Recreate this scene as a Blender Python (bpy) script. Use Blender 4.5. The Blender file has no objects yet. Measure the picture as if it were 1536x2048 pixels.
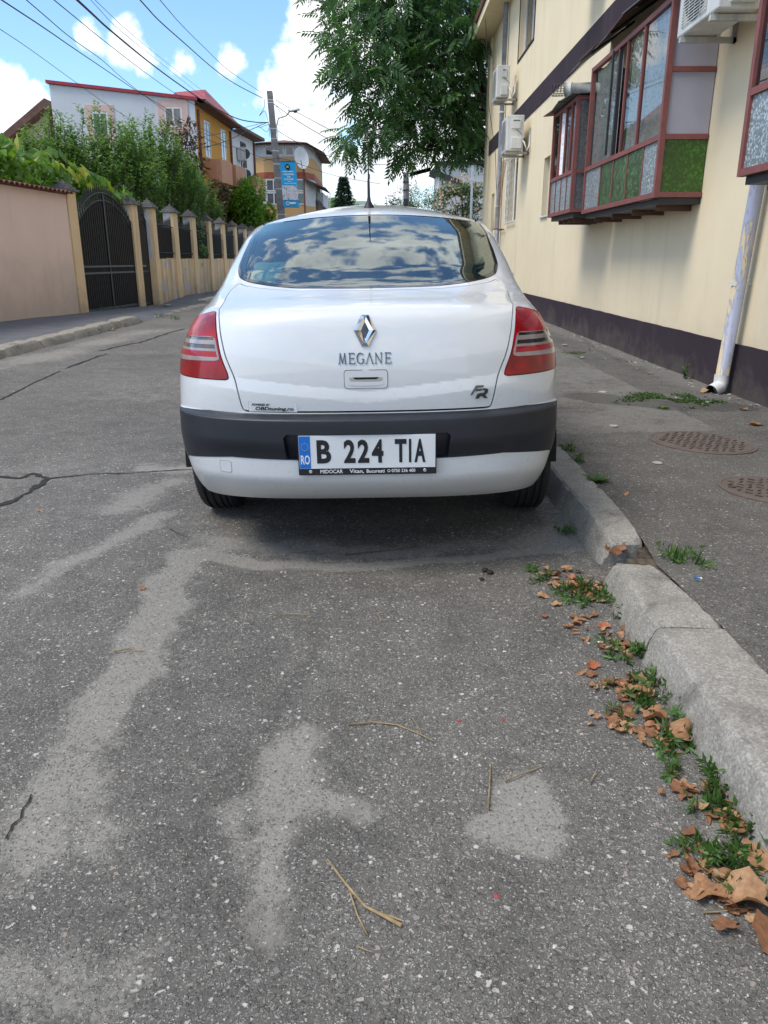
import bpy, math, random
import numpy as np
from mathutils import Vector, Matrix, geometry
random.seed(7); rng = np.random.default_rng(7)
sc = bpy.context.scene
col = sc.collection
PI = math.pi

# ------------------------------------------------------------------ camera
CAM_H = 1.22; PITCH = math.atan(505 / 1536.0); FPX = 1536.0
cd = bpy.data.cameras.new('camera'); cam = bpy.data.objects.new('camera', cd); col.objects.link(cam)
cam.location = (0, 0, CAM_H); cam.rotation_euler = (PI / 2 - PITCH, 0, 0)
cd.sensor_fit = 'HORIZONTAL'; cd.sensor_width = 36.0; cd.lens = 36.0
cd.clip_start = 0.05; cd.clip_end = 2000
sc.camera = cam
cy = sc.cycles; cy.max_bounces = 7; cy.diffuse_bounces = 3; cy.glossy_bounces = 4; cy.transmission_bounces = 4; cy.transparent_max_bounces = 8; cy.caustics_reflective = False; cy.caustics_refractive = False

# ------------------------------------------------------------------ light, sky, exposure
SUN_EL, SUN_AZ = 58.0, 248.0          # azimuth clockwise from +Y (the way the camera looks)
vs = sc.view_settings
vs.view_transform = 'Standard'; vs.look = 'None'; vs.gamma = 1.0; vs.exposure = 1.05; vs.use_curve_mapping = False
sd = bpy.data.lights.new('sun', 'SUN'); sun = bpy.data.objects.new('sun', sd); col.objects.link(sun)
sd.energy = 1.5; sd.angle = math.radians(24); sd.color = (1.0, 0.93, 0.82)
_el, _az = math.radians(SUN_EL), math.radians(SUN_AZ)
sdir = Vector((math.sin(_az) * math.cos(_el), math.cos(_az) * math.cos(_el), math.sin(_el)))
sun.rotation_euler = sdir.to_track_quat('Z', 'Y').to_euler(); sun.location = (0, -5, 30)

def pray(u, v):
    x = (u - 768) / FPX; h = -(v - 1024) / FPX
    return Vector((x, math.cos(PITCH) + h * math.sin(PITCH), -math.sin(PITCH) + h * math.cos(PITCH)))
def at(u, v, Y):
    d = pray(u, v); return Vector((0, 0, CAM_H)) + d * (Y / d.y)
def atX(u, v, X):
    d = pray(u, v); return Vector((0, 0, CAM_H)) + d * (X / d.x)
def gnd(u, v, z=0.0):
    d = pray(u, v); return Vector((0, 0, CAM_H)) + d * ((z - CAM_H) / d.z)

class NT:
    """small node-tree helper"""
    def __init__(s, tree): s.t = tree; s.n = tree.nodes; s.l = tree.links
    def new(s, kind, **kw):
        nd = s.n.new(kind)
        for k, v in kw.items(): setattr(nd, k, v)
        return nd
    def put(s, sock, v):
        if v is None: return
        if isinstance(v, bpy.types.NodeSocket): s.l.new(v, sock)
        else:
            try: sock.default_value = v
            except Exception:
                sock.default_value = (*v, 1.0) if len(v) == 3 else v[:3]
    def math(s, op, a, b=None, c=None, clamp=False):
        nd = s.new('ShaderNodeMath', operation=op, use_clamp=clamp)
        for i, v in enumerate((a, b, c)): s.put(nd.inputs[i], v)
        return nd.outputs[0]
    def vmath(s, op, a, b=None, out=0):
        nd = s.new('ShaderNodeVectorMath', operation=op)
        s.put(nd.inputs[0], a)
        if b is not None: s.put(nd.inputs[1], b)
        return nd.outputs[out]
    def mix(s, f, a, b, blend='MIX'):
        nd = s.new('ShaderNodeMix', data_type='RGBA', blend_type=blend)
        s.put(nd.inputs[0], f); s.put(nd.inputs[6], a if not isinstance(a, tuple) else (*a[:3], 1)); s.put(nd.inputs[7], b if not isinstance(b, tuple) else (*b[:3], 1))
        return nd.outputs[2]
    def noise(s, vec, scale, detail=4, rough=.55, dist=0.0, out=0):
        nd = s.new('ShaderNodeTexNoise'); s.put(nd.inputs['Vector'], vec); nd.inputs['Scale'].default_value = scale
        nd.inputs['Detail'].default_value = detail; nd.inputs['Roughness'].default_value = rough; nd.inputs['Distortion'].default_value = dist
        return nd.outputs[out]
    def vor(s, vec, scale, feature='F1', rnd=1.0):
        nd = s.new('ShaderNodeTexVoronoi', feature=feature); s.put(nd.inputs['Vector'], vec); nd.inputs['Scale'].default_value = scale
        nd.inputs['Randomness'].default_value = rnd
        return nd
    def ramp(s, f, stops, interp='LINEAR'):
        nd = s.new('ShaderNodeValToRGB'); nd.color_ramp.interpolation = interp; s.put(nd.inputs[0], f)
        e = nd.color_ramp.elements
        while len(e) < len(stops): e.new(0.5)
        for el, (p, c) in zip(e, stops):
            el.position = p; el.color = (*c, 1) if len(c) == 3 else c
        return nd.outputs[0]
    def maprange(s, v, a, b, c=0.0, d=1.0, smooth=False):
        nd = s.new('ShaderNodeMapRange', interpolation_type='SMOOTHSTEP' if smooth else 'LINEAR'); s.put(nd.inputs[0], v)
        for i, q in enumerate((a, b, c, d)): nd.inputs[i + 1].default_value = q
        return nd.outputs[0]
    def attr(s, name):
        return s.new('ShaderNodeAttribute', attribute_name=name)
    def bump(s, h, strength=.3, dist=.01, normal=None):
        nd = s.new('ShaderNodeBump'); nd.inputs['Strength'].default_value = strength; nd.inputs['Distance'].default_value = dist
        s.put(nd.inputs['Height'], h); s.put(nd.inputs['Normal'], normal)
        return nd.outputs[0]

def build_world():
    w = bpy.data.worlds.new('World'); sc.world = w; w.use_nodes = True
    w.cycles.sampling_method = 'MANUAL'; w.cycles.sample_map_resolution = 512
    t = NT(w.node_tree); t.n.clear()
    out = t.new('ShaderNodeOutputWorld'); bg = t.new('ShaderNodeBackground'); bg.inputs['Strength'].default_value = 1.0
    tc = t.new('ShaderNodeTexCoord'); d = t.vmath('NORMALIZE', tc.outputs['Generated'])
    sky = t.new('ShaderNodeTexSky', sky_type='NISHITA'); sky.sun_disc = False
    sky.sun_elevation = _el; sky.sun_rotation = _az; sky.air_density = 1.0; sky.dust_density = 0.6; sky.ozone_density = 1.6
    skyc = t.vmath('SCALE', sky.outputs[0]); skyc.node.inputs['Scale'].default_value = SKY_STRENGTH
    skyc = t.mix(1.0, skyc, (0.80, 0.96, 1.06), 'MULTIPLY')
    sep = t.new('ShaderNodeSeparateXYZ'); t.l.new(d, sep.inputs[0])
    den = t.math('ADD', t.math('MAXIMUM', sep.outputs[2], 0.0), 0.22)
    pv = t.new('ShaderNodeCombineXYZ'); t.l.new(t.math('DIVIDE', sep.outputs[0], den), pv.inputs[0]); t.l.new(t.math('DIVIDE', sep.outputs[1], den), pv.inputs[1])
    pv = t.vmath('ADD', pv.outputs[0], CLOUD_OFFSET)
    big = t.noise(pv, 1.15, 4, .55)
    fine = t.noise(d, 13.0, 5, .58)
    # free cumulus all over the sky, plus the cloud bank and the puffs the photograph shows
    gen = t.math('MULTIPLY', t.math('SUBTRACT', big, .42), 2.6)
    for (u, v, r) in ((250, 90, 430), (480, 60, 190), (420, 200, 230)):      # the clear blue stretch at the upper left
        dist = t.vmath('DISTANCE', d, tuple(pray(u, v).normalized()), out=1)
        gen = t.math('SUBTRACT', gen, t.maprange(dist, r / 1536.0 * .6, r / 1536.0, 1.6, 0, True))
    field = gen
    for (u, v, r, k) in CLOUDS:
        c = pray(u, v).normalized()
        dist = t.vmath('DISTANCE', d, tuple(c), out=1)
        b = t.math('MULTIPLY', t.math('SUBTRACT', 1.0, t.math('DIVIDE', dist, r / 1536.0)), k)
        field = t.math('MAXIMUM', field, b)
    f2 = t.math('ADD', t.math('MINIMUM', field, .8), t.math('MULTIPLY', t.math('SUBTRACT', fine, .52), 3.6))
    mask = t.maprange(f2, 0.0, .55, 0, 1, True)
    haze = t.maprange(sep.outputs[2], 0.0, .16, .6, 0.0, True)
    shade = t.noise(d, 5.0, 2, .6)
    ccol = t.mix(t.maprange(t.math('ADD', t.math('MULTIPLY', f2, .35), shade), .42, .95, 0, 1), (1.08, 1.06, 1.05), (.50, .52, .56))
    ccol = t.vmath('SCALE', ccol); ccol.node.inputs['Scale'].default_value = CLOUD_GAIN
    c1 = t.mix(mask, skyc, ccol)
    c1 = t.mix(haze, c1, tuple(CLOUD_GAIN * q for q in (.82, .90, 1.0)))
    t.l.new(c1, bg.inputs['Color']); t.l.new(bg.outputs[0], out.inputs['Surface'])
SKY_STRENGTH = 0.115; CLOUD_GAIN = 0.85; CLOUD_OFFSET = (11.7, 4.2, 0.0)
CLOUDS = [(640, 40, 110, 1.3), (600, 130, 80, 1.0), (690, 180, 110, 1.2), (640, 260, 90, 1.0), (720, 330, 140, 1.1), (760, 60, 160, 1.2), (880, 250, 200, 1.0),
          (172, 65, 30, .75), (250, 82, 32, .75), (272, 100, 24, .6), (375, 122, 26, .6), (467, 118, 36, .8), (8, 165, 42, .9), (75, 205, 36, .8), (10, 240, 50, .9)]
build_world()

# ------------------------------------------------------------------ object helpers
LOC = {}
def link(name, me, parent=None):
    o = bpy.data.objects.new(name, me); col.objects.link(o)
    if parent is not None: o.parent = parent
    return o
def tag(o, label=None, cat=None, group=None, kind=None):
    if label: o['label'] = label
    if cat: o['category'] = cat
    if group: o['group'] = group
    if kind: o['kind'] = kind
    return o
def thing(name, loc, label, cat, group=None, rot=(0, 0, 0)):
    o = link(name, None); o.location = loc; o.rotation_euler = rot; o.empty_display_size = .1
    LOC[o.name] = Vector(loc)
    return tag(o, label, cat, group)
def rootloc(o):
    while o.parent is not None: o = o.parent
    return LOC.get(o.name, Vector((0, 0, 0)))
def mesh_np(name, V, F, smooth=False):
    me = bpy.data.meshes.new(name)
    V = np.asarray(V, float).reshape(-1, 3)
    if isinstance(F, np.ndarray):
        n, k = F.shape
        me.vertices.add(len(V)); me.vertices.foreach_set('co', V.ravel())
        me.loops.add(n * k); me.loops.foreach_set('vertex_index', F.ravel().astype(np.int32))
        me.polygons.add(n); me.polygons.foreach_set('loop_start', np.arange(0, n * k, k, dtype=np.int32))
        me.update(calc_edges=True)
    else:
        me.from_pydata(V.tolist(), [], F); me.update()
    if smooth: me.polygons.foreach_set('use_smooth', np.ones(len(me.polygons), bool))
    return me
def setattr_f(me, name, vals):
    a = me.attributes.new(name, 'FLOAT', 'POINT'); a.data.foreach_set('value', np.asarray(vals, np.float32))

class MB:
    def __init__(s): s.v = []; s.f = []
    def add(s, vs_, fs):
        b = len(s.v); s.v += [tuple(q) for q in vs_]; s.f += [tuple(i + b for i in f) for f in fs]; return s
    def box(s, lo, hi, M=None):
        x0, y0, z0 = lo; x1, y1, z1 = hi
        v = [(x0, y0, z0), (x1, y0, z0), (x1, y1, z0), (x0, y1, z0), (x0, y0, z1), (x1, y0, z1), (x1, y1, z1), (x0, y1, z1)]
        if M is not None: v = [M @ Vector(q) for q in v]
        return s.add(v, [(3, 2, 1, 0), (4, 5, 6, 7), (0, 1, 5, 4), (1, 2, 6, 5), (2, 3, 7, 6), (3, 0, 4, 7)])
    def tube(s, pts, r, n=6, cap=True):
        pts = [Vector(p) for p in pts]; m = len(pts); rr = r if isinstance(r, (list, tuple)) else [r] * m
        ref = None; vs_ = []
        for i, p in enumerate(pts):
            d = (pts[min(i + 1, m - 1)] - pts[max(i - 1, 0)]).normalized()
            if ref is None:
                ref = Vector((0, 0, 1)) if abs(d.z) < .9 else Vector((1, 0, 0))
            e1 = d.cross(ref).normalized(); e2 = d.cross(e1).normalized(); ref = -e2 if False else ref
            vs_ += [p + (e1 * math.cos(2 * PI * k / n) + e2 * math.sin(2 * PI * k / n)) * rr[i] for k in range(n)]
        fs = [(i * n + k, i * n + (k + 1) % n, (i + 1) * n + (k + 1) % n, (i + 1) * n + k) for i in range(m - 1) for k in range(n)]
        if cap: fs += [tuple(range(n)), tuple(range((m - 1) * n + n - 1, (m - 1) * n - 1, -1))]
        return s.add(vs_, fs)
    def lathe(s, prof, axis_o, n=24, axis='Z', closed=False):
        vs_ = []; o = Vector(axis_o); m = len(prof)
        for (r, h) in prof:
            for k in range(n):
                c, q = r * math.cos(2 * PI * k / n), r * math.sin(2 * PI * k / n)
                vs_.append(o + (Vector((c, q, h)) if axis == 'Z' else Vector((h, c, q)) if axis == 'X' else Vector((c, h, q))))
        fs = [(i * n + k, i * n + (k + 1) % n, (i + 1) * n + (k + 1) % n, (i + 1) * n + k) for i in range(m - 1) for k in range(n)]
        return s.add(vs_, fs)
    def prism(s, poly, o, e1, e2, th):
        """flat polygon (2-D) at o with axes e1,e2, thickness th along e1 x e2 (towards -)"""
        o, e1, e2 = Vector(o), Vector(e1), Vector(e2); nn = e1.cross(e2).normalized(); k = len(poly)
        a = [o + e1 * p[0] + e2 * p[1] for p in poly]; b = [q - nn * th for q in a]
        return s.add(a + b, [tuple(range(k)), tuple(range(2 * k - 1, k - 1, -1))] + [(i + k, (i + 1) % k + k, (i + 1) % k, i) for i in range(k)])
    def quad(s, a, b, c, d): return s.add([a, b, c, d], [(0, 1, 2, 3)])
    def build(s, name, mat, parent=None, smooth=False, local=False, bevel=0.0):
        off = Vector((0, 0, 0)) if (parent is None or local) else rootloc(parent)
        V = [(q[0] - off.x, q[1] - off.y, q[2] - off.z) for q in s.v]
        me = bpy.data.meshes.new(name); me.from_pydata(V, [], s.f); me.update()
        if smooth: me.polygons.foreach_set('use_smooth', np.ones(len(me.polygons), bool))
        me.materials.append(mat); o = link(name, me, parent)
        if bevel > 0:
            m = o.modifiers.new('bevel', 'BEVEL'); m.width = bevel; m.segments = 2; m.limit_method = 'ANGLE'
        return o
def box(name, lo, hi, mat, parent=None, M=None, bevel=0.0, local=False):
    return MB().box(lo, hi, M).build(name, mat, parent, bevel=bevel, local=local)

# value noise in numpy (for dirt masks and uneven surfaces)
_tab = rng.random((256, 256))
def vnoise(x, y):
    x = np.asarray(x, float); y = np.asarray(y, float); xi = np.floor(x).astype(int); yi = np.floor(y).astype(int)
    fx = x - xi; fy = y - yi; fx = fx * fx * (3 - 2 * fx); fy = fy * fy * (3 - 2 * fy); g = lambda a, b: _tab[a & 255, b & 255]
    return (g(xi, yi) * (1 - fx) + g(xi + 1, yi) * fx) * (1 - fy) + (g(xi, yi + 1) * (1 - fx) + g(xi + 1, yi + 1) * fx) * fy
def fbm(x, y, o=4):
    r = 0; a = .5; k = 0
    for i in range(o): r = r + a * vnoise(x * 2 ** i + 17 * i, y * 2 ** i + 5 * i); k += a; a *= .5
    return r / k

# ------------------------------------------------------------------ materials
def newmat(name):
    m = bpy.data.materials.new(name); m.use_nodes = True; t = NT(m.node_tree); t.n.clear()
    o = t.new('ShaderNodeOutputMaterial'); p = t.new('ShaderNodeBsdfPrincipled'); t.l.new(p.outputs[0], o.inputs['Surface'])
    return m, t, p, o
def pm(name, c, rough=.6, metal=0.0, var=.12, nscale=6.0, bump=0.0, bscale=60.0, coat=0.0, c2=None, spec=.5, bdist=.004, streak=False):
    m, t, p, o = newmat(name)
    pos = t.new('ShaderNodeNewGeometry').outputs['Position']
    vec = pos
    if streak:
        mp = t.new('ShaderNodeMapping'); mp.inputs['Scale'].default_value = (1, 1, .12); t.l.new(pos, mp.inputs[0]); vec = mp.outputs[0]
    n = t.noise(vec, nscale, 5, .6)
    if c2 is None: c2 = tuple(q * (1 - 2.2 * var) for q in c)
    cc = t.mix(t.maprange(n, .35, .7, 0, 1), c, c2)
    t.l.new(cc, p.inputs['Base Color'])
    p.inputs['Roughness'].default_value = rough; p.inputs['Metallic'].default_value = metal
    p.inputs['Specular IOR Level'].default_value = spec
    if coat: p.inputs['Coat Weight'].default_value = coat; p.inputs['Coat Roughness'].default_value = .03
    if bump: t.l.new(t.bump(t.noise(pos, bscale, 4, .65), bump, bdist), p.inputs['Normal'])
    return m
M = {}
def asphalt(name, tone, dustc, scale=118.0, warm=1.0):
    """worn asphalt: packed aggregate of many greys in a dark binder, with dust and tar masks painted by their shapes"""
    m, t, p, o = newmat(name); T = tone
    pos = t.new('ShaderNodeNewGeometry').outputs['Position']
    nv = t.noise(pos, 70, 2, .6, out=1); wob = t.vmath('ADD', pos, t.vmath('SCALE', nv)); wob.node.inputs[1].links[0].from_node.inputs['Scale'].default_value = .020
    g = lambda q: (q * T * 1.06, q * T, q * T * (.90 if warm else 1.02))
    def layer(sc, lo, hi, stops):
        v = t.vor(wob, sc); s_ = t.new('ShaderNodeSeparateColor'); t.l.new(v.outputs['Color'], s_.inputs[0])
        return t.maprange(v.outputs['Distance'], lo, hi, 1, 0), s_.outputs[0], s_.outputs[1], t.ramp(s_.outputs[1], stops), v.outputs['Distance']
    st1 = [(0, g(.085)), (.28, g(.12)), (.55, g(.17)), (.78, g(.24)), (.92, (.32 * T, .30 * T, .265 * T)), (.97, (.42 * T, .40 * T, .36 * T)), (1, (.54 * T, .52 * T, .48 * T))]
    st2 = [(0, g(.10)), (.35, g(.16)), (.6, g(.22)), (.75, (.27 * T, .22 * T, .185 * T)), (.88, (.38 * T, .36 * T, .32 * T)), (1, (.54 * T, .52 * T, .48 * T))]
    c1, r1, _, k1, d1 = layer(scale, .30, .50, st1); c2, r2, _, k2, d2 = layer(scale * .56, .30, .46, st2); c3, r3, _, k3, d3 = layer(scale * 2.3, .35, .6, st1)
    has1 = t.math('MULTIPLY', c1, t.math('GREATER_THAN', r1, .38)); has2 = t.math('MULTIPLY', c2, t.math('GREATER_THAN', r2, .72)); has3 = t.math('MULTIPLY', c3, t.math('GREATER_THAN', r3, .35))
    big = t.noise(pos, .8, 5, .6); medn = t.noise(pos, 6, 5, .65); fine = t.noise(pos, 260, 2, .6)
    bc = t.mix(t.maprange(fine, .35, .7, 0, 1), g(.085), g(.135))
    c = t.mix(has3, bc, k3); c = t.mix(has1, c, k1); c = t.mix(has2, c, k2)
    mott = t.math('ADD', t.math('MULTIPLY', big, .55), t.math('MULTIPLY', medn, .55)); mv = t.maprange(mott, .38, .74, .70, 1.28)
    sc_ = t.vmath('SCALE', c); t.l.new(mv, sc_.node.inputs['Scale']); c = sc_
    st = t.math('MAXIMUM', has1, has2)
    h = t.math('ADD', t.math('MULTIPLY', st, .6), t.math('ADD', t.math('MULTIPLY', fine, .3), t.math('MULTIPLY', medn, .5)))
    dust = t.attr('dust').outputs['Fac']; dn = t.noise(pos, 30, 5, .7)
    df = t.math('ADD', dust, t.math('ADD', t.math('MULTIPLY', t.math('SUBTRACT', dn, .5), 1.0), t.math('MULTIPLY', t.math('SUBTRACT', t.noise(pos, 9, 5, .75), .5), 1.3)))
    df = t.maprange(df, .30, .80, 0, .74, True); df = t.math('MULTIPLY', df, t.math('SUBTRACT', 1.0, t.math('MULTIPLY', st, .42)))
    dc = t.mix(t.maprange(t.noise(pos, 190, 3, .7), .35, .7, 0, 1), dustc, tuple(q * .70 for q in dustc))
    pep = t.vor(pos, scale * .8); ps = t.new('ShaderNodeSeparateColor'); t.l.new(pep.outputs['Color'], ps.inputs[0])
    dc = t.mix(t.math('MULTIPLY', t.math('GREATER_THAN', ps.outputs[2], .90), t.maprange(pep.outputs['Distance'], .2, .35, .85, 0)), dc, g(.07))
    c = t.mix(df, c, dc)
    tar_shade = t.maprange(t.math('ADD', t.attr('tar').outputs['Fac'], t.math('MULTIPLY', t.math('SUBTRACT', dn, .5), 1.1)), .25, .9, 0, .62, True)
    c = t.mix(t.math('MULTIPLY', tar_shade, t.math('SUBTRACT', 1.0, t.math('MULTIPLY', st, .35))), c, g(.055))
    h = t.math('MULTIPLY', h, t.math('SUBTRACT', 1.0, t.math('MULTIPLY', t.math('MINIMUM', dust, 1.0), .5)))
    t.l.new(c, p.inputs['Base Color']); p.inputs['Roughness'].default_value = .9; p.inputs['Specular IOR Level'].default_value = .25
    t.l.new(t.bump(h, .9, .006), p.inputs['Normal'])
    return m
M['road'] = asphalt('asphalt_road', 1.06, (.335, .315, .278))
M['pave'] = asphalt('asphalt_pavement', .86, (.24, .228, .205), 128.0, 1)
M['farpave'] = pm('asphalt_smooth', (.135, .138, .145), .9, var=.15, nscale=3, bump=.3, bscale=90)

def concrete(name, c, c2, stain=(.06, .055, .045)):
    m, t, p, o = newmat(name); pos = t.new('ShaderNodeNewGeometry').outputs['Position']
    n1 = t.noise(pos, 9, 6, .65); n2 = t.noise(pos, 130, 3, .6); v = t.vor(pos, 150)
    s1 = t.new('ShaderNodeSeparateColor'); t.l.new(v.outputs['Color'], s1.inputs[0])
    cc = t.mix(t.maprange(n1, .35, .65, 0, 1), c, c2)
    cc = t.mix(t.maprange(n2, .4, .72, 0, .75), cc, tuple(q * .42 for q in c))
    cc = t.mix(t.math('MULTIPLY', t.math('GREATER_THAN', s1.outputs[0], .82), .5), cc, (.42, .40, .37))
    cc = t.mix(t.maprange(t.noise(pos, 4.2, 6, .72, .3), .51, .72, 0, .75), cc, stain)
    t.l.new(cc, p.inputs['Base Color']); p.inputs['Roughness'].default_value = .92
    t.l.new(t.bump(t.math('ADD', t.math('MULTIPLY', n1, 1.0), t.math('MULTIPLY', n2, .6)), .8, .008), p.inputs['Normal'])
    return m
M['kerb'] = concrete('kerb_concrete', (.34, .32, .28), (.265, .248, .215))
M['kerb2'] = concrete('kerb_concrete_pale', (.33, .30, .24), (.25, .225, .18))
M['cap'] = concrete('cap_concrete', (.20, .19, .19), (.13, .125, .125))
M['pole'] = concrete('pole_concrete', (.25, .245, .24), (.19, .185, .18))

def plaster(name, c, c2, dirt=(.25, .2, .15), dz0=.0, dz1=.8, bump=.5, bscale=150, patch=None, streaks=.35):
    m, t, p, o = newmat(name); pos = t.new('ShaderNodeNewGeometry').outputs['Position']
    mp = t.new('ShaderNodeMapping'); mp.inputs['Scale'].default_value = (1, 1, .10); t.l.new(pos, mp.inputs[0])
    n1 = t.noise(pos, 1.1, 5, .6); ns = t.noise(mp.outputs[0], 3.2, 5, .65)
    cc = t.mix(t.maprange(n1, .3, .7, 0, 1), c, c2)
    cc = t.mix(t.math('MULTIPLY', t.maprange(ns, .52 - .10 * (patch is not None), .75 - .12 * (patch is not None), 0, 1), streaks), cc, dirt)
    sp = t.new('ShaderNodeSeparateXYZ'); t.l.new(pos, sp.inputs[0])
    low = t.maprange(t.math('ADD', sp.outputs[2], t.math('MULTIPLY', t.math('SUBTRACT', t.noise(pos, 2.2, 5, .7), .5), 1.4)), dz0, dz1, .75, 0)
    cc = t.mix(low, cc, dirt)
    if patch:
        cc = t.mix(t.maprange(t.noise(pos, .85, 4, .6, .5), .57, .60, 0, 1), cc, patch)
    n2 = t.noise(pos, bscale, 3, .7)
    t.l.new(cc, p.inputs['Base Color']); p.inputs['Roughness'].default_value = .9; p.inputs['Specular IOR Level'].default_value = .25
    t.l.new(t.bump(n2, bump, .006), p.inputs['Normal'])
    return m
M['cream'] = plaster('cream_render', (.82, .70, .49), (.76, .645, .45), (.48, .41, .30), -.5, .7, .45, 130, streaks=.28)
M['plum'] = plaster('plum_plinth', (.034, .024, .033), (.046, .032, .042), (.10, .085, .075), .0, .30, .6, 120, streaks=.25)
M['pink'] = plaster('pink_render', (.88, .66, .545), (.83, .61, .50), (.46, .37, .28), .1, 1.5, .4, 90, streaks=.32)
M['ochre'] = plaster('ochre_render', (.84, .61, .36), (.78, .55, .32), (.36, .28, .19), .0, .7, .4, 70, patch=None, streaks=.40)
M['ochrewall'] = plaster('ochre_render_peeling', (.84, .61, .36), (.76, .54, .32), (.30, .23, .16), .0, .9, .4, 70, patch=(.42, .40, .42), streaks=.75)
M['paletrim'] = pm('pale_reveal_paint', (.62, .62, .66), .8, var=.12)

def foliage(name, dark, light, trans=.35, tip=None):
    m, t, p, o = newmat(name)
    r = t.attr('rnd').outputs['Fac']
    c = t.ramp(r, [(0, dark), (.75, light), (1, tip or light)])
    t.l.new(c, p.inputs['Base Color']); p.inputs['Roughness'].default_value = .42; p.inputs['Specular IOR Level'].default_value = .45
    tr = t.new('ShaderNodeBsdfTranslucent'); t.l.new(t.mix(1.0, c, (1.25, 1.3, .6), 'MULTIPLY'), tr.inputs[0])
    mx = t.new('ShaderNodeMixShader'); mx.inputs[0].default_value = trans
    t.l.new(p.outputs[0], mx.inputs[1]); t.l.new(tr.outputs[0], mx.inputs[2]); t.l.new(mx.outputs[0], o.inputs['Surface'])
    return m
def objfoliage(name, stops, trans=.3, rough=.5):
    m, t, p, o = newmat(name)
    oi = t.new('ShaderNodeObjectInfo'); pos = t.new('ShaderNodeTexCoord').outputs['Object']
    c = t.ramp(oi.outputs['Random'], stops); c = t.mix(t.maprange(t.noise(pos, 3.0, 4, .7), .40, .75, 0, .55), c, tuple(q * .40 for q in stops[0][1]))
    wv = t.new('ShaderNodeTexWave', wave_type='BANDS', bands_direction='DIAGONAL'); t.l.new(pos, wv.inputs[0]); wv.inputs['Scale'].default_value = 1.1; wv.inputs['Distortion'].default_value = 5.0
    c = t.mix(t.maprange(wv.outputs['Fac'], .86, .99, 0, .22), c, tuple(q * .5 for q in stops[0][1]))
    t.l.new(c, p.inputs['Base Color']); p.inputs['Roughness'].default_value = rough
    tr = t.new('ShaderNodeBsdfTranslucent'); t.l.new(t.mix(1.0, c, (1.2, 1.2, .7), 'MULTIPLY'), tr.inputs[0])
    mx = t.new('ShaderNodeMixShader'); mx.inputs[0].default_value = trans
    t.l.new(p.outputs[0], mx.inputs[1]); t.l.new(tr.outputs[0], mx.inputs[2]); t.l.new(mx.outputs[0], o.inputs['Surface'])
    return m
M['privet'] = foliage('privet_leaves', (.06, .125, .035), (.18, .31, .085), .42, (.42, .54, .20))
M['ash'] = foliage('pinnate_leaves', (.036, .088, .034), (.10, .21, .07), .45, (.18, .32, .09))
M['lime'] = foliage('bright_leaves', (.07, .16, .02), (.20, .38, .05), .42, (.40, .46, .08))
M['brownleaf'] = foliage('withered_leaves', (.045, .035, .02), (.13, .075, .04), .25, (.06, .09, .03))
M['willow'] = foliage('feathery_leaves', (.03, .075, .025), (.085, .17, .06), .3)
M['mimosa'] = foliage('silk_tree_leaves', (.03, .065, .02), (.08, .15, .045), .3)
M['blossom'] = foliage('pink_blossom', (.52, .30, .20), (.70, .46, .33), .3)
M['fir'] = foliage('fir_needles', (.012, .035, .022), (.03, .065, .035), .1)
M['weed'] = foliage('weed_leaves', (.03, .075, .018), (.10, .19, .045), .3, (.20, .27, .08))
M['bark'] = pm('bark', (.11, .085, .065), .9, var=.25, nscale=14, bump=.6, bscale=40)
M['vine'] = objfoliage('vine_leaves', [(0, (.09, .20, .03)), (.45, (.16, .32, .04)), (.8, (.30, .44, .05)), (1, (.60, .56, .05))], .45, .35)
M['dry'] = objfoliage('dry_leaves', [(0, (.22, .095, .045)), (.35, (.34, .16, .075)), (.7, (.44, .24, .12)), (.9, (.50, .33, .18)), (1, (.46, .14, .06))], .15, .75)
M['twig'] = pm('dry_twig', (.40, .29, .15), .8, var=.25, nscale=40)
M['black'] = pm('black_iron', (.005, .005, .006), .7, var=.2, nscale=30); M['iron'] = pm('worn_iron_bar', (.024, .025, .028), .4, var=.2, nscale=30)
M['darkmetal'] = pm('dark_metal', (.05, .05, .055), .5, .3)
M['white'] = pm('white_paint', (.72, .72, .70), .5, var=.08)
M['dull'] = pm('dull_white', (.55, .54, .50), .6, var=.2, nscale=9, streak=True)
M['redframe'] = pm('oxide_red_paint', (.25, .075, .065), .6, var=.22, nscale=9, bump=.2, c2=(.17, .065, .055))
M['tile'] = pm('brown_red_tile', (.23, .085, .06), .75, var=.25, nscale=6, bump=.3)
M['redroof'] = pm('red_sheet_roof', (.40, .045, .035), .5, var=.15, nscale=2)
M['crimson'] = pm('crimson_fascia', (.34, .02, .035), .5, var=.1)
M['greyhouse'] = plaster('pale_grey_render', (.60, .62, .64), (.56, .58, .60), (.42, .43, .44), -2, .5, .2, 40, streaks=.25)
M['orange'] = plaster('orange_render', (.66, .34, .075), (.62, .31, .065), (.4, .2, .06), -2, .5, .2, 40, streaks=.15)
M['salmon'] = pm('salmon_panel', (.62, .30, .17), .7, var=.08)
M['whitehouse'] = plaster('white_house_render', (.74, .74, .74), (.70, .70, .70), (.5, .5, .5), -2, .5, .2, 40, streaks=.15)
M['tan'] = plaster('tan_render', (.60, .38, .18), (.56, .35, .16), (.4, .26, .14), -2, .5, .2, 40, streaks=.15)
M['brownroof'] = pm('brown_roof', (.16, .075, .05), .7, var=.2, nscale=3)
M['creamhouse'] = plaster('cream_house_render', (.66, .58, .42), (.62, .54, .38), (.45, .38, .28), -2, .3, .2, 40, streaks=.2)
M['pinktrim'] = pm('pink_window_surround', (.66, .46, .40), .8, var=.06)
M['farwhite'] = pm('far_white', (.62, .62, .60), .8, var=.08)
M['fargreen'] = pm('far_pale_green', (.45, .52, .46), .8, var=.08)
M['pvc'] = pm('grey_pvc', (.30, .32, .38), .45, var=.2, nscale=5)
M['cable'] = pm('cable_black', (.02, .02, .022), .6)
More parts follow.
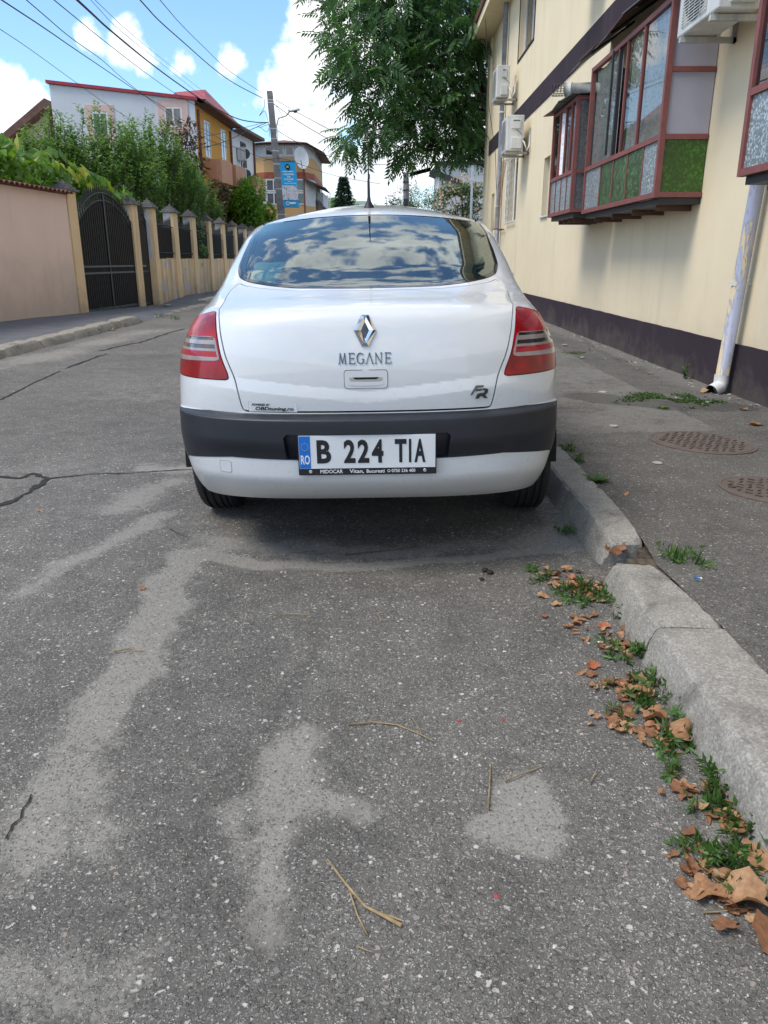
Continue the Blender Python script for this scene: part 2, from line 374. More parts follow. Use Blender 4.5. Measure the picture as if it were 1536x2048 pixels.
M['bandmetal'] = pm('pale_strap', (.55, .56, .58), .4, .5)
M['rust'] = pm('rusty_cast_iron', (.125, .092, .074), .8, var=.3, nscale=9, bump=.5, bscale=60, c2=(.085, .070, .062))
M['rubber'] = pm('tyre_rubber', (.018, .018, .019), .75, var=.25, nscale=30)
M['earth'] = pm('brown_earth', (.13, .10, .07), 1.0, var=.3, nscale=40, bump=.8, bscale=120)
M['soil'] = pm('crack_soil', (.035, .033, .03), 1.0, var=.3, nscale=40, bump=.8, bscale=120)
M['moss'] = foliage('moss_green', (.03, .06, .012), (.07, .13, .025), .1)

def glass(name, tint, refl_ior=1.75, rough=.0, tcol=None):
    m, t, p, o = newmat(name); t.n.remove(p)
    fr = t.new('ShaderNodeFresnel'); fr.inputs['IOR'].default_value = refl_ior
    g = t.new('ShaderNodeBsdfGlossy'); g.inputs['Roughness'].default_value = rough; g.inputs['Color'].default_value = (*(tcol or (1, 1, 1)), 1)
    tr = t.new('ShaderNodeBsdfTransparent'); tr.inputs['Color'].default_value = (*tint, 1)
    mx = t.new('ShaderNodeMixShader'); t.l.new(fr.outputs[0], mx.inputs[0]); t.l.new(tr.outputs[0], mx.inputs[1]); t.l.new(g.outputs[0], mx.inputs[2])
    t.l.new(mx.outputs[0], o.inputs['Surface'])
    return m
M['glass'] = glass('window_glass', (.92, .94, .94), 2.0)
M['bayglass'] = glass('balcony_glass', (.97, .97, .97), 1.50)
M['carglass'] = glass('car_rear_glass', (.88, .97, .94), 3.1, .04, (.90, 1.0, .97))
M['sideglass'] = glass('car_side_glass', (.75, .80, .80), 1.7)
def patterned(name, c, c2, scale, rough=.25, bump=.6):
    m, t, p, o = newmat(name); pos = t.new('ShaderNodeNewGeometry').outputs['Position']
    wv = t.vmath('ADD', pos, t.vmath('SCALE', t.noise(pos, 18, 2, .5, out=1))); wv.node.inputs[1].links[0].from_node.inputs['Scale'].default_value = .06
    v = t.vor(wv, scale); n = t.noise(pos, 2.5, 4, .6)
    c0 = t.mix(t.maprange(n, .35, .65, 0, 1), c, c2)
    t.l.new(t.mix(t.maprange(v.outputs['Distance'], .2, .55, 0, .85), c0, tuple(q * .22 for q in c)), p.inputs['Base Color'])
    p.inputs['Roughness'].default_value = rough; p.inputs['Coat Weight'].default_value = .5; p.inputs['Coat Roughness'].default_value = .15
    t.l.new(t.bump(v.outputs['Distance'], bump, .01), p.inputs['Normal'])
    return m
M['greenpane'] = patterned('green_pattern_glass', (.10, .24, .075), (.055, .14, .05), 17)
M['greenpane2'] = patterned('green_pattern_glass_bright', (.07, .26, .008), (.02, .06, .006), 30)
M['icepane'] = patterned('ice_pattern_glass', (.54, .64, .67), (.50, .60, .64), 40, .3, .2)
M['greypane'] = patterned('grey_frosted_glass', (.30, .31, .30), (.20, .20, .20), 70, .3, .2)
M['blind'] = pm('lavender_sheet', (.40, .39, .46), .22, var=.06, nscale=2, coat=.6)
def lace(name, c):
    m, t, p, o = newmat(name); pos = t.new('ShaderNodeNewGeometry').outputs['Position']
    v = t.vor(pos, 38); n = t.noise(pos, 25, 4, .6, 1.2)
    cc = t.mix(t.maprange(n, .5, .62, 0, .55), c, tuple(q * .45 for q in c))
    t.l.new(cc, p.inputs['Base Color']); p.inputs['Roughness'].default_value = .95
    return m
M['lace'] = lace('lace_curtain', (.80, .76, .64)); M['lacew'] = lace('white_curtain', (.86, .86, .88))
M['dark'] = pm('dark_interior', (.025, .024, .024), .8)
M['roomwall'] = pm('dim_room_wall', (.22, .19, .15), .8)
M['acwhite'] = pm('aircon_casing', (.68, .68, .64), .45, var=.12, nscale=7, streak=True)
M['acgrey'] = pm('aircon_shadow_grey', (.10, .10, .10), .7)
# ------------------------------------------------------------------ ground, road, pavements
def grid_sheet(name, xs, ys, zf, mat, attrs=None, smooth=True, warp=None):
    xs = np.asarray(xs); ys = np.asarray(ys); X, Y = np.meshgrid(xs, ys)
    if warp: X = warp(X, Y)
    Z = zf(X, Y)
    nx, ny = len(xs), len(ys); idx = np.arange(nx * ny).reshape(ny, nx)
    F = np.stack([idx[:-1, :-1], idx[:-1, 1:], idx[1:, 1:], idx[1:, :-1]], -1).reshape(-1, 4)
    me = mesh_np(name, np.stack([X, Y, Z], -1), F, smooth)
    if attrs:
        for k, fn in attrs.items(): setattr_f(me, k, fn(X, Y).ravel())
    me.materials.append(mat); return link(name, me)
M['farground'] = pm('far_ground', (.12, .12, .11), .95, nscale=.3)
box('ground', (-500, -60, -.30), (500, 900, -.06), M['farground'])['kind'] = 'structure'

def ell(X, Y, pts, w, soft=.5, z=0.0):
    """distance-to-polyline blob: 1 on the line, 0 beyond width w (metres); pts are pixel positions with own widths"""
    r = np.zeros_like(X)
    P = [gnd(u, v, z) for u, v in pts]
    for a, b in zip(P[:-1], P[1:]):
        ax, ay, bx, by = a.x, a.y, b.x, b.y; dx, dy = bx - ax, by - ay; L2 = dx * dx + dy * dy + 1e-9
        s = np.clip(((X - ax) * dx + (Y - ay) * dy) / L2, 0, 1); d = np.hypot(X - ax - s * dx, Y - ay - s * dy)
        r = np.maximum(r, np.clip((1.35 * w - d) / (1.35 * w * max(soft, .75)), 0, 1))
    return r
def road_dust(X, Y):
    q = .75 * (fbm(X * 1.4, Y * 1.4) - .42) + .16 * np.clip((-X - .3) / 1.5, 0, 1)
    w = .16 * (fbm(X * 5 + 3, Y * 5) - .5); Xw, Yw = X + w, Y + .16 * (fbm(X * 5, Y * 5 + 9) - .5)
    D = np.maximum.reduce([
        ell(Xw, Yw, [(375, 1110), (345, 1180), (300, 1270), (270, 1340), (200, 1420), (170, 1470)], .085),
        .8 * ell(Xw, Yw, [(170, 1470), (140, 1560), (70, 1640), (40, 1700)], .13, .8),
        .7 * ell(Xw, Yw, [(170, 1530), (190, 1680)], .12, .9),
        .9 * ell(Xw, Yw, [(585, 1480), (560, 1560), (555, 1620)], .10),
        .9 * ell(Xw, Yw, [(555, 1620), (545, 1710), (515, 1830)], .055, .9),
        .8 * ell(Xw, Yw, [(560, 1590), (690, 1610)], .055, .8),
        .75 * ell(Xw, Yw, [(450, 1640), (480, 1700)], .07, .9),
        1.25 * ell(X + .3 * w, Yw, [(1050, 1590), (1065, 1640)], .075, .5),
        1.0 * ell(Xw, Yw, [(1010, 1660), (1080, 1690)], .06, .7),
        1.15 * ell(X, Y + .3 * w, [(400, 1105), (520, 1130), (700, 1132), (900, 1120), (1130, 1095)], .055, .9),
        .60 * ell(Xw, Yw, [(430, 1085), (760, 1110), (1130, 1080)], .16, .9),
        .65 * ell(Xw, Yw, [(40, 1180), (150, 1120), (330, 1030)], .07, .9),
        .6 * ell(Xw, Yw, [(230, 1020), (300, 985), (370, 960)], .12, .9),
        .8 * ell(Xw, Yw, [(290, 935), (390, 940)], .10, .8),
        .55 * ell(Xw, Yw, [(0, 1960), (90, 1990), (250, 1930)], .10, .9),
        .5 * ell(Xw, Yw, [(0, 735), (180, 690), (300, 660)], .35, .9),
    ])
    edge = .45 * np.clip((X - .62) / .25, 0, 1)
    return np.clip(D + q + edge * 1.0, 0, 1.2)
def road_tar_shade(X, Y):
    T = np.maximum.reduce([
        .55 * ell(X, Y, [(640, 1240), (620, 1330), (560, 1400), (540, 1440)], .07, .95),
        .5 * ell(X, Y, [(470, 1500), (450, 1580), (400, 1640), (300, 1690)], .12, .95),
        .5 * ell(X, Y, [(560, 1860), (420, 1800), (250, 1830), (60, 1850)], .10, .95),
        .45 * ell(X, Y, [(660, 1540), (720, 1570), (700, 1660), (620, 1660)], .06, .95),
        .5 * ell(X, Y, [(950, 1500), (1090, 1530)], .05, .95),
        .5 * ell(X, Y, [(930, 1880), (1030, 1860)], .05, .95),
        .6 * ell(X, Y, [(480, 1050), (760, 1075), (1050, 1040)], .22, .9),  # shade beneath the car's tail, darkened into the road colour
        .4 * ell(X, Y, [(420, 1140), (640, 1170), (820, 1160)], .08, .95),  # darker band across the road just behind the bumper
    ])
    return T + .25 * (fbm(X * 1.1 + 40, Y * 1.1) - .5)
def road_z(X, Y):
    n = .010 * (fbm(X * .9, Y * .9, 3) - .5) * np.clip(6 - Y, 0, 1)
    return n + .004 * np.where((X < -1.2) & (Y > 3.6), 1, 0) * 0
xs = np.unique(np.concatenate([np.arange(-16, -6, 2.0), np.arange(-6, -2.2, .25), np.arange(-2.2, .98, .018), [.98]]))
ys = np.unique(np.concatenate([np.arange(-6, .6, .6), np.arange(.6, 5.0, .018), np.arange(5.0, 12, .15), np.arange(12, 40, 1.0), np.arange(40, 140, 10)]))
road = grid_sheet('road', xs, ys, road_z, M['road'], {'dust': road_dust, 'tar': road_tar_shade}); tag(road, kind='structure')

# cracks: jagged soil-filled ribbons in the asphalt
def ribbon(pts, w0, jag=.35, step=.03):
    """strip lying along a ground polyline with uneven width"""
    P = [Vector((p[0], p[1], 0)) for p in pts]; out = []
    for a, b in zip(P[:-1], P[1:]):
        n = max(2, int((b - a).length / step))
        for i in range(n): out.append(a.lerp(b, i / n))
    out.append(P[-1]); mb = MB(); L = []; R = []
    for i, p in enumerate(out):
        d = (out[min(i + 1, len(out) - 1)] - out[max(i - 1, 0)]).normalized(); nrm = Vector((-d.y, d.x, 0))
        f = i / (len(out) - 1); wi = w0(f) if callable(w0) else w0
        off = nrm * random.uniform(-1, 1) * wi * jag
        L.append(p + off + nrm * wi * random.uniform(.25, .75)); R.append(p + off - nrm * wi * random.uniform(.25, .75))
    n = len(out); vs_ = L + R
    return mb, vs_, [(i, n + i, n + i + 1, i + 1) for i in range(n - 1)]
def crack(pix, w, z=.004, step=.03):
    mb, v, f = ribbon([gnd(*p) for p in pix], w, .45, step)
    zz = lambda q: float(road_z(np.array([q.x]), np.array([q.y]))[0]) + z
    mb.add([(q.x, q.y, zz(q)) for q in v], f)
    return mb.build('crack', M['soil'], road)
crack([(100, 958), (60, 985), (20, 1005), (-30, 1025)], lambda f: .034 + .016 * math.sin(9 * f))
crack([(-20, 953), (40, 956), (65, 948), (100, 957), (150, 953), (190, 948)], lambda f: .032 if f < .7 else .014)
crack([(190, 948), (250, 948), (330, 943), (392, 940)], .012)
crack([(200, 702), (245, 692), (290, 683), (330, 668), (370, 658)], .045, step=.1)
crack([(130, 737), (200, 712), (215, 708)], .04, step=.1)
crack([(0, 800), (60, 770), (120, 742)], .022, step=.06)
crack([(65, 1590), (58, 1604), (46, 1618), (40, 1640), (24, 1652), (15, 1680)], .0045, step=.012)

# right pavement
def kerb_line(y):  # inner (road side) top edge
    return np.where(y < 2.9, .855 + .02 * (y - 1.4) / 1.4, .925)
def pave_z(X, Y):
    s = np.clip((X - 1.0) / 2.2, 0, 1)
    return .118 - .065 * s + .012 * (fbm(X * 1.3, Y * 1.3, 3) - .5) * np.clip(s * 4, 0, 1)
def pave_dust(X, Y):
    near = np.clip((2.75 + .10 * (X - 1.1) - Y) / .1, 0, 1) * .35
    wallside = .75 * np.clip((X - 2.55 + .35 * (fbm(X * 2, Y * 2) - .5)) / .5, 0, 1) * np.clip((Y - 5.5) / 2, .2, 1)
    slab = .62 * ((Y > 4.95 + .25 * (X - 1.2)) & (Y < 30) & (X < 2.35)) * np.clip((Y - 5.0 - .25 * (X - 1.2)) / .05, 0, 1)
    return near + wallside + slab * (.55 + .8 * fbm(X * 2.5, Y * 2.5)) + .2 * (fbm(X * 1.5, Y * 1.5) - .4)
def pave_tar(X, Y):
    stain = 2.2 * ell(X + .25 * (fbm(X * 4, Y * 4) - .5), Y + .5 * (fbm(X * 4 + 7, Y * 4) - .5), [(1185, 798), (1260, 808), (1350, 812), (1435, 806)], .21, .6, .08)
    return stain + .6 * ell(X, Y, [(1130, 650), (1180, 700), (1290, 760)], .12, .9) + .3 * (fbm(X * 1.2, Y * 1.2 + 4) - .5)
def pave_warp(X, Y):
    x0 = np.interp(Y, [.3, 2.2, 2.72, 2.80, 3.0, 3.7, 40], [1.078, 1.068, 1.04, 1.05, 1.075, 1.090, 1.092]) + .012 * (fbm(X * 0 + 3, Y * 7) - .5)
    return x0 + (X - 1.02) * (3.25 - x0) / (3.25 - 1.02)
xs = np.unique(np.concatenate([np.arange(1.02, 3.26, .025)])); ys = np.unique(np.concatenate([np.arange(.2, 7.5, .03), np.arange(7.5, 18, .12), np.arange(18, 40, 1.)]))
pav = grid_sheet('pavement_right', xs, ys, pave_z, M['pave'], {'dust': pave_dust, 'tar': pave_tar}, warp=pave_warp); tag(pav, kind='structure')

# kerb stones: each a chipped block
def stone_mesh(name, w0, w1, ln, h, slope, rough, seed, chip0=0, chip1=0, nu=5, nv=10, base=-.12):
    """profile across (road side to back) swept along +y from 0 to ln, uneven"""
    r = np.random.default_rng(seed); rows = []; ysn = np.linspace(0, ln, nv)
    for j, y in enumerate(ysn):
        f = y / ln; w = w0 + (w1 - w0) * f; e = min(y, ln - y)
        c0 = chip0 * math.exp(-y / .07); c1 = chip1 * math.exp(-(ln - y) / .07); c = c0 + c1 + (.012 if e < 1e-6 else 0)
        prof = [(-slope, base), (-slope, 0), (-slope * .75, h * .3), (-slope * .45, h * .62), (-.002, h - .010), (.010, h - .0005), (.02, h), (w * .35, h + .001), (w * .65, h), (w - .012, h), (w, h - .010), (w, h - .05), (w, base)]
        row = []
        for k, (x, z) in enumerate(prof):
            jx, jz = r.normal(0, rough), r.normal(0, rough * .7)
            zz = z + (jz if z > base + .01 else 0) - (c if z > h * .5 else c * .3)
            row.append((x + jx + c * .4 * (1 if k < 6 else 0), y + (0 if 0 < j < nv - 1 else r.normal(0, rough)), zz))
        rows.append(row)
    k = len(rows[0]); V = [p for row in rows for p in row]
    F = [(j * k + i, j * k + i + 1, (j + 1) * k + i + 1, (j + 1) * k + i) for j in range(nv - 1) for i in range(k - 1)]
    F = [f[::-1] for f in F]
    F += [tuple(range(k)), tuple((nv - 1) * k + i for i in range(k - 1, -1, -1))]
    me = bpy.data.meshes.new(name); me.from_pydata(V, [], F); me.update()
    me.polygons.foreach_set('use_smooth', np.ones(len(me.polygons), bool))
    return me
kerbR = thing('kerb', (.9, 2, 0), 'grey concrete kerb of separate stones beside the parked car', 'kerb'); kerbR['kind'] = 'structure'
def put_stone(me, root, x, y, z, rz, mat, sx=1):
    if not me.materials: me.materials.append(mat)
    o = link('kerb_stone', me, root); o.location = Vector((x, y, z)) - LOC[root.name]; o.rotation_euler = (0, 0, rz); o.scale = (sx, 1, 1)
    m = o.modifiers.new('edge', 'EDGE_SPLIT'); m.split_angle = math.radians(24)
    return o
for i, (y0, y1, x0, x1, w0, w1, h, c0, c1) in enumerate([
    (.30, 1.27, .830, .845, .24, .24, .125, 0, .02), (1.285, 2.20, .843, .862, .235, .212, .125, .006, .004),
    (2.208, 2.80, .862, .885, .212, .14, .124, .004, .04), (3.00, 3.72, .935, .930, .145, .165, .135, .035, .008),
    (3.735, 4.66, .930, .925, .165, .17, .128, .008, .01), (4.675, 5.60, .925, .925, .17, .17, .125, .01, .01)]):
    put_stone(stone_mesh('kerb_stone', w0, w1, y1 - y0, h, .040, .0018, 20 + i, c0, c1, nv=30), kerbR, x0, y0, 0, -math.atan((x1 - x0) / (y1 - y0)), M['kerb'])
far_stone = stone_mesh('kerb_stone', .17, .17, .93, .125, .055, .004, 77, .01, .01, nv=8)
for k in range(22): put_stone(far_stone, kerbR, .925, 5.62 + k * .945, 0, random.uniform(-.004, .004), M['kerb'])
# raised strip of old mortar between the kerb stones and the pavement
mb = MB()
for k in range(60):
    y = .3 + k * .1; xo = float(kerb_line(np.array(y))) + (.21 if y < 2.0 else .19 if y < 2.5 else .13 if y < 2.85 else .15)
    mb.box((xo - .02, y, -.1), (1.10, y + .1, (.104 if not 2.72 < y < 3.02 else .07) + random.uniform(-.004, .004)))
mb.build('mortar_bed', M['earth'], kerbR)

# left pavement and kerb
def lwall_x(y):   # foot of the pink wall / gate line, then the fence
    return np.where(y < 22.3, -8.67 + .096 * y, -6.53 + .0 * y)
def lpave_z(y): return np.interp(y, [0, 16.2, 18.6, 21.8, 23.5, 26, 60], [.10, .10, .05, .0, .04, .11, .11])
ysl = np.concatenate([np.arange(2, 40, .5), np.arange(40, 64, 3.)]); V = []; F = []
for j, y in enumerate(ysl):
    a, b = float(lwall_x(y)) - .25, -5.10
    for i in range(9):
        f = i / 8; V.append((a + (b - a) * f if i < 8 else (-4.93 if 16.3 < y < 22.8 else -5.17), y, float(lpave_z(y)) + .012 * math.sin(3 * f + y) * (0 < i < 8) if i < 8 else (-.012 if 16.3 < y < 22.8 else .07)))
    if j: F += [((j - 1) * 9 + i, (j - 1) * 9 + i + 1, j * 9 + i + 1, j * 9 + i) for i in range(8)]
me = mesh_np('pavement_left', V, F, True); me.materials.append(M['farpave']); tag(link('pavement_left', me), kind='structure')
kerbL = thing('kerb', (-5.0, 12, 0), 'pale worn kerb stones along the road opposite the car', 'kerb'); kerbL['kind'] = 'structure'
bl = [stone_mesh('kerb_stone', .26, .26, 1.10, .130, .07, .004, 90 + i, .016, .014, nv=12) for i in range(4)]
for k in range(14): put_stone(bl[k % 4], kerbL, -4.99 + random.uniform(-.02, .02), 16.1 - (k + 1) * 1.17, random.uniform(-.018, .012), random.uniform(-.02, .02), M['kerb2'], -1)
low = [stone_mesh('kerb_stone', .22, .22, .9, .035, .06, .010, 95 + i, .02, .02, nv=6) for i in range(2)]
for k in range(6): put_stone(low[k % 2], kerbL, -5.05, 17.3 + k * .95, -.015, random.uniform(-.05, .05), M['kerb2'], -1)
for k in range(14): put_stone(bl[k % 4], kerbL, -5.12, 22.9 + k * 1.15, 0, random.uniform(-.02, .02), M['kerb2'], -1)
# ------------------------------------------------------------------ the parked car
CAR_ROWS=np.array([
[0.0,.300,.135,.737,.36,.016,.800,4.40,.55],
[0.4,.330,.092,.750,.38,.010,.830,4.43,.55],
[1.0,.414,.022,.770,.40,-.008,.865,4.46,.55],
[1.6,.490,.018,.792,.42,-.015,.880,4.47,.55],
[2.0,.560,.000,.795,.44,-.006,.888,4.48,.55],
[2.5,.641,.002,.797,.46,.000,.888,4.46,.55],
[3.0,.662,.060,.804,.44,.000,.886,4.45,.55],
[3.5,.742,.056,.801,.46,.000,.888,4.40,.55],
[4.0,.850,.066,.792,.48,.004,.886,4.20,.60],
[4.5,.945,.085,.761,.50,.008,.868,3.92,.60],
[5.0,1.020,.112,.724,.52,.014,.830,3.72,.55],
[5.3,1.048,.150,.710,.55,.018,.800,3.66,.55],
[5.6,1.068,.240,.708,.58,.020,.775,3.62,.55],
[6.0,1.088,.380,.714,.60,.015,.752,3.58,.55],
[6.4,1.110,.500,.710,.62,.000,.735,3.52,.55],
[7.0,1.190,.670,.695,.62,.000,.705,3.36,.55],
[8.0,1.320,.985,.671,.60,.010,.675,3.10,.52],
[9.0,1.420,1.310,.668,.55,.045,.664,2.88,.50],
[9.5,1.468,1.500,.655,.52,.062,.655,2.82,.45],
[10.,1.507,1.760,.605,.50,.086,.605,2.78,.38],
[10.5,1.527,2.050,.470,.38,.062,.470,2.72,.22],
[11.,1.533,2.330,.120,.10,.006,.120,2.56,.08],
])
def car_rows(t):
    T=CAR_ROWS[:,0]; V=CAR_ROWS[:,1:]
    h=np.diff(T)[:,None]; d=np.diff(V,axis=0)/h
    m=np.zeros_like(V); w1=2*h[1:]+h[:-1]; w2=h[1:]+2*h[:-1]
    with np.errstate(all='ignore'): mm=(w1+w2)/(w1/d[:-1]+w2/d[1:])
    mm[(d[:-1]*d[1:]<=0)]=0
    m[1:-1]=np.nan_to_num(mm); m[0]=d[0]; m[-1]=d[-1]
    i=np.clip(np.searchsorted(T,t,side='right')-1,0,len(T)-2)
    hh=(T[i+1]-T[i]); s=((t-T[i])/hh)[...,None]; hh=hh[...,None]
    return V[i]*(2*s**3-3*s**2+1)+m[i]*hh*(s**3-2*s**2+s)+V[i+1]*(-2*s**3+3*s**2)+m[i+1]*hh*(s**3-s**2)
CN=2.6
def car_S(a,t):
    a,t=np.broadcast_arrays(np.asarray(a,float),np.asarray(t,float))
    z,yr,w,L,c,ws,yf,Lf=np.moveaxis(car_rows(t),-1,0)
    b=np.abs(a); sg=np.where(a<0,-1.,1.)
    br=np.clip(b,0,1); ph=np.pi/2*br**(CN/2)
    q=np.sin(ph)**(2/CN); cy=np.clip(np.cos(ph),0,1)**(2/CN)
    x=w*q; y=yr+L*(1-cy); zz=z-c*q*q
    # crease across the boot lid
    zc=.745+.10*x; d=zz-zc
    tent=np.where(d>0,np.clip(1-d/.085,0,1),np.clip(1+d/.045,0,1)); tent=tent*(2-tent)*.5+tent*tent*.5; tent=tent*np.clip((.60-x)/.06,0,1)
    y=y+np.where(b<1,.0055*tent,0)
    ya=yr+L; yb=np.maximum(yf-Lf,ya+.02); s=np.clip(b-1,0,1)
    ys=ya+(yb-ya)*s; f=np.clip((ys-ya)/.8,0,1); f=f*f*(3-2*f)
    xs=w+(ws-w)*f
    bf=np.clip(b-2,0,1); pf=np.pi/2*(1-(1-bf)**(CN/2)); 
    qf=np.cos(pf)**(2/CN); qf=np.clip(qf,0,1); cf=1-np.clip(np.sin(pf),0,1)**(2/CN)
    # front quarter
    pf2=np.pi/2*np.clip(1-bf,0,1)**(CN/2)
    xf=ws*np.sin(pf2)**(2/CN); yfr=yf-Lf*(1-np.clip(np.cos(pf2),0,1)**(2/CN))
    x=np.where(b<=1,x,np.where(b<=2,xs,xf)); y=np.where(b<=1,y,np.where(b<=2,ys,yfr))
    zz=np.where(b<=1,zz,np.where(b<=2,z-c,z-c*(xf/np.maximum(ws,1e-6))**2))
    return np.stack([sg*x,y,zz],-1)
def car_n(a, t):
    e = 1e-3; a = np.asarray(a, float); t = np.asarray(t, float)
    da = car_S(a + e, t) - car_S(a - e, t); dt = car_S(a, np.minimum(t + e, 11)) - car_S(a, np.maximum(t - e, 0))
    n = np.cross(da, dt); l = np.linalg.norm(n, axis=-1, keepdims=True)
    return n / np.maximum(l, 1e-9)
def inpoly(P, poly):
    x, y = P[:, 0], P[:, 1]; r = np.zeros(len(P), bool); n = len(poly)
    for i in range(n):
        x0, y0 = poly[i]; x1, y1 = poly[(i + 1) % n]
        c = ((y0 > y) != (y1 > y)) & (x < (x1 - x0) * (y - y0) / (y1 - y0 + 1e-15) + x0); r ^= c
    return r
def mirror(poly): return [(-a, t) for a, t in poly]
def full(half): return half + [(-a, t) for a, t in reversed(half) if abs(a) > 1e-6]
def inset(poly, dist):
    """shrink a polygon lying on the car surface by dist metres"""
    n = len(poly); area = sum(poly[i][0] * poly[(i + 1) % n][1] - poly[(i + 1) % n][0] * poly[i][1] for i in range(n)); sg = 1 if area > 0 else -1
    out = []
    for i in range(n):
        a, t = poly[i]; e = 1e-3
        ja = (car_S(a + e, t) - car_S(a - e, t)) / (2 * e); jt = (car_S(a, min(t + e, 11)) - car_S(a, max(t - e, 0))) / (min(t + e, 11) - max(t - e, 0))
        ga, gt = np.linalg.norm(ja), np.linalg.norm(jt)
        def nrm(p, q):
            d = np.array([(q[0] - p[0]) * ga, (q[1] - p[1]) * gt]); d /= np.linalg.norm(d) + 1e-12; return np.array([-d[1], d[0]]) * sg
        n1 = nrm(poly[i - 1], poly[i]); n2 = nrm(poly[i], poly[(i + 1) % n]); b = n1 + n2; b /= max(np.dot(b, b) / 2, .35)
        out.append((a + b[0] * dist / ga, t + b[1] * dist / gt))
    return out
def resamp(poly, step=.022):
    out = []
    for i in range(len(poly)):
        (a0, t0), (a1, t1) = poly[i], poly[(i + 1) % len(poly)]; L = math.hypot(a1 - a0, .2 * (t1 - t0)); n = max(1, int(L / step))
        out += [(a0 + (a1 - a0) * k / n, t0 + (t1 - t0) * k / n) for k in range(n)]
    return out
def roundpoly(poly, it=2):
    for _ in range(it):
        q = []
        for i in range(len(poly)):
            p0, p1 = np.array(poly[i]), np.array(poly[(i + 1) % len(poly)]); L = math.hypot(p1[0] - p0[0], .2 * (p1[1] - p0[1]))
            k = min(.25, .014 / max(L, 1e-6)); q += [tuple(p0 + (p1 - p0) * k), tuple(p1 + (p0 - p1) * k)]
        poly = q
    return poly
G_LID = roundpoly(full([(0, 6.22), (.3, 6.27), (.43, 6.37), (.58, 6.50), (.635, 6.60), (.672, 6.35), (.678, 6.1), (.668, 5.8), (.657, 5.33), (.565, 4.52), (.47, 3.71), (.443, 3.12), (.43, 3.035), (0, 3.02)]))
G_LIGHT = [(.668, 5.29), (.80, 5.10), (.93, 4.90), (1.00, 4.55), (1.02, 4.0), (1.02, 3.80), (.96, 3.70), (.487, 3.70), (.575, 4.48)]
G_LIGHT = roundpoly(G_LIGHT, 2)
G_CLEAR = roundpoly([(.592, 4.52), (1.005, 4.46), (1.02, 3.97), (.534, 4.04)], 2)
def band(t0, t1, x1=.95): return [(.602 - .058 * (4.52 - t0) / .48, t0), (x1, t0 - .02), (x1, t1 - .02), (.602 - .058 * (4.52 - t1) / .48, t1)]
G_DARK1 = band(4.50, 4.435, .86); G_DARK2 = band(4.345, 4.265, .89); G_RSTRIP = band(4.215, 4.105, .955)
G_GLASS = roundpoly(full([(0, 6.33), (.3, 6.38), (.43, 6.48), (.58, 6.62), (.655, 6.74), (.70, 7.0), (.725, 7.5), (.74, 8.4), (.725, 9.1), (.68, 9.28), (.5, 9.2), (.3, 9.15), (0, 9.12)]))
G_BUMP = full([(0, 2.985), (.44, 2.985), (.60, 3.02), (.75, 2.90), (.90, 2.72), (1.0, 2.62), (1.16, 2.60), (1.16, 1.06), (1.0, 1.08), (.92, 1.12), (.8, 1.32), (.6, 1.5), (.5, 1.575), (0, 1.59)])
G_LOW = full([(0, 1.575), (.5, 1.56), (.6, 1.485), (.8, 1.305), (.92, 1.105), (1.0, 1.065), (1.16, 1.045), (1.16, .004), (0, .004)])
G_RECESS = full([(0, 2.17), (.275, 2.17), (.287, 2.10), (.281, 1.594), (0, 1.594)])
G_SIDE = roundpoly([(.97, 6.95), (1.00, 7.8), (1.12, 8.75), (1.25, 8.95), (1.85, 8.95), (1.99, 8.0), (2.06, 6.75), (1.3, 6.62)], 2)
G_SHIELD = [(2.22, 6.65), (3.0, 6.65), (3.0, 9.3), (2.25, 9.2)]
G_HEAD = [(2.15, 3.9), (2.75, 3.5), (2.75, 3.0), (2.3, 3.1)]
POLYS = dict(lid=G_LID, lid_in=inset(G_LID, .0060), clear=G_CLEAR, glass=inset(G_GLASS, .004), glass_o=G_GLASS, glass_in=inset(G_GLASS, .030), bump=G_BUMP, low=G_LOW, recess=G_RECESS)
for s, nm in ((1, 'R'), (-1, 'L')):
    mm = (lambda p: p) if s > 0 else mirror
    for k, g in dict(light_o=G_LIGHT, light=inset(G_LIGHT, .0035), clear=G_CLEAR, dark1=G_DARK1, dark2=G_DARK2, rstrip=G_RSTRIP, side=G_SIDE, shield=G_SHIELD, head=G_HEAD).items(): POLYS[k + nm] = mm(g)
del POLYS['clear']
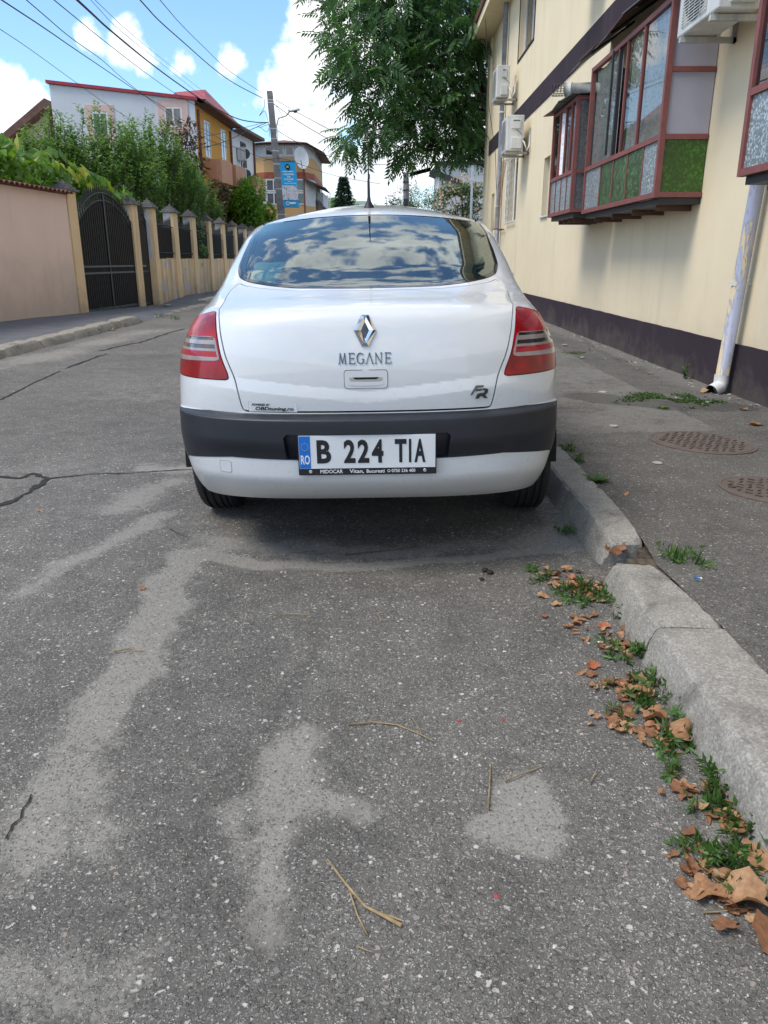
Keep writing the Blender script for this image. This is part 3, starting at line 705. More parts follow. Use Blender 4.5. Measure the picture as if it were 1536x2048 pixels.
def car_cdt():
    pts = []; edges = []
    for k, g in POLYS.items():
        r = resamp(g, .012 if 'light' in k or 'dark' in k or 'clear' in k or 'rstrip' in k else .02); b = len(pts)
        pts += [(a, .2 * t) for a, t in r]; edges += [(b + i, b + (i + 1) % len(r)) for i in range(len(r))]
    dom = [(-3, 0), (3, 0), (3, 11), (-3, 11)]; r = resamp(dom, .1); b = len(pts)
    pts += [(a, .2 * t) for a, t in r]; edges += [(b + i, b + (i + 1) % len(r)) for i in range(len(r))]
    have = np.array(pts)
    ga = np.unique(np.round(np.concatenate([np.arange(-3, -1.12, .06), np.arange(-1.12, 1.13, .02), np.arange(1.15, 3, .06)]), 4))[1:-1]
    gt = np.unique(np.round(np.concatenate([np.arange(.05, 11, .1), np.arange(3.2, 4.35, .03), [2.5, 2.55, 2.6, 2.65, 2.7, 2.75, 2.8, 2.85, 2.9, 2.95]]), 4))
    A, T = np.meshgrid(ga, gt); g = np.stack([A.ravel(), .2 * T.ravel()], 1)
    # keep grid points clear of the outlines
    cell = {}
    for p in have: cell.setdefault((int(p[0] // .02), int(p[1] // .02)), []).append(p)
    keep = []
    for p in g:
        i, j = int(p[0] // .02), int(p[1] // .02); ok = True
        for di in (-1, 0, 1):
            for dj in (-1, 0, 1):
                for q in cell.get((i + di, j + dj), ()):
                    if abs(q[0] - p[0]) < .007 and abs(q[1] - p[1]) < .007: ok = False
        if ok: keep.append((float(p[0]), float(p[1])))
    pts += keep
    r = geometry.delaunay_2d_cdt([Vector(p) for p in pts], edges, [], 0, 1e-6)
    P = np.array([(v.x, v.y / .2) for v in r[0]]); F = np.array([f for f in r[2] if len(f) == 3])
    return P, F
CP, CF = car_cdt()
CC = CP[CF].mean(1)
IN = {k: inpoly(CC, g) for k, g in POLYS.items()}
CW = car_S(CP[:, 0], np.clip(CP[:, 1], 0, 11)); CNRM = car_n(CP[:, 0], np.clip(CP[:, 1], .002, 10.99))
CWC = car_S(CC[:, 0], CC[:, 1])
arch = np.zeros(len(CC), bool)
for ya in (.985, 3.67):
    arch |= (np.hypot(CWC[:, 1] - ya, CWC[:, 2] - .315) < .365) & (np.abs(CC[:, 0]) > .93)
AXY = {'rear': .985, 'front': 3.67}

CAR_LOC = Vector((-.056, 2.85, 0)); CAR_ROLL = .0155
car = thing('car', CAR_LOC, 'white four-door saloon parked at the kerb, seen from behind', 'car', rot=(0, -CAR_ROLL, 0))
def cpanel(name, mask, mat, parent, off=0.0, flange=.010):
    F = CF[mask]; used, invx = np.unique(F, return_inverse=True); F = invx.reshape(F.shape)
    V = CW[used] + CNRM[used] * off; N = CNRM[used]
    # orient faces outward
    fn = np.cross(V[F[:, 1]] - V[F[:, 0]], V[F[:, 2]] - V[F[:, 0]]); flip = (fn * N[F].mean(1)).sum(1) < 0; F[flip] = F[flip][:, ::-1]
    e = np.concatenate([F[:, [0, 1]], F[:, [1, 2]], F[:, [2, 0]]]); key = np.sort(e, 1); _, ix, cnt = np.unique(key, axis=0, return_index=True, return_counts=True)
    be = e[ix[cnt == 1]]; nb = len(V); faces = [tuple(f) for f in F]; VV = V; NN = N
    if flange > 0 and len(be):
        bv, bi = np.unique(be, return_inverse=True); bi = bi.reshape(be.shape); m = len(bv)
        side = np.cross(V[be[:, 1]] - V[be[:, 0]], N[be[:, 0]]); acc = np.zeros((m, 3)); np.add.at(acc, bi[:, 0], side); np.add.at(acc, bi[:, 1], side)
        acc /= np.linalg.norm(acc, axis=1, keepdims=True) + 1e-9
        VV = np.concatenate([V, V[bv], V[bv] - N[bv] * flange]); NN = np.concatenate([N, acc, acc])
        faces += [(nb + i, nb + m + i, nb + m + j, nb + j) for i, j in bi]
    me = bpy.data.meshes.new(name); me.from_pydata(VV.tolist(), [], faces); me.update()
    me.polygons.foreach_set('use_smooth', np.ones(len(me.polygons), bool)); me.normals_split_custom_set_from_vertices(NN.tolist())
    me.materials.append(mat); return link(name, me, parent)

def carpaint():
    m, t, p, o = newmat('white_car_paint'); pos = t.new('ShaderNodeTexCoord').outputs['Object']
    sp = t.new('ShaderNodeSeparateXYZ'); t.l.new(pos, sp.inputs[0])
    n = t.noise(pos, 7, 5, .65); low = t.maprange(t.math('ADD', sp.outputs[2], t.math('MULTIPLY', t.math('SUBTRACT', n, .5), .10)), .30, .46, .32, 0)
    c = t.mix(low, (.66, .675, .69), (.40, .37, .33))
    c = t.mix(t.math('MULTIPLY', t.maprange(t.noise(pos, 40, 5, .75), .56, .70, 0, .42), t.maprange(sp.outputs[2], .90, .62, 0, 1)), c, (.45, .42, .38))
    t.l.new(c, p.inputs['Base Color']); p.inputs['Roughness'].default_value = .38; p.inputs['Coat Weight'].default_value = 1.0; p.inputs['Coat Roughness'].default_value = .035
    p.inputs['Coat IOR'].default_value = 1.55
    return m
M['paint'] = carpaint()
M['bumper'] = pm('charcoal_bumper_plastic', (.017, .020, .028), .42, var=.12, nscale=12, bump=.12, bscale=500, bdist=.001)
M['gap'] = pm('panel_gap_black', (.006, .006, .006), .9)
M['frit'] = pm('glass_frit_black', (.008, .009, .010), .12, coat=.6)
def redlens(name, a, b, sc_=120):
    m, t, p, o = newmat(name); pos = t.new('ShaderNodeTexCoord').outputs['Object']
    v = t.vor(pos, 26); n = t.noise(pos, 9, 3, .5); w = t.new('ShaderNodeTexWave', wave_type='BANDS', bands_direction='X'); t.l.new(pos, w.inputs[0]); w.inputs['Scale'].default_value = sc_
    f = t.math('ADD', t.math('MULTIPLY', t.maprange(n, .35, .68, 0, 1), .85), t.math('MULTIPLY', w.outputs['Fac'], .15))
    t.l.new(t.mix(f, a, b), p.inputs['Base Color']); p.inputs['Roughness'].default_value = .3; p.inputs['Specular IOR Level'].default_value = .2; p.inputs['Coat Weight'].default_value = .55; p.inputs['Coat Roughness'].default_value = .02
    return m
M['red_hi'] = redlens('red_lens_upper', (.20, .001, .004), (.52, .004, .014)); M['red_lo'] = redlens('red_lens_lower', (.16, .001, .004), (.42, .002, .010))
M['red_strip'] = redlens('red_reflector', (.30, .008, .02), (.36, .012, .025), 300)
M['clearlens'] = pm('milky_lens', (.30, .25, .25), .2, coat=1, var=.1, nscale=20)
M['lensdark'] = pm('lens_reflector_grey', (.10, .085, .08), .18, .5, var=.3, nscale=30, coat=1)
M['chrome'] = pm('chrome', (.75, .76, .78), .06, 1.0, var=.02)
M['badge'] = pm('brushed_badge', (.13, .135, .135), .3, .9, var=.15, nscale=60)
M['plate'] = pm('plate_white', (.74, .76, .78), .35, var=.05, coat=.3)
M['plateblue'] = pm('plate_blue', (.004, .16, .60), .35, var=.04, coat=.3)
M['ink'] = pm('ink_black', (.010, .011, .016), .5)
M['inkwhite'] = pm('ink_white', (.80, .80, .80), .5, var=.03)
M['headlamp'] = pm('headlamp', (.6, .62, .64), .08, .4, coat=1)

drop = arch.copy()
gone = IN['lid'] | IN['light_oR'] | IN['light_oL'] | IN['glass_o'] | IN['bump'] | IN['low'] | IN['sideR'] | IN['sideL'] | IN['shieldR'] | IN['shieldL'] | IN['headR'] | IN['headL'] | drop
gapm = IN['bump'] & IN['low']
body = cpanel('body', ~gone, M['paint'], car)
lid = cpanel('boot_lid', IN['lid_in'], M['paint'], car)
cpanel('bumper', IN['bump'] & ~IN['recess'] & ~drop & ~IN['lid'], M['bumper'], car, .002, .03)['label'] = 'charcoal plastic rear bumper'
cpanel('lower_bumper', IN['low'] & ~IN['bump'] & ~IN['recess'] & ~drop, M['paint'], car, 0, .02)
cpanel('plate_recess', IN['recess'], M['bumper'], car, -.032, 0)
rg = cpanel('rear_window', IN['glass_in'], M['carglass'], car, .001, 0)
cpanel('window_border', IN['glass'] & ~IN['glass_in'], M['frit'], rg, .001, .006)
for nm in 'LR':
    li = IN['light' + nm]; cl = IN['clear' + nm]; d1 = IN['dark1' + nm]; d2 = IN['dark2' + nm]; rs = IN['rstrip' + nm]
    tl = cpanel('tail_light', li & ~cl & (CC[:, 1] > 4.2), M['red_hi'], car, .003, .012); tl['label'] = 'red tail light with clear middle band'
    cpanel('lower_lens', li & ~cl & (CC[:, 1] <= 4.2), M['red_lo'], tl, .003, .012)
    cpanel('clear_lens', li & cl & ~d1 & ~d2 & ~rs, M['clearlens'], tl, .004, .004)
    cpanel('bulb_window', d1 & cl, M['lensdark'], tl, .001, 0); cpanel('bulb_window', d2 & cl, M['lensdark'], tl, .001, 0)
    cpanel('reflector_strip', rs & cl, M['red_strip'], tl, .004, .003)
    cpanel('side_window', IN['side' + nm], M['sideglass'], car, -.002, 0)
    cpanel('windscreen', IN['shield' + nm], M['glass'], car, 0, 0)
    cpanel('headlight', IN['head' + nm], M['headlamp'], car, .002, .01)
# dark liner under the panels so that the gaps read as gaps, and the underbody
A, T = np.meshgrid(np.linspace(-2.2, 2.2, 133), np.linspace(.3, 6.3, 61)); P = car_S(A, T) - car_n(A, np.clip(T, .01, 10.9)) * .016
P[..., 1] = np.where((np.abs(A) <= 1.05) & (T < 2.6), P[..., 1] + .035, P[..., 1])
idx = np.arange(A.size).reshape(A.shape); Fq = np.stack([idx[:-1, :-1], idx[:-1, 1:], idx[1:, 1:], idx[1:, :-1]], -1).reshape(-1, 4)
cq = P.reshape(-1, 3)[Fq].mean(1); kp = np.ones(len(Fq), bool)
for ya in AXY.values(): kp &= ~(np.hypot(cq[:, 1] - ya, cq[:, 2] - .315) < .37)
me = mesh_np('inner_shell', P, Fq[kp], True); me.materials.append(M['gap']); link('inner_shell', me, car)
ub = MB().box((-.54, .45, .22), (.54, 4.3, .34)); ub.box((-.62, .25, .345), (.62, .62, .40)); ub.box((-.80, 1.42, .22), (.80, 3.2, .345)); ub.box((-.40, .30, .27), (.05, .60, .341)); ub.build('underbody', M['gap'], car, local=True)
for s in (-1, 1):
    for ya in AXY.values():
        mb = MB(); n = 18; ri, x0, x1 = .372, .50, .86
        for k in range(n):
            a0, a1 = PI * k / n, PI * (k + 1) / n
            mb.quad((s * x0, ya + ri * math.cos(a0), .315 + ri * math.sin(a0)), (s * x1, ya + ri * math.cos(a0), .315 + ri * math.sin(a0)), (s * x1, ya + ri * math.cos(a1), .315 + ri * math.sin(a1)), (s * x0, ya + ri * math.cos(a1), .315 + ri * math.sin(a1)))
        mb.build('wheel_arch', M['gap'], car, local=True)
def wheel(s, ya):
    z = .315 + s * .0 - s * .78 * CAR_ROLL
    w = link('wheel', None, car); w.location = (s * .762, ya, z); w.empty_display_size = .1
    R = .315; hw = .098
    prof = [(.205, -hw), (.235, -hw), (.285, -hw + .004), (.303, -hw + .016), (R - .004, -hw + .030), (R, -hw + .04)]
    for g in (-.045, -.012, .022, .05): prof += [(R, g - .006), (R - .009, g - .004), (R - .009, g + .004), (R, g + .006)]
    prof += [(R, hw - .03), (R - .004, hw - .026), (.303, hw - .014), (.285, hw - .004), (.235, hw), (.205, hw)]
    MB().lathe(prof, (0, 0, 0), 48, 'X').build('tyre', M['rubber'], w, smooth=False, local=True)
    m = MB(); o = s * .06
    for k in range(7):
        a = 2 * PI * k / 7; c, q = math.cos(a), math.sin(a)
        m.prism([(-.022, .03), (.022, .03), (.03, .2), (-.03, .2)], (o, 0, 0), (0, -q, c), (0, c, q), .015 * s)
    m.lathe([(.205, s * .09), (.195, s * .085), (.195, -s * .09)], (0, 0, 0), 36, 'X'); m.lathe([(.001, s * .065), (.04, s * .065), (.045, s * .05)], (0, 0, 0), 20, 'X')
    m.lathe([(.001, s * .0), (.19, s * .0)], (0, 0, 0), 24, 'X')
    m.build('rim', M['badge'], w, local=True)
for s in (-1, 1):
    for ya in AXY.values(): wheel(s, ya)
# interior: parcel shelf, seats, sun blinds in the rear quarters
def cpt(a, t, off=0.0): return Vector(car_S(a, t)) + Vector(car_n(a, t)) * off
M['trim'] = pm('grey_cabin_trim', (.42, .44, .40), .8); M['seat'] = pm('seat_cloth', (.05, .05, .055), .9)
MB().box((-.60, .72, 1.00), (.60, 1.15, 1.03)).build('parcel_shelf', M['trim'], car, local=True)
MB().box((-.62, 1.15, .45), (.62, 1.30, 1.02)).build('rear_seat', M['seat'], car, local=True, bevel=.03)
MB().box((-.66, .8, .3), (.66, 3.5, .42)).build('cabin_floor', M['seat'], car, local=True)
MB().box((-.60, 3.15, .6), (.60, 3.5, .99)).build('dashboard', M['seat'], car, local=True)
for s in (-1, 1):
    b = MB().box((s * .36 - .24, 2.05, .45), (s * .36 + .24, 2.2, 1.08)).build('front_seat', M['seat'], car, local=True, bevel=.04)
    MB().box((s * .36 - .13, 2.08, 1.10), (s * .36 + .13, 2.18, 1.28)).build('headrest', M['seat'], b, local=True, bevel=.04)
def blindmat():
    m, t, p, o = newmat('cyan_sun_blind'); pos = t.new('ShaderNodeTexCoord').outputs['Object']
    n = t.noise(pos, 7, 2, .5, .4); c = t.ramp(n, [(0, (.05, .45, .80)), (.42, (.08, .68, .85)), (.5, (.40, .85, .85)), (.62, (.80, .95, .90)), (1, (.15, .70, .82))])
    t.l.new(c, p.inputs['Base Color']); p.inputs['Roughness'].default_value = .8
    tr = t.new('ShaderNodeBsdfTranslucent'); t.l.new(c, tr.inputs[0]); mx = t.new('ShaderNodeMixShader'); mx.inputs[0].default_value = .6
    t.l.new(p.outputs[0], mx.inputs[1]); t.l.new(tr.outputs[0], mx.inputs[2]); t.l.new(mx.outputs[0], o.inputs['Surface'])
    return m
M['sunblind'] = blindmat()
for s, a0, a1, t0, t1 in ((1, .435, .665, 6.72, 8.45), (-1, .43, .61, 6.75, 7.45)):      # hung just inside the curved rear glass
    mb = MB(); n = 10; low_ = []; top_ = []
    for i in range(n + 1):
        f = i / n; aa = a0 + (a1 - a0) * f; low_.append(cpt(s * aa, t0 + .10 * f, -.030)); top_.append(cpt(s * (aa - .02 * (1 - f)), t1 - (t1 - t0) * (.10 * (2 * f - 1) ** 4 + (.28 * f ** 3 if s > 0 else 0)), -.030 - .01 * math.sin(PI * f)))
    mid = [l.lerp(u_, .5) - Vector((0, -.006, .004)) for l, u_ in zip(low_, top_)]
    mb.add(low_ + mid + top_, [(r * (n + 1) + i, r * (n + 1) + i + 1, (r + 1) * (n + 1) + i + 1, (r + 1) * (n + 1) + i) for r in range(2) for i in range(n)])
    mb.build('sun_blind', M['sunblind'], car, smooth=True, local=True)
# roof ditch strips, antenna, mirrors, lid handle
mb = MB(); pts = [cpt(.70, 9.30, .003), cpt(.74, 9.55, .003), cpt(.80, 9.8, .003), cpt(.9, 10.0, .002), cpt(1.1, 10.0, .002)]
for s in (-1, 1): mb.tube([(s * abs(p.x), p.y, p.z) for p in pts], .005, 6)
mb.build('roof_seam', M['gap'], car, local=True)
ab = cpt(-.002, 9.72, 0); mb = MB(); mb.lathe([(.030, -.004), (.026, .006), (.012, .03), (.0075, .055), (.0065, .13), (.004, .15), (.002, .40)], ab, 14)
ant = mb.build('antenna', M['ink'], car, smooth=True, local=True)
mb = MB(); mb.tube([cpt(a, 9.155, .001) for a in np.linspace(-.50, .50, 21)], .0025, 5); mb.build('window_top_seal', M['gap'], rg, local=True)
for s in (-1, 1): MB().box((s * .86, 2.86, 1.0), (s * 1.0, 3.0, 1.13)).build('door_mirror', M['paint'], car, local=True, bevel=.03)
# ---- lettering and badges on the car
def text_geo(body, bold=0.0, res=3):
    c = bpy.data.curves.new('lettering', 'FONT'); c.body = body; c.offset = bold; c.resolution_u = res; c.fill_mode = 'FRONT'
    o = bpy.data.objects.new('lettering', c); col.objects.link(o); dg = bpy.context.evaluated_depsgraph_get()
    me = bpy.data.meshes.new_from_object(o.evaluated_get(dg)); V = np.array([v.co[:] for v in me.vertices]); F = [tuple(p.vertices) for p in me.polygons]
    bpy.data.objects.remove(o); bpy.data.curves.remove(c); bpy.data.meshes.remove(me)
    V = V[:, :2]; V -= V.min(0); V /= V.max(0); return V, F
def surf(x, z):
    t = float(np.interp(z, CAR_ROWS[:18, 1], CAR_ROWS[:18, 0]))
    for _ in range(3):
        zz, yr, w, L, c, *_r = car_rows(np.array([t]))[0]; q = min(abs(x) / w, .999); t = float(np.interp(z + c * q * q, CAR_ROWS[:18, 1], CAR_ROWS[:18, 0]))
    ph = math.asin(q ** (CN / 2)); a = (ph * 2 / PI) ** (2 / CN) * (1 if x >= 0 else -1)
    return a, t
def onlid(x, z, off=.0):
    a, t = surf(x, z); return cpt(a, t, off)
def decal(name, polys, mat, parent, off0, off1):
    """flat outlines (x,z) lifted off the body: faces at off1 with sides down to off0"""
    mb = MB()
    for V, F in polys:
        top = [onlid(x, z, off1) for x, z in V]; bot = [onlid(x, z, off0) for x, z in V]; n = len(V); cnt = {}
        for f in F:
            for i in range(len(f)):
                e = (f[i], f[(i + 1) % len(f)]); cnt[e] = 1
        sides = [(e[0], e[1]) for e in cnt if (e[1], e[0]) not in cnt]
        mb.add(top + bot, [tuple(f) for f in F] + [(b, a, a + n, b + n) for a, b in sides])
    return mb.build(name, mat, parent, local=True)
def fit(V, x0, x1, z0, z1, shear=0.0): return [(x0 + (x1 - x0) * p[0] + shear * (p[1] - .5), z0 + (z1 - z0) * p[1]) for p in V]
def stroke(x0, y0, x1, y1, w0, w1=None):
    w1 = w1 or w0; d = np.array([x1 - x0, y1 - y0]); d = d / (np.linalg.norm(d) + 1e-9); n = np.array([-d[1], d[0]])
    p, q = np.array([x0, y0]), np.array([x1, y1])
    return [tuple(p - n * w0 / 2), tuple(q - n * w1 / 2), tuple(q + n * w1 / 2), tuple(p + n * w0 / 2)]
def glyph(ch):
    S = []; th, tn = .115, .06
    serif = lambda x, y, w=.26: S.append(stroke(x - w / 2, y, x + w / 2, y, .06))
    if ch == 'M': S += [stroke(.12, 0, .22, 1, tn), stroke(.22, 1, .52, .05, th), stroke(.52, .05, .80, 1, tn), stroke(.80, 1, .92, 0, th)]; serif(.12, .03); serif(.92, .03)
    if ch == 'E': S += [stroke(.3, 0, .3, 1, th), stroke(.15, .97, .88, .97, .07), stroke(.3, .5, .78, .5, .07), stroke(.15, .03, .95, .03, .07), stroke(.88, .97, .88, .82, .05), stroke(.93, .03, .97, .2, .05), stroke(.78, .4, .78, .6, .05)]
    if ch == 'A': S += [stroke(.10, 0, .50, 1, tn), stroke(.50, 1, .90, 0, th)]; serif(.10, .03); serif(.90, .03)
    if ch == 'N': S += [stroke(.15, 0, .15, 1, tn), stroke(.12, 1, .85, 0, th), stroke(.85, 0, .85, 1, tn)]; serif(.15, .03); serif(.85, .97)
    if ch == 'G':
        pr = None
        for k in range(13):
            an = math.radians(50 + k * 25); p = (.5 + .42 * math.cos(an), .5 + .48 * math.sin(an))
            if pr: S.append(stroke(*pr, *p, .07 + .08 * max(0, -math.cos(an))))
            pr = p
        S += [stroke(.86, .05, .86, .42, .1), stroke(.68, .42, .98, .42, .06), stroke(.82, .8, .84, .95, .05)]
    return S
POL4 = [(0, 1, 2, 3)]
polys = []; n = 6; x0, x1 = -.1035, .1005
for k, ch in enumerate('MEGANE'):
    cx0 = x0 + (x1 - x0) * (k + .04) / n; cx1 = x0 + (x1 - x0) * (k + .92) / n
    polys += [(fit(s, cx0, cx1, .848, .886), POL4) for s in glyph(ch)]
decal('model_lettering', polys, M['badge'], lid, .0005, .0035)
# diamond badge: a faceted chrome ring round a dark core
def lidv(x, z, o): return onlid(x, z, o)
cz = .965; ow, oh, cut = .0425, .057, .014; mb = MB()
outer = [(-cut, oh), (cut, oh), (ow, 0), (cut, -oh), (-cut, -oh), (-ow, 0)]; ridge = [(0, oh * .80), (0, oh * .80), (ow * .80, 0), (0, -oh * .80), (0, -oh * .80), (-ow * .80, 0)]
ridge = [(-.004, oh * .78), (.004, oh * .78), (ow * .72, 0), (.004, -oh * .78), (-.004, -oh * .78), (-ow * .72, 0)]
inner = [(0, oh * .52), (0, oh * .52), (ow * .36, 0), (0, -oh * .52), (0, -oh * .52), (-ow * .36, 0)]
P0 = [lidv(x, cz + z, .001) for x, z in outer]; P1 = [lidv(x * .97, cz + z * .97, .006) for x, z in outer]; P2 = [lidv(x, cz + z, .013) for x, z in ridge]; P3 = [lidv(x, cz + z, .005) for x, z in inner]
rings = [P0, P1, P2, P3]; v = [p for r in rings for p in r]
mb.add(v, [(r * 6 + i, (r + 1) * 6 + i, (r + 1) * 6 + (i + 1) % 6, r * 6 + (i + 1) % 6) for r in range(3) for i in range(6)])
badge = mb.build('diamond_badge', M['chrome'], lid, local=True)
MB().add([lidv(x, cz + z, .0045) for x, z in [inner[0], inner[2], inner[3], inner[5]]], [(3, 2, 1, 0)]).build('badge_core', M['lensdark'], badge, local=True)
# FR badge
FRs = [[(0, .28), (.10, .28), (.22, .52), (.62, .56), (.66, .68), (.34, .66), (.42, .80), (.70, .82), (.74, .99), (.30, 1.0)], [(.28, .0), (.46, .0), (.56, .16), (.66, .14), (.78, .0), (.97, .0), (.82, .22), (.95, .36), (1.0, .55), (.92, .68), (.70, .72), (.68, .60), (.80, .54), (.78, .40), (.40, .34)]]
decal('trim_badge', [(fit(g, .398, .468, .712, .757), [tuple(range(len(g)))]) for g in FRs], M['badge'], lid, .0005, .004)
# boot handle: surround, scoop and lip
def rect(x0, x1, z0, z1, r=.01, sag=0.0):
    P = [];
    for cx, cz_, a0 in ((x1 - r, z0 + r, -PI / 2), (x1 - r, z1 - r, 0), (x0 + r, z1 - r, PI / 2), (x0 + r, z0 + r, PI)):
        for k in range(5): a = a0 + k * PI / 8; P.append((cx + r * math.cos(a), cz_ + r * math.sin(a)))
    return [(x, z - (sag * (1 - (x / .08) ** 2) if z < (z0 + z1) / 2 else 0)) for x, z in P]
decal('handle_gap', [(rect(-.083, .083, .7585, .8255, .012, .006), [tuple(range(20))])], M['gap'], lid, .0, .0008)
hd = decal('boot_handle', [(rect(-.081, .081, .7605, .8235, .011, .006), [tuple(range(20))])], M['paint'], lid, .0, .0022)
mb = MB(); n = 14
for i in range(n):
    xa, xb = -.066 + .132 * i / n, -.066 + .132 * (i + 1) / n; fz = lambda x: .7685 + .003 * (x / .066) ** 2
    top, dep = .800, lambda x: -.016 * (1 - (abs(x) / .066) ** 4)
    mb.quad(onlid(xa, fz(xa), .0030), onlid(xb, fz(xb), .0030), onlid(xb, fz(xb) + .014, .0034 - .0005), onlid(xa, fz(xa) + .014, .0034 - .0005))
mb.build('handle_lip', M['paint'], hd, local=True)
decal('handle_scoop', [([(-.064, .7985), (-.060, .786), (-.02, .7815), (.02, .7815), (.060, .786), (.064, .7985)], [tuple(range(6))])], M['trim'], hd, .001, .0026)
decal('handle_shadow_slot', [([(-.050, .7990), (-.040, .792), (.040, .792), (.050, .7990)], [tuple(range(4))])], M['gap'], hd, .001, .0029)
# sticker
stk = decal('sticker', [(rect(-.457, -.266, .672, .712, .001), [tuple(range(20))])], M['plate'], lid, .0, .0006)
for s_ in ([-.457, -.266, .7112, .7120], [-.457, -.4562, .672, .712], [-.2668, -.266, .672, .712]):
    decal('sticker_edge', [([(s_[0], s_[2]), (s_[1], s_[2]), (s_[1], s_[3]), (s_[0], s_[3])], POL4)], M['trim'], stk, .0005, .0010)
V, F = text_geo('POWERED BY', .025); decal('sticker_text', [(fit(V, -.443, -.373, .6985, .7065, .003), F)], M['ink'], stk, .0006, .0012)
V, F = text_geo('OBDtuning.ro', .03); decal('sticker_text', [(fit(V, -.431, -.280, .6765, .6955, .005), F)], M['ink'], stk, .0006, .0012)
# towing-eye cap on the lower bumper
o_ = rect(-.590, -.538, .425, .477, .010); i_ = rect(-.5875, -.5405, .4275, .4745, .009)
decal('towing_eye_cap', [(i_, [tuple(range(20))])], M['paint'], car, .0, .0012)
decal('towing_eye_gap', [(o_, [tuple(range(20))])], M['trim'], car, .0, .0005)
# number plate
PY = .004
def pl(zx, zy, d=0.0): return Vector(((zx - 793) * .0004216, PY - d, .588 - (zy - 426) * .000497))
def plrect(mb, x0, x1, y0, y1, d0, d1): a, b = pl(x0, y1), pl(x1, y0); return mb.box((a.x, PY - d1, a.z), (b.x, PY - d0, b.z))
hold = plrect(MB(), 165, 1421, 414, 738, -.022, 0).build('plate_holder', M['ink'], car, local=True, bevel=.003)
np_ = plrect(MB(), 176, 1410, 424, 684, 0, .0015).build('number_plate', M['plate'], car, local=True, bevel=.0008)
np_['label'] = 'white number plate with blue strip'
plrect(MB(), 178, 280, 427, 681, .0010, .0022).build('country_strip', M['plateblue'], np_, local=True)
def pltext(name, s, x0, x1, y0, y1, mat, par, d=.0028, bold=.0):
    V, F = text_geo(s, bold); mb = MB(); mb.add([pl(x0 + (x1 - x0) * p[0], y1 + (y0 - y1) * p[1], d) for p in V], F); return mb.build(name, mat, par, local=True)
for ch, a, b in (('B', 337, 466), ('2', 581, 686), ('2', 707, 811), ('4', 834, 940), ('T', 1043, 1149), ('I', 1170, 1192), ('A', 1220, 1320)):
    pltext('plate_character', ch, a, b, 458, 642, M['ink'], np_, bold=.035)
pltext('country_letters', 'RO', 190, 272, 575, 648, M['inkwhite'], np_, .003, .02)
mb = MB()
for k in range(12):
    a = 2 * PI * k / 12; c = pl(230 + 30 * math.cos(a), 510 + 30 * math.sin(a), .0028); mb.box((c.x - .0013, c.y, c.z - .0013), (c.x + .0013, c.y + .0005, c.z + .0013))
M['star'] = pm('star_yellow', (.55, .5, .12), .5); mb.build('star_ring', M['star'], np_, local=True)
for s, a, b, y0, y1 in (('MIDOCAR', 362, 568, 692, 722), ('Vitan,', 628, 760, 692, 727), ('Bucuresti', 784, 948, 694, 722), ('0750 236 400', 1012, 1228, 694, 720)):
    pltext('holder_lettering', s, a, b, y0, y1, M['inkwhite'], hold, .0015, .015)
for zx in (274, 1315):
    c = pl(zx, 708, .002); MB().lathe([(.0001, -.001), (.0055, -.001), (.007, .001)], c, 14, 'Y').build('plate_screw', M['bandmetal'], hold, local=True)
mb = MB(); mb.lathe([(.004, -.0015), (.006, -.0015)], pl(987, 707, .001), 12, 'Y'); mb.build('telephone_mark', M['inkwhite'], hold, local=True)

# ------------------------------------------------------------------ apartment building on the right
BX = 3.2
def opening_wall(y0, y1, z0, z1, holes, th=.30):
    """wall plane x=BX facing -x with rectangular holes (ya,yb,za,zb) and their reveals"""
    mb = MB(); ysx = sorted({y0, y1, *[h[0] for h in holes], *[h[1] for h in holes]}); zs = sorted({z0, z1, *[h[2] for h in holes], *[h[3] for h in holes]})
    for a, b in zip(ysx[:-1], ysx[1:]):
        for c, d in zip(zs[:-1], zs[1:]):
            if any(h[0] <= a and b <= h[1] and h[2] <= c and d <= h[3] for h in holes): continue
            mb.quad((BX, a, c), (BX, a, d), (BX, b, d), (BX, b, c))
    for (a, b, c, d) in holes:
        X1 = BX + .16
        mb.quad((BX, a, c), (X1, a, c), (X1, a, d), (BX, a, d)); mb.quad((BX, b, d), (X1, b, d), (X1, b, c), (BX, b, c))
        mb.quad((BX, a, c), (BX, b, c), (X1, b, c), (X1, a, c)); mb.quad((BX, a, d), (X1, a, d), (X1, b, d), (BX, b, d))
    return mb
bld = thing('apartment_building', (BX, 14, 0), 'cream rendered apartment block with plum plinth and band along the pavement', 'building')
HOLES = [(16.15, 16.75, 2.05, 3.13), (20.0, 21.3, 2.12, 3.60), (24.0, 24.6, 1.2, 3.05), (18.75, 20.75, 5.72, 7.4), (8.6, 11.1, 1.95, 3.5), (11.6, 12.8, 1.95, 3.3), (2.0, 6.0, 1.95, 3.5), (8.5, 10.5, 5.9, 7.4)]
mbw = opening_wall(-2, 26.3, .0, 7.42, HOLES)
mbw.quad((BX, 26.3, 0), (BX, 26.3, 9), (BX + 9, 26.3, 9), (BX + 9, 26.3, 0)); mbw.quad((BX, -2, 0), (BX + 9, -2, 0), (BX + 9, -2, 9), (BX, -2, 9))
wall = mbw.build('wall', M['cream'], bld)
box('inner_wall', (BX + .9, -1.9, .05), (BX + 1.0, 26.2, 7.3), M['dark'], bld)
mb = MB(); nn = 220; yy = np.linspace(-2, 26.32, nn); zt_ = .495 + .010 * (fbm(yy * 3, yy * 0) - .5) + .006 * (fbm(yy * 17, yy * 0 + 3) - .5)
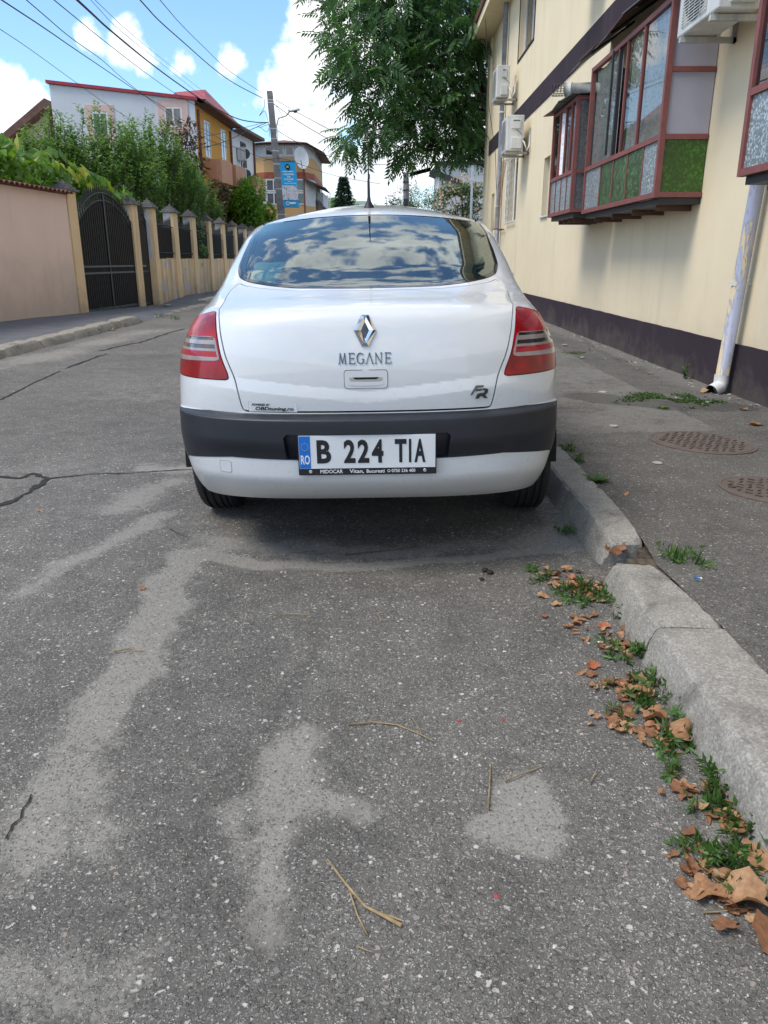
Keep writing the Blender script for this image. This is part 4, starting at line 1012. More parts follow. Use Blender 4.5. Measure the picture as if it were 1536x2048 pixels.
mb.add([(BX - .022, y, -.05) for y in yy] + [(BX - .022, y, z) for y, z in zip(yy, zt_)] + [(BX + .02, y, z) for y, z in zip(yy, zt_)], [(i, nn + i, nn + i + 1, i + 1) for i in range(nn - 1)] + [(nn + i, 2 * nn + i, 2 * nn + i + 1, nn + i + 1) for i in range(nn - 1)]); mb.build('plinth', M['plum'], bld)
box('band', (BX - .018, -2, 4.22), (BX + .05, 26.32, 4.61), M['plum'], bld)
box('eaves', (BX - .55, -2.3, 7.40), (BX + 9.2, 26.8, 7.62), M['cream'], bld); box('roof', (BX - .6, -2.4, 7.625), (BX + 9.3, 26.9, 7.80), M['brownroof'], bld)
box('corner_pilaster', (BX - .06, 25.6, .0), (BX - .001, 26.31, 7.39), M['cream'], bld)
def pvc_window(y0, y1, z0, z1, nsash=2, mat=None):
    X = BX + .13; w = link('window', None, bld); mb = MB(); t_ = .06
    mb.box((X, y0, z0), (X + .06, y1, z0 + t_)); mb.box((X, y0, z1 - t_), (X + .06, y1, z1))
    for k in range(nsash + 1): yy = y0 + (y1 - y0 - t_) * k / nsash; mb.box((X, yy, z0 + t_), (X + .06, yy + t_, z1 - t_))
    mb.build('frame', mat or M['white'], w); box('pane', (X + .03, y0 + t_, z0 + t_), (X + .036, y1 - t_, z1 - t_), M['glass'], w)
    box('curtain', (X + .2, y0, z0), (X + .21, y1, z1), M['lace'], w)
for h, n in ((HOLES[0], 1), (HOLES[1], 2), (HOLES[2], 1), (HOLES[3], 2), (HOLES[7], 2)): pvc_window(*h, n)
box('window_sill', (BX - .04, 16.1, 2.02), (BX + .14, 16.8, 2.05), M['white'], bld)
box('window_reveal', (BX - .012, 18.68, 5.66), (BX + .0, 20.82, 5.72), M['plum'], bld); box('window_reveal', (BX - .012, 18.68, 5.721), (BX, 18.75, 7.39), M['plum'], bld); box('window_reveal', (BX - .012, 20.75, 5.721), (BX, 20.82, 7.39), M['plum'], bld)
# lattice grilles
gr = thing('window_grille', (BX - .05, 21, 2), 'white lattice grille over the ground floor window behind the air conditioners', 'grille')
mb = MB(); y0, y1, z0, z1 = 19.95, 21.35, 2.1, 3.62; X = BX - .06
for k in range(-6, 12):
    for sg in (1, -1):
        pts = []
        for i in range(25):
            z = z0 + (z1 - z0) * i / 24; y = y0 + k * .24 + sg * (z - z0) * .62 + (0 if sg > 0 else .75)
            if y0 <= y <= y1: pts.append((X, y, z))
        if len(pts) > 1: mb.tube(pts, .006, 4)
mb.build('lattice', M['dull'], gr); mb = MB()
for a, b in (((X, y0, z0), (X, y1, z0)), ((X, y0, z1), (X, y1, z1)), ((X, y0, z0), (X, y0, z1)), ((X, y1, z0), (X, y1, z1))): mb.tube([a, b], .016, 4)
mb.build('frame', M['white'], gr)
gr2 = thing('window_grille', (BX - .12, 22.2, 2), 'rusty bulging bar grille beside the grey downpipe', 'grille'); mb = MB()
for k in range(8):
    y = 21.5 + k * .13; mb.tube([(BX - .05, y, 1.98), (BX - .22, y, 2.0), (BX - .16, y + .05 * math.sin(k), 2.6), (BX - .12, y - .04, 3.2), (BX - .04, y, 3.7)], .006, 4)
mb.tube([(BX - .22, 21.45, 2.0), (BX - .22, 22.5, 2.0)], .012, 4); mb.tube([(BX - .05, 21.45, 1.97), (BX - .05, 22.5, 1.97)], .012, 4)
M['rustbar'] = pm('rusty_bar', (.30, .20, .13), .8, var=.3, nscale=20); mb.build('bar', M['rustbar'], gr2)

# ---- glazed balconies
def frame_bar(mb, a, b, r=.025):
    a, b = Vector(a), Vector(b); lo = [min(a[i], b[i]) - r for i in range(3)]; hi = [max(a[i], b[i]) + r for i in range(3)]; mb.box(lo, hi)
def curtain(name, x, y0, y1, z0, z1, mat, par, amp=.025, waves=9, axis='y'):
    mb = MB(); n = waves * 6; P = []
    for i in range(n + 1):
        f = i / n; d = amp * math.sin(2 * PI * waves * f) + .4 * amp * math.sin(2 * PI * waves * 2.3 * f + 1)
        P.append((x + d, y0 + (y1 - y0) * f) if axis == 'y' else (y0 + (y1 - y0) * f, x + d))
    mb.add([(p[0], p[1], z0) for p in P] + [(p[0], p[1], z1) for p in P], [(i, i + 1, n + 2 + i, n + 1 + i) for i in range(n)]); return mb.build(name, mat, par, smooth=True)
def balcony(name, Xo, Y0, Y1, zb, zm, zt, low_y, up_y, low_mats, up_open, end_rows, label, end=True, z2=None):
    b = thing(name, (Xo, (Y0 + Y1) / 2, zb), label, 'balcony', 'glazed balconies on the cream wall')
    fr = MB()
    for z in (zb, zm, zt): frame_bar(fr, (Xo, Y0, z), (Xo, Y1, z)); frame_bar(fr, (Xo, Y0, z), (BX - .03, Y0, z), .024); frame_bar(fr, (Xo, Y1, z), (BX - .03, Y1, z), .024)
    if z2: frame_bar(fr, (Xo, Y0, z2), (BX - .03, Y0, z2), .022)
    for y in (Y0, Y1): frame_bar(fr, (Xo, y, zb), (Xo, y, zt), .027)
    for y in low_y[1:-1]: frame_bar(fr, (Xo, y, zb), (Xo, y, zm), .013)
    for y in up_y[1:-1]: frame_bar(fr, (Xo, y, zm), (Xo, y, zt), .018)
    fr.build('frame', M['redframe'], b)
    for i, (ya, yb) in enumerate(zip(low_y[:-1], low_y[1:])): box('lower_pane', (Xo - .004, ya + .012, zb + .02), (Xo + .004, yb - .012, zm - .02), M[low_mats[i % len(low_mats)]], b)
    for i, (ya, yb) in enumerate(zip(up_y[:-1], up_y[1:])):
        if i in up_open: continue
        MB().quad((Xo, ya + .015, zm + .02), (Xo, ya + .015, zt - .02), (Xo, yb - .015, zt - .02), (Xo, yb - .015, zm + .02)).build('upper_pane', M['bayglass'], b)
    for (z0, z1, mt) in end_rows:
        box('end_pane', (Xo + .026, Y0 - .004, z0 + .02), (BX - .01, Y0 + .004, z1 - .02), M[mt], b); box('end_pane', (Xo + .026, Y1 - .004, z0 + .02), (BX - .01, Y1 + .004, z1 - .02), M['greypane'], b)
    box('floor_slab', (Xo + .03, Y0 + .01, zb - .085), (BX - .001, Y1 - .01, zb - .026), M['darkmetal'], b)
    for k in range(4): yy = Y0 + .25 + (Y1 - Y0 - .5) * k / 3; box('bracket', (Xo + .1, yy - .02, zb - .14), (BX - .001, yy + .02, zb - .086), M['brownroof'], b)
    return b
b1 = balcony('glazed_balcony', 2.74, 8.35, 11.30, 1.84, 2.37, 3.56, [8.35, 8.86, 9.41, 9.98, 10.54, 11.30], [8.35, 9.17, 9.77, 10.10, 11.24], ['icepane', 'greenpane', 'greenpane', 'greenpane', 'icepane'], {2}, [(1.84, 2.37, 'greenpane2'), (2.37, 2.96, 'blind'), (2.96, 3.56, 'blind')],
             'long red framed glazed balcony with green lower panes', z2=2.96)
curtain('curtain', 2.80, 8.45, 9.75, 2.40, 3.53, M['lace'], b1, .02, 11); curtain('curtain', 2.80, 10.2, 11.25, 2.40, 3.53, M['lace'], b1, .02, 8)
mb = MB(); frame_bar(mb, (2.66, 10.10, 2.42), (2.66, 10.10, 3.50), .012); frame_bar(mb, (2.74, 10.08, 2.42), (2.74, 10.08, 3.50), .02); mb.build('open_sash', M['darkmetal'], b1)
box('back_wall', (BX + .3, 8.3, 1.9), (BX + .35, 11.3, 3.6), M['roomwall'], b1)
def canopy(Xe, Y0, Y1, zt, zw, par, seed, nseg=5):
    r = random.Random(seed); L = (Y1 - Y0) / nseg
    for k in range(nseg):
        ya, yb = Y0 + k * L - .03, Y0 + (k + 1) * L; e = r.uniform(-.05, .05); dz = r.uniform(-.015, .015) + .008 * (k % 2)
        mb = MB(); mb.add([(Xe + e, ya, zt + dz), (Xe + e + r.uniform(-.04, .04), yb, zt + dz + r.uniform(-.02, .02)), (BX - .001, yb, zw + dz), (BX - .001, ya, zw + dz)], [(0, 1, 2, 3)])
        top = [(p[0], p[1], p[2] + .012) for p in mb.v[:4]]; mb.add(top, [(3, 2, 1, 0)]); mb.add(mb.v[:8], [(0, 4, 5, 1), (0, 3, 7, 4), (1, 5, 6, 2)])
        mb.build('roof_sheet', M['greysheet'] if k % 2 else M['greysheet'] if k % 3 == 0 else M['brownroof'], par)
M['greysheet'] = pm('grey_old_sheet', (.15, .16, .15), .7, var=.35, nscale=7)
canopy(2.60, 8.2, 12.35, 3.73, 4.14, b1, 3, 6)
for yy in (8.4, 9.3, 10.3, 11.2): MB().tube([(2.66, yy, 3.735), (3.18, yy, 4.09)], .014, 4).build('roof_strut', M['darkmetal'], b1)
b2 = balcony('glazed_balcony', 2.60, 11.45, 12.92, 1.87, 2.37, 3.27, [11.45, 11.82, 12.19, 12.55, 12.92], [11.45, 11.75, 12.1, 12.5, 12.92], ['icepane'], {2}, [(1.87, 2.37, 'greypane'), (2.37, 3.27, 'greypane')], 'short red framed glazed balcony with white curtains beyond the long one')
curtain('curtain', 2.66, 11.62, 11.95, 2.40, 3.24, M['lacew'], b2, .03, 3); curtain('curtain', 2.64, 12.05, 12.45, 2.40, 3.24, M['lacew'], b2, .03, 3)
canopy(2.48, 11.40, 13.1, 3.30, 3.36, b2, 9, 3); box('back_wall', (BX + .3, 11.4, 1.9), (BX + .35, 13, 3.6), M['roomwall'], b2)
b3 = balcony('glazed_balcony', 2.70, 3.6, 6.30, 1.84, 2.38, 3.56, [3.6, 4.5, 5.4, 6.30], [3.6, 4.5, 5.4, 6.30], ['icepane'], set(), [(1.84, 2.38, 'icepane'), (2.38, 3.56, 'blind')], 'red framed glazed balcony cut off at the picture edge beside the downpipe')
curtain('curtain', 2.84, 3.7, 6.25, 2.40, 3.53, M['lacew'], b3, .02, 14); canopy(2.5, 3.4, 6.5, 3.66, 4.0, b3, 5, 4); box('back_wall', (BX + .3, 3.5, 1.9), (BX + .35, 6.4, 3.6), M['roomwall'], b3)

# flue pipe
fl = thing('flue_pipe', (2.62, 12, 3.42), 'cream flue pipe with wire cage end above the short balcony', 'pipe'); mb = MB()
mb.tube([(3.05, 11.75, 3.44), (2.56, 11.95, 3.46)], .080, 16); mb.tube([(2.60, 11.935, 3.459), (2.52, 11.965, 3.461)], .090, 16); mb.build('duct', M['creamduct'] if 'creamduct' in M else M['dull'], fl, smooth=True)
mb = MB(); c0, c1 = Vector((2.52, 11.965, 3.461)), Vector((2.36, 12.02, 3.466))
for k in range(5):
    c = c0.lerp(c1, k / 4); mb.tube([c + Vector((0.0, math.cos(a) * .080, math.sin(a) * .080)) for a in np.linspace(0, 2 * PI, 17)], .004, 4, cap=False)
for k in range(8):
    a = 2 * PI * k / 8; e = Vector((0, math.cos(a) * .080, math.sin(a) * .080)); mb.tube([c0 + e, c1 + e], .004, 4)
mb.build('wire_cage', M['darkmetal'], fl)

# ---- air conditioners
def aircon(X0, X1, Y0, Y1, z0, z1, label, pipes=True):
    a = thing('air_conditioner', ((X0 + X1) / 2, (Y0 + Y1) / 2, z0), label, 'air conditioner', 'outdoor air conditioning units on the cream wall')
    body_ = box('casing', (X0, Y0, z0), (X1, Y1, z1), M['acwhite'], a, bevel=.015)
    yc, zc, R = Y0 + (Y1 - Y0) * .56, (z0 + z1) / 2, min(z1 - z0, (Y1 - Y0)) * .42
    MB().lathe([(R, -.004), (.001, -.004)], (X0, yc, zc), 28, 'X').build('fan_opening', M['acgrey'], a)
    mb = MB(); nb = 22
    for k in range(nb):
        z = zc - R + 2 * R * (k + .5) / nb; hwid = R * 1.02
        mb.box((X0 - .014, yc - hwid, z - .003), (X0 - .008, yc + hwid, z + .003))
    for k in range(5): y = yc - R + 2 * R * k / 4; mb.box((X0 - .010, y - .003, zc - R), (X0 - .004, y + .003, zc + R))
    mb.build('front_grille', M['acwhite'], a); mb = MB()
    for k in range(4): an = k * PI / 2; mb.prism([(.02, -.02), (R * .85, -.06), (R * .85, .06), (.02, .03)], (X0 - .005, yc, zc), (0, math.cos(an), math.sin(an)), (0, -math.sin(an), math.cos(an)), .001)
    mb.build('fan_blade', M['darkmetal'], a)
    # service cover on the near end
    box('valve_cover', (X0 + .09, Y0 - .05, z0 + .04), (X1 - .04, Y0 - .0, z0 + (z1 - z0) * .38), M['acwhite'], a, bevel=.012)
    box('terminal_cover', (X0 + .10, Y0 - .02, z0 + (z1 - z0) * .62), (X1 - .07, Y0, z0 + (z1 - z0) * .88), M['acwhite'], a, bevel=.008)
    box('handle_slot', (X0 + .13, Y0 - .024, z0 + (z1 - z0) * .83), (X1 - .10, Y0 - .018, z0 + (z1 - z0) * .86), M['acgrey'], a)
    for y in (Y0 + .1, Y1 - .14):
        mb = MB(); mb.box((X0 - .01, y, z0 - .055), (BX - .001, y + .045, z0 - .012)); mb.box((BX - .03, y, z0 - .055), (BX - .0015, y + .045, z0 + .35)); mb.box((X0 + .02, y + .005, z0 - .012), (X0 + .06, y + .04, z0 - .001)); mb.build('bracket', M['dull'], a)
    if pipes:
        mb = MB(); p = Vector((X1 - .02, Y0 - .02, z0 + .2)); mb.tube([p, p + Vector((.02, -.10, -.05)), p + Vector((.08, -.10, -.22)), p + Vector((.14, -.05, -.1)), p + Vector((.16, 0, .25))], .016, 7); mb.build('pipe_loop', M['white'], a, smooth=True)
        mb = MB(); p = Vector(((X0 + X1) / 2, Y0 - .03, z0 + (z1 - z0) * .6)); mb.tube([p + Vector((.02 * k + .11 * math.sin(k * .5) * .6, -.02, -.03 * k * (1.4 - k * .12))) for k in range(7)], .006, 5); mb.build('cable', M['cable'], a)
    return a
aircon(2.70, 3.04, 7.18, 8.10, 3.15, 3.80, 'large dirty air conditioner with round fan grille over the long balcony end', pipes=False)
aircon(2.68, 3.05, 18.5, 19.35, 3.49, 4.20, 'lower of two stacked air conditioners by the far downpipe')
aircon(2.68, 2.98, 20.5, 21.3, 4.90, 5.58, 'upper of two stacked air conditioners by the far downpipe')
aircon(2.74, 3.05, 12.75, 13.6, 5.24, 5.85, 'air conditioner high on the wall with only its brackets in the picture')
# ---- downpipes
def downpipe(pts, r, label, elbow, mat, peel=False):
    d = thing('downpipe', pts[-1], label, 'drainpipe', 'rain downpipes on the cream wall'); MB().tube(pts, r, 16).build('pipe', mat, d, smooth=True)
    if elbow:
        e = Vector(pts[-1]); mb = MB(); mb.tube([e + Vector((0, 0, .06)), e + Vector((0, 0, -.01)), e + Vector((-.02, -.02, -.05)), e + Vector((-.10, -.06, -.085))], r * 1.12, 16, cap=False); mb.build('outlet_elbow', M['white'], d, smooth=True)
        mb = MB(); mb.tube([e + Vector((-.10, -.06, -.085)), e + Vector((-.03, -.025, -.06))], r * 1.0, 16, cap=False); mb.build('outlet_bore', M['dark'], d)
    for z in (1.02, 2.6, 4.9):
        if z < pts[0][2] and z > pts[-1][2] and (not elbow or z < 1.8):
            mb = MB(); f = (pts[0][2] - z) / (pts[0][2] - pts[-1][2]); x = pts[0][0] + (pts[-1][0] - pts[0][0]) * f; y = pts[0][1] + (pts[-1][1] - pts[0][1]) * f
            mb.tube([(x, y, z - .018), (x, y, z + .018)], r * 1.13, 16); mb.box((x, y - .01, z - .012), (BX - .0005, y + .01, z + .012)); mb.build('clamp', M['white'], d)
def peeling():
    m, t, p, o = newmat('peeling_grey_pipe'); pos = t.new('ShaderNodeNewGeometry').outputs['Position']
    mp = t.new('ShaderNodeMapping'); mp.inputs['Scale'].default_value = (1, 1, .22); t.l.new(pos, mp.inputs[0])
    n = t.noise(mp.outputs[0], 13, 6, .65, .4)
    c = t.ramp(n, [(0, (.34, .37, .50)), (.50, (.33, .36, .48)), (.53, (.20, .22, .30)), (.56, (.55, .45, .28)), (1, (.60, .50, .32))], 'LINEAR'); t.l.new(c, p.inputs['Base Color']); p.inputs['Roughness'].default_value = .5
    return m
M['peel'] = peeling()
downpipe([(3.10, 6.86, 2.6), (3.10, 6.90, 1.84), (3.09, 7.06, .16)], .058, 'peeling blue-grey downpipe ending in a white elbow above the pavement', True, M['peel'])
downpipe([(3.10, 22.5, 7.4), (3.10, 22.4, .1)], .06, 'straight grey downpipe at the far end of the cream wall', False, M['pvc'])
cbl = thing('wall_cable', (3.05, 23, 3), 'thin loose cable hanging down the far end of the cream wall', 'cable'); mb = MB()
mb.tube([(2.7, 23.5, 7.3), (2.9, 23.6, 5.2), (3.1, 23.4, 4.0), (3.12, 22.9, 2.8), (3.13, 22.7, 2.2), (3.1, 22.9, 1.9)], .008, 4); mb.build('cable', M['cable'], cbl)
# ------------------------------------------------------------------ left side: pink wall, gate, fence
LD = Vector((.096, 1, 0)).normalized(); LN = Vector((LD.y, -LD.x, 0))     # along the wall, and out towards the street
def lw(y, out=0.0, z=0.0):
    p = Vector((-8.67 + .096 * y, y, z)); return p + LN * out
def lbox(mb, ya, yb, o0, o1, z0, z1):
    a, b = lw(ya), lw(yb); v = []
    for z in (z0, z1):
        for (p, o) in ((a, o0), (a, o1), (b, o1), (b, o0)): q = p + LN * o; v.append((q.x, q.y, z))
    return mb.add(v, [(3, 2, 1, 0), (4, 5, 6, 7), (0, 1, 5, 4), (1, 2, 6, 5), (2, 3, 7, 6), (3, 0, 4, 7)])
pw = thing('garden_wall', lw(13), 'pink rendered garden wall with brown tile coping left of the gate', 'wall')
lbox(MB(), 3, 18.05, -.25, 0, -.05, 2.56).build('wall', M['pink'], pw)
lbox(MB(), 3, 18.03, -.30, .05, 2.562, 2.59).build('coping_base', M['tile'], pw)
tm = bpy.data.meshes.new('coping_tile'); vv = []; nseg = 6
for yy in (-.26, .26):
    for k in range(nseg + 1): a = PI * k / nseg; vv.append((yy, .085 * math.cos(a), .055 * math.sin(a)))
for k in range(nseg + 1): a = PI * k / nseg; vv.append((.26, .065 * math.cos(a), .038 * math.sin(a)))
tm.from_pydata(vv, [], [(k, k + 1, nseg + 2 + k, nseg + 1 + k) for k in range(nseg)] + [(nseg + 1 + k, nseg + 2 + k, 2 * nseg + 3 + k, 2 * nseg + 2 + k) for k in range(nseg)]); tm.update(); tm.materials.append(M['tile'])
ang = math.atan2(LN.y, LN.x)
for k in range(62):
    y = 18.0 - k * .178; o = link('coping_tile', tm, pw); p = lw(y, -.10, 2.60) - LOC[pw.name]; o.location = p; o.rotation_euler = (random.uniform(-.02, .02), .10, ang)
def pillar(parent, y0, y1, out0, out1, z0, z1, bld_=lbox, reveal=True):
    p = bld_(MB(), y0, y1, out0, out1, z0, z1).build('pillar', M['ochre'], parent)
    if reveal: bld_(MB(), y0 - .006, y0 - .001, out0 + .02, -.07, 1.26, z1 - .02).build('pale_reveal', M['paletrim'], p)
    m = (y0 + y1) / 2; hw = (y1 - y0) / 2 + .07; zc = z1
    for k, (s, h) in enumerate(((1.0, .045), (.80, .05), (.58, .05), (.34, .05), (.12, .05))):
        oc, oh = (out0 + out1) / 2, (out1 - out0) / 2 + .07
        bld_(MB(), m - hw * s, m + hw * s, oc - oh * s, oc + oh * s, zc + .001 * (k > 0), zc + h).build('cap_tier', M['cap'], p, bevel=.012); zc += h
    return p
gp = thing('gate_pillar', lw(18.25), 'ochre pillar with stepped grey cap between pink wall and gate', 'pillar', 'gate and fence pillars'); pillar(gp, 18.06, 18.45, -.32, .03, -.05, 2.64, reveal=False)
gp = thing('gate_pillar', lw(21.7), 'ochre pillar with stepped grey cap between wide gate and narrow gate', 'pillar', 'gate and fence pillars'); pillar(gp, 21.50, 21.88, -.30, .02, -.05, 2.58)
# the wide gate
def gate(y0, y1, zb, arch_e, arch_m, spike, nb, rails, label, leaves):
    g = thing('iron_gate', lw((y0 + y1) / 2), label, 'gate', 'black iron gates'); ym = (y0 + y1) / 2
    az = lambda y: arch_e + (arch_m - arch_e) * (1 - ((y - ym) / ((y1 - y0) / 2)) ** 2)
    for k in range(nb):
        y = y0 + (y1 - y0) * (k + .5) / nb; zt = az(y) + spike + random.uniform(-.015, .015); c = lw(y, -.06)
        mb = MB(); mb.tube([(c.x, c.y, zb + .03), (c.x, c.y, zt - .10), (c.x, c.y, zt)], [.021, .021, .002], 4); mb.build('bar', M['iron'], g)
    mb = MB()
    for dz in (0, -.17): mb.tube([lw(y, -.035, az(y) + dz) for y in np.linspace(y0, y1, 17)], .020, 5)
    mb.build('arch', M['darkmetal'], g); mb = MB()
    for z in rails: lbox(mb, y0, y1, -.075, -.03, z - .022, z + .022)
    lbox(mb, y0, y1, -.08, -.04, zb, zb + .05)
    for k in range(leaves + 1): y = y0 + (y1 - y0) * k / leaves; lbox(mb, y - .02, y + .02, -.075, -.028, zb, az(min(max(y, y0 + .02), y1 - .02)))
    mb.build('rail', M['iron'], g); lbox(MB(), y0 + .01, y1 - .01, -.105, -.095, zb + .02, arch_e - .1).build('sheet', M['black'], g)
    MB().add([tuple(lw(y, -.10, zz)) for y in np.linspace(y0, y1, 15) for zz in (arch_e - .1, az(y) - .19)], [(2 * i, 2 * i + 2, 2 * i + 3, 2 * i + 1) for i in range(14)]).build('arched_sheet', M['black'], g)
    return g
gate(18.47, 21.49, .05, 2.14, 2.74, .20, 27, (1.06, .91), 'wide black iron double gate with double arch and spear tips', 2)
g2 = gate(21.90, 22.50, .04, 2.2, 2.42, .32, 8, (1.06, .91), 'narrow black iron garden gate between two ochre pillars', 1)
h = lw(21.98, -.04, 1.05); MB().tube([h, h + LN * .05, h + LN * .05 + LD * .14], .012, 6).build('handle', M['bandmetal'], g2)
lbox(MB(), 18.4, 22.6, -.35, -.02, -.05, .045).build('gate_threshold', M['soil'], None)
bpy.data.objects['gate_threshold']['kind'] = 'structure'
# the fence beyond
FX = -6.38
def fbox(mb, ya, yb, o0, o1, z0, z1): return mb.box((FX + o0, ya, z0), (FX + o1, yb, z1))
fence = thing('garden_fence', (FX, 30, 0), 'ochre plinth wall with pillars and black railings running down the street', 'fence')
fbox(MB(), 22.6, 45, -.22, -.02, -.05, 1.24).build('plinth_wall', M['ochrewall'], fence)
pil = [(22.52, 22.88), (24.75, 25.25), (27.15, 27.65), (29.65, 30.15), (32.2, 32.7), (34.8, 35.3), (37.3, 37.8), (39.8, 40.3), (42.3, 42.8)]
for a, b in pil: pillar(fence, a, b, -.28, .03, -.05, 2.56, fbox)
for (a0, a1), (b0, b1) in zip(pil[:-1], pil[1:]):
    rp = link('railing', None, fence); n = 14
    for k in range(n):
        y = a1 + (b0 - a1) * (k + .5) / n; mb = MB(); zt = 2.46 - .10 * math.sin(PI * (k + .5) / n); mb.tube([(FX - .06, y, 1.27), (FX - .06, y, zt - .10), (FX - .06, y, zt)], [.016, .016, .002], 4); mb.build('bar', M['iron'], rp)
    mb = MB(); zr = lambda f: 2.14 + .03 * math.sin(PI * f)
    mb.tube([(FX - .035, a1 + (b0 - a1) * f, zr(f)) for f in np.linspace(0, 1, 7)], .018, 4); mb.tube([(FX - .035, a1, 1.40), (FX - .035, b0, 1.40)], .018, 4); mb.build('rail', M['black'], rp)
    fbox(MB(), a1 + .01, b0 - .01, -.10, -.09, 1.26, 2.12).build('sheet', M['black'], rp)

# ------------------------------------------------------------------ foliage builders
def leaf_quads(P, D, N, Ln, Wd, fold=.18):
    """arrays: base points, leaf axes, leaf normals, lengths, widths -> verts, faces (4 per leaf, folded along the midrib)"""
    D = D / (np.linalg.norm(D, axis=1, keepdims=True) + 1e-9); S = np.cross(D, N); S /= np.linalg.norm(S, axis=1, keepdims=True) + 1e-9; U = np.cross(S, D)
    L = Ln[:, None]; W = Wd[:, None]
    v0 = P; v1 = P + D * L * .45 - S * W * .5 + U * W * fold; v2 = P + D * L - U * L * .10; v3 = P + D * L * .45 + S * W * .5 + U * W * fold
    V = np.stack([v0, v1, v2, v3], 1).reshape(-1, 3); b = np.arange(len(P))[:, None] * 4
    F = np.concatenate([b + np.array([[0, 1, 2]]), b + np.array([[0, 2, 3]])], 0)
    return V, F
def leaf_obj(name, P, D, N, Ln, Wd, mat, parent, rnd=None, kind=None):
    off = rootloc(parent) if parent is not None else Vector((0, 0, 0))
    V, F = leaf_quads(P, D, N, Ln, Wd); V = V - np.array(off[:]); me = mesh_np(name, V, F, False)
    if rnd is None: rnd = rng.random(len(P))
    setattr_f(me, 'rnd', np.repeat(np.clip(rnd, 0, 1), 4)); me.materials.append(mat); o = link(name, me, parent)
    return o
def rdir(n): d = rng.normal(size=(n, 3)); return d / np.linalg.norm(d, axis=1, keepdims=True)
def shoots(bases, tips, n_leaf, leafL, leafW, spread=.9, up=.5):
    """leaves set spirally along shoots"""
    P = []; D = []; N = []; R = []
    for b, t in zip(bases, tips):
        f = np.sort(rng.random(n_leaf)) ; p = b + (t - b) * f[:, None]; ax = (t - b) / (np.linalg.norm(t - b) + 1e-9)
        d = rdir(n_leaf); d -= (d @ ax)[:, None] * ax; d /= np.linalg.norm(d, axis=1, keepdims=True) + 1e-9
        P.append(p); D.append(d * spread + ax * up); N.append(np.tile(ax, (n_leaf, 1)) + .3 * rdir(n_leaf)); R.append(.35 * rng.random(n_leaf) + .5 * f)
    P, D, N, R = map(np.concatenate, (P, D, N, R)); n = len(P)
    return P, D, N, leafL * rng.uniform(.7, 1.25, n), leafW * rng.uniform(.7, 1.25, n), R
def privet(name, c, rx, ry, z0, z1, ns, label, seed, group=None):
    """hedge bush of upright leafy shoots: dense body and free shoot tips"""
    t = thing(name, (c[0], c[1], 0), label, 'shrub', group); r = np.random.default_rng(seed)
    th = r.random(ns) * 2 * PI; rr = np.sqrt(r.random(ns)); bx = c[0] + rx * rr * np.cos(th); by = c[1] + ry * rr * np.sin(th)
    dome = 1 - .55 * rr ** 2.2; zt = z0 + (z1 - z0) * dome * r.uniform(.62, 1.05, ns); zb = zt - r.uniform(.5, 1.1, ns)
    B = np.stack([bx, by, zb], 1); T = np.stack([bx + (bx - c[0]) * .12 + r.normal(0, .09, ns), by + (by - c[1]) * .12 + r.normal(0, .09, ns), zt], 1)
    Ds = shoots(B, T, 26, .125, .050)
    # side shoots that fill the flanks
    m = ns; th = r.random(m) * 2 * PI; h = r.random(m); k = np.sqrt(1 - .6 * h ** 2); sx = c[0] + rx * k * np.cos(th); sy = c[1] + ry * k * np.sin(th); sz = z0 * .4 + (z1 * .8 - z0 * .4) * h
    B2 = np.stack([c[0] + (sx - c[0]) * .72, c[1] + (sy - c[1]) * .72, sz - .25], 1); T2 = np.stack([sx, sy, sz + r.uniform(.1, .45, m)], 1)
    D2 = shoots(B2, T2, 26, .125, .052)
    al = [np.concatenate([a, b]) for a, b in zip(Ds, D2)]
    leaf_obj('foliage', *al[:5], M['privet'], t, al[5])
    mb = MB()
    for i in range(0, ns, 4): mb.tube([(c[0] + (B[i][0] - c[0]) * .3, c[1] + (B[i][1] - c[1]) * .3, 0), tuple(B[i]), tuple(T[i])], [.03, .012, .004], 4, cap=False)
    mb.build('stem', M['bark'], t)
    return t
GS = 'shrubs in the gardens behind the gate'
privet('shrub', at(205, 350, 25.5)[:2], 1.75, 1.2, 2.2, 5.55, 420, 'tall privet-like bush with upright shoots before the brown gable', 1, GS)
privet('shrub', at(300, 350, 28.5)[:2], 1.75, 1.2, 2.2, 5.85, 420, 'middle tall bush with upright shoots before the grey house', 2, GS)
privet('shrub', at(368, 390, 34.0)[:2], 1.35, 1.2, 2.2, 5.1, 330, 'lower dark bush beside the withered tree above the fence', 3, GS)
privet('shrub', at(105, 340, 24.5)[:2], 1.15, 1.0, 2.2, 5.3, 280, 'leftmost tall bush with upright shoots above the vine', 4, GS)
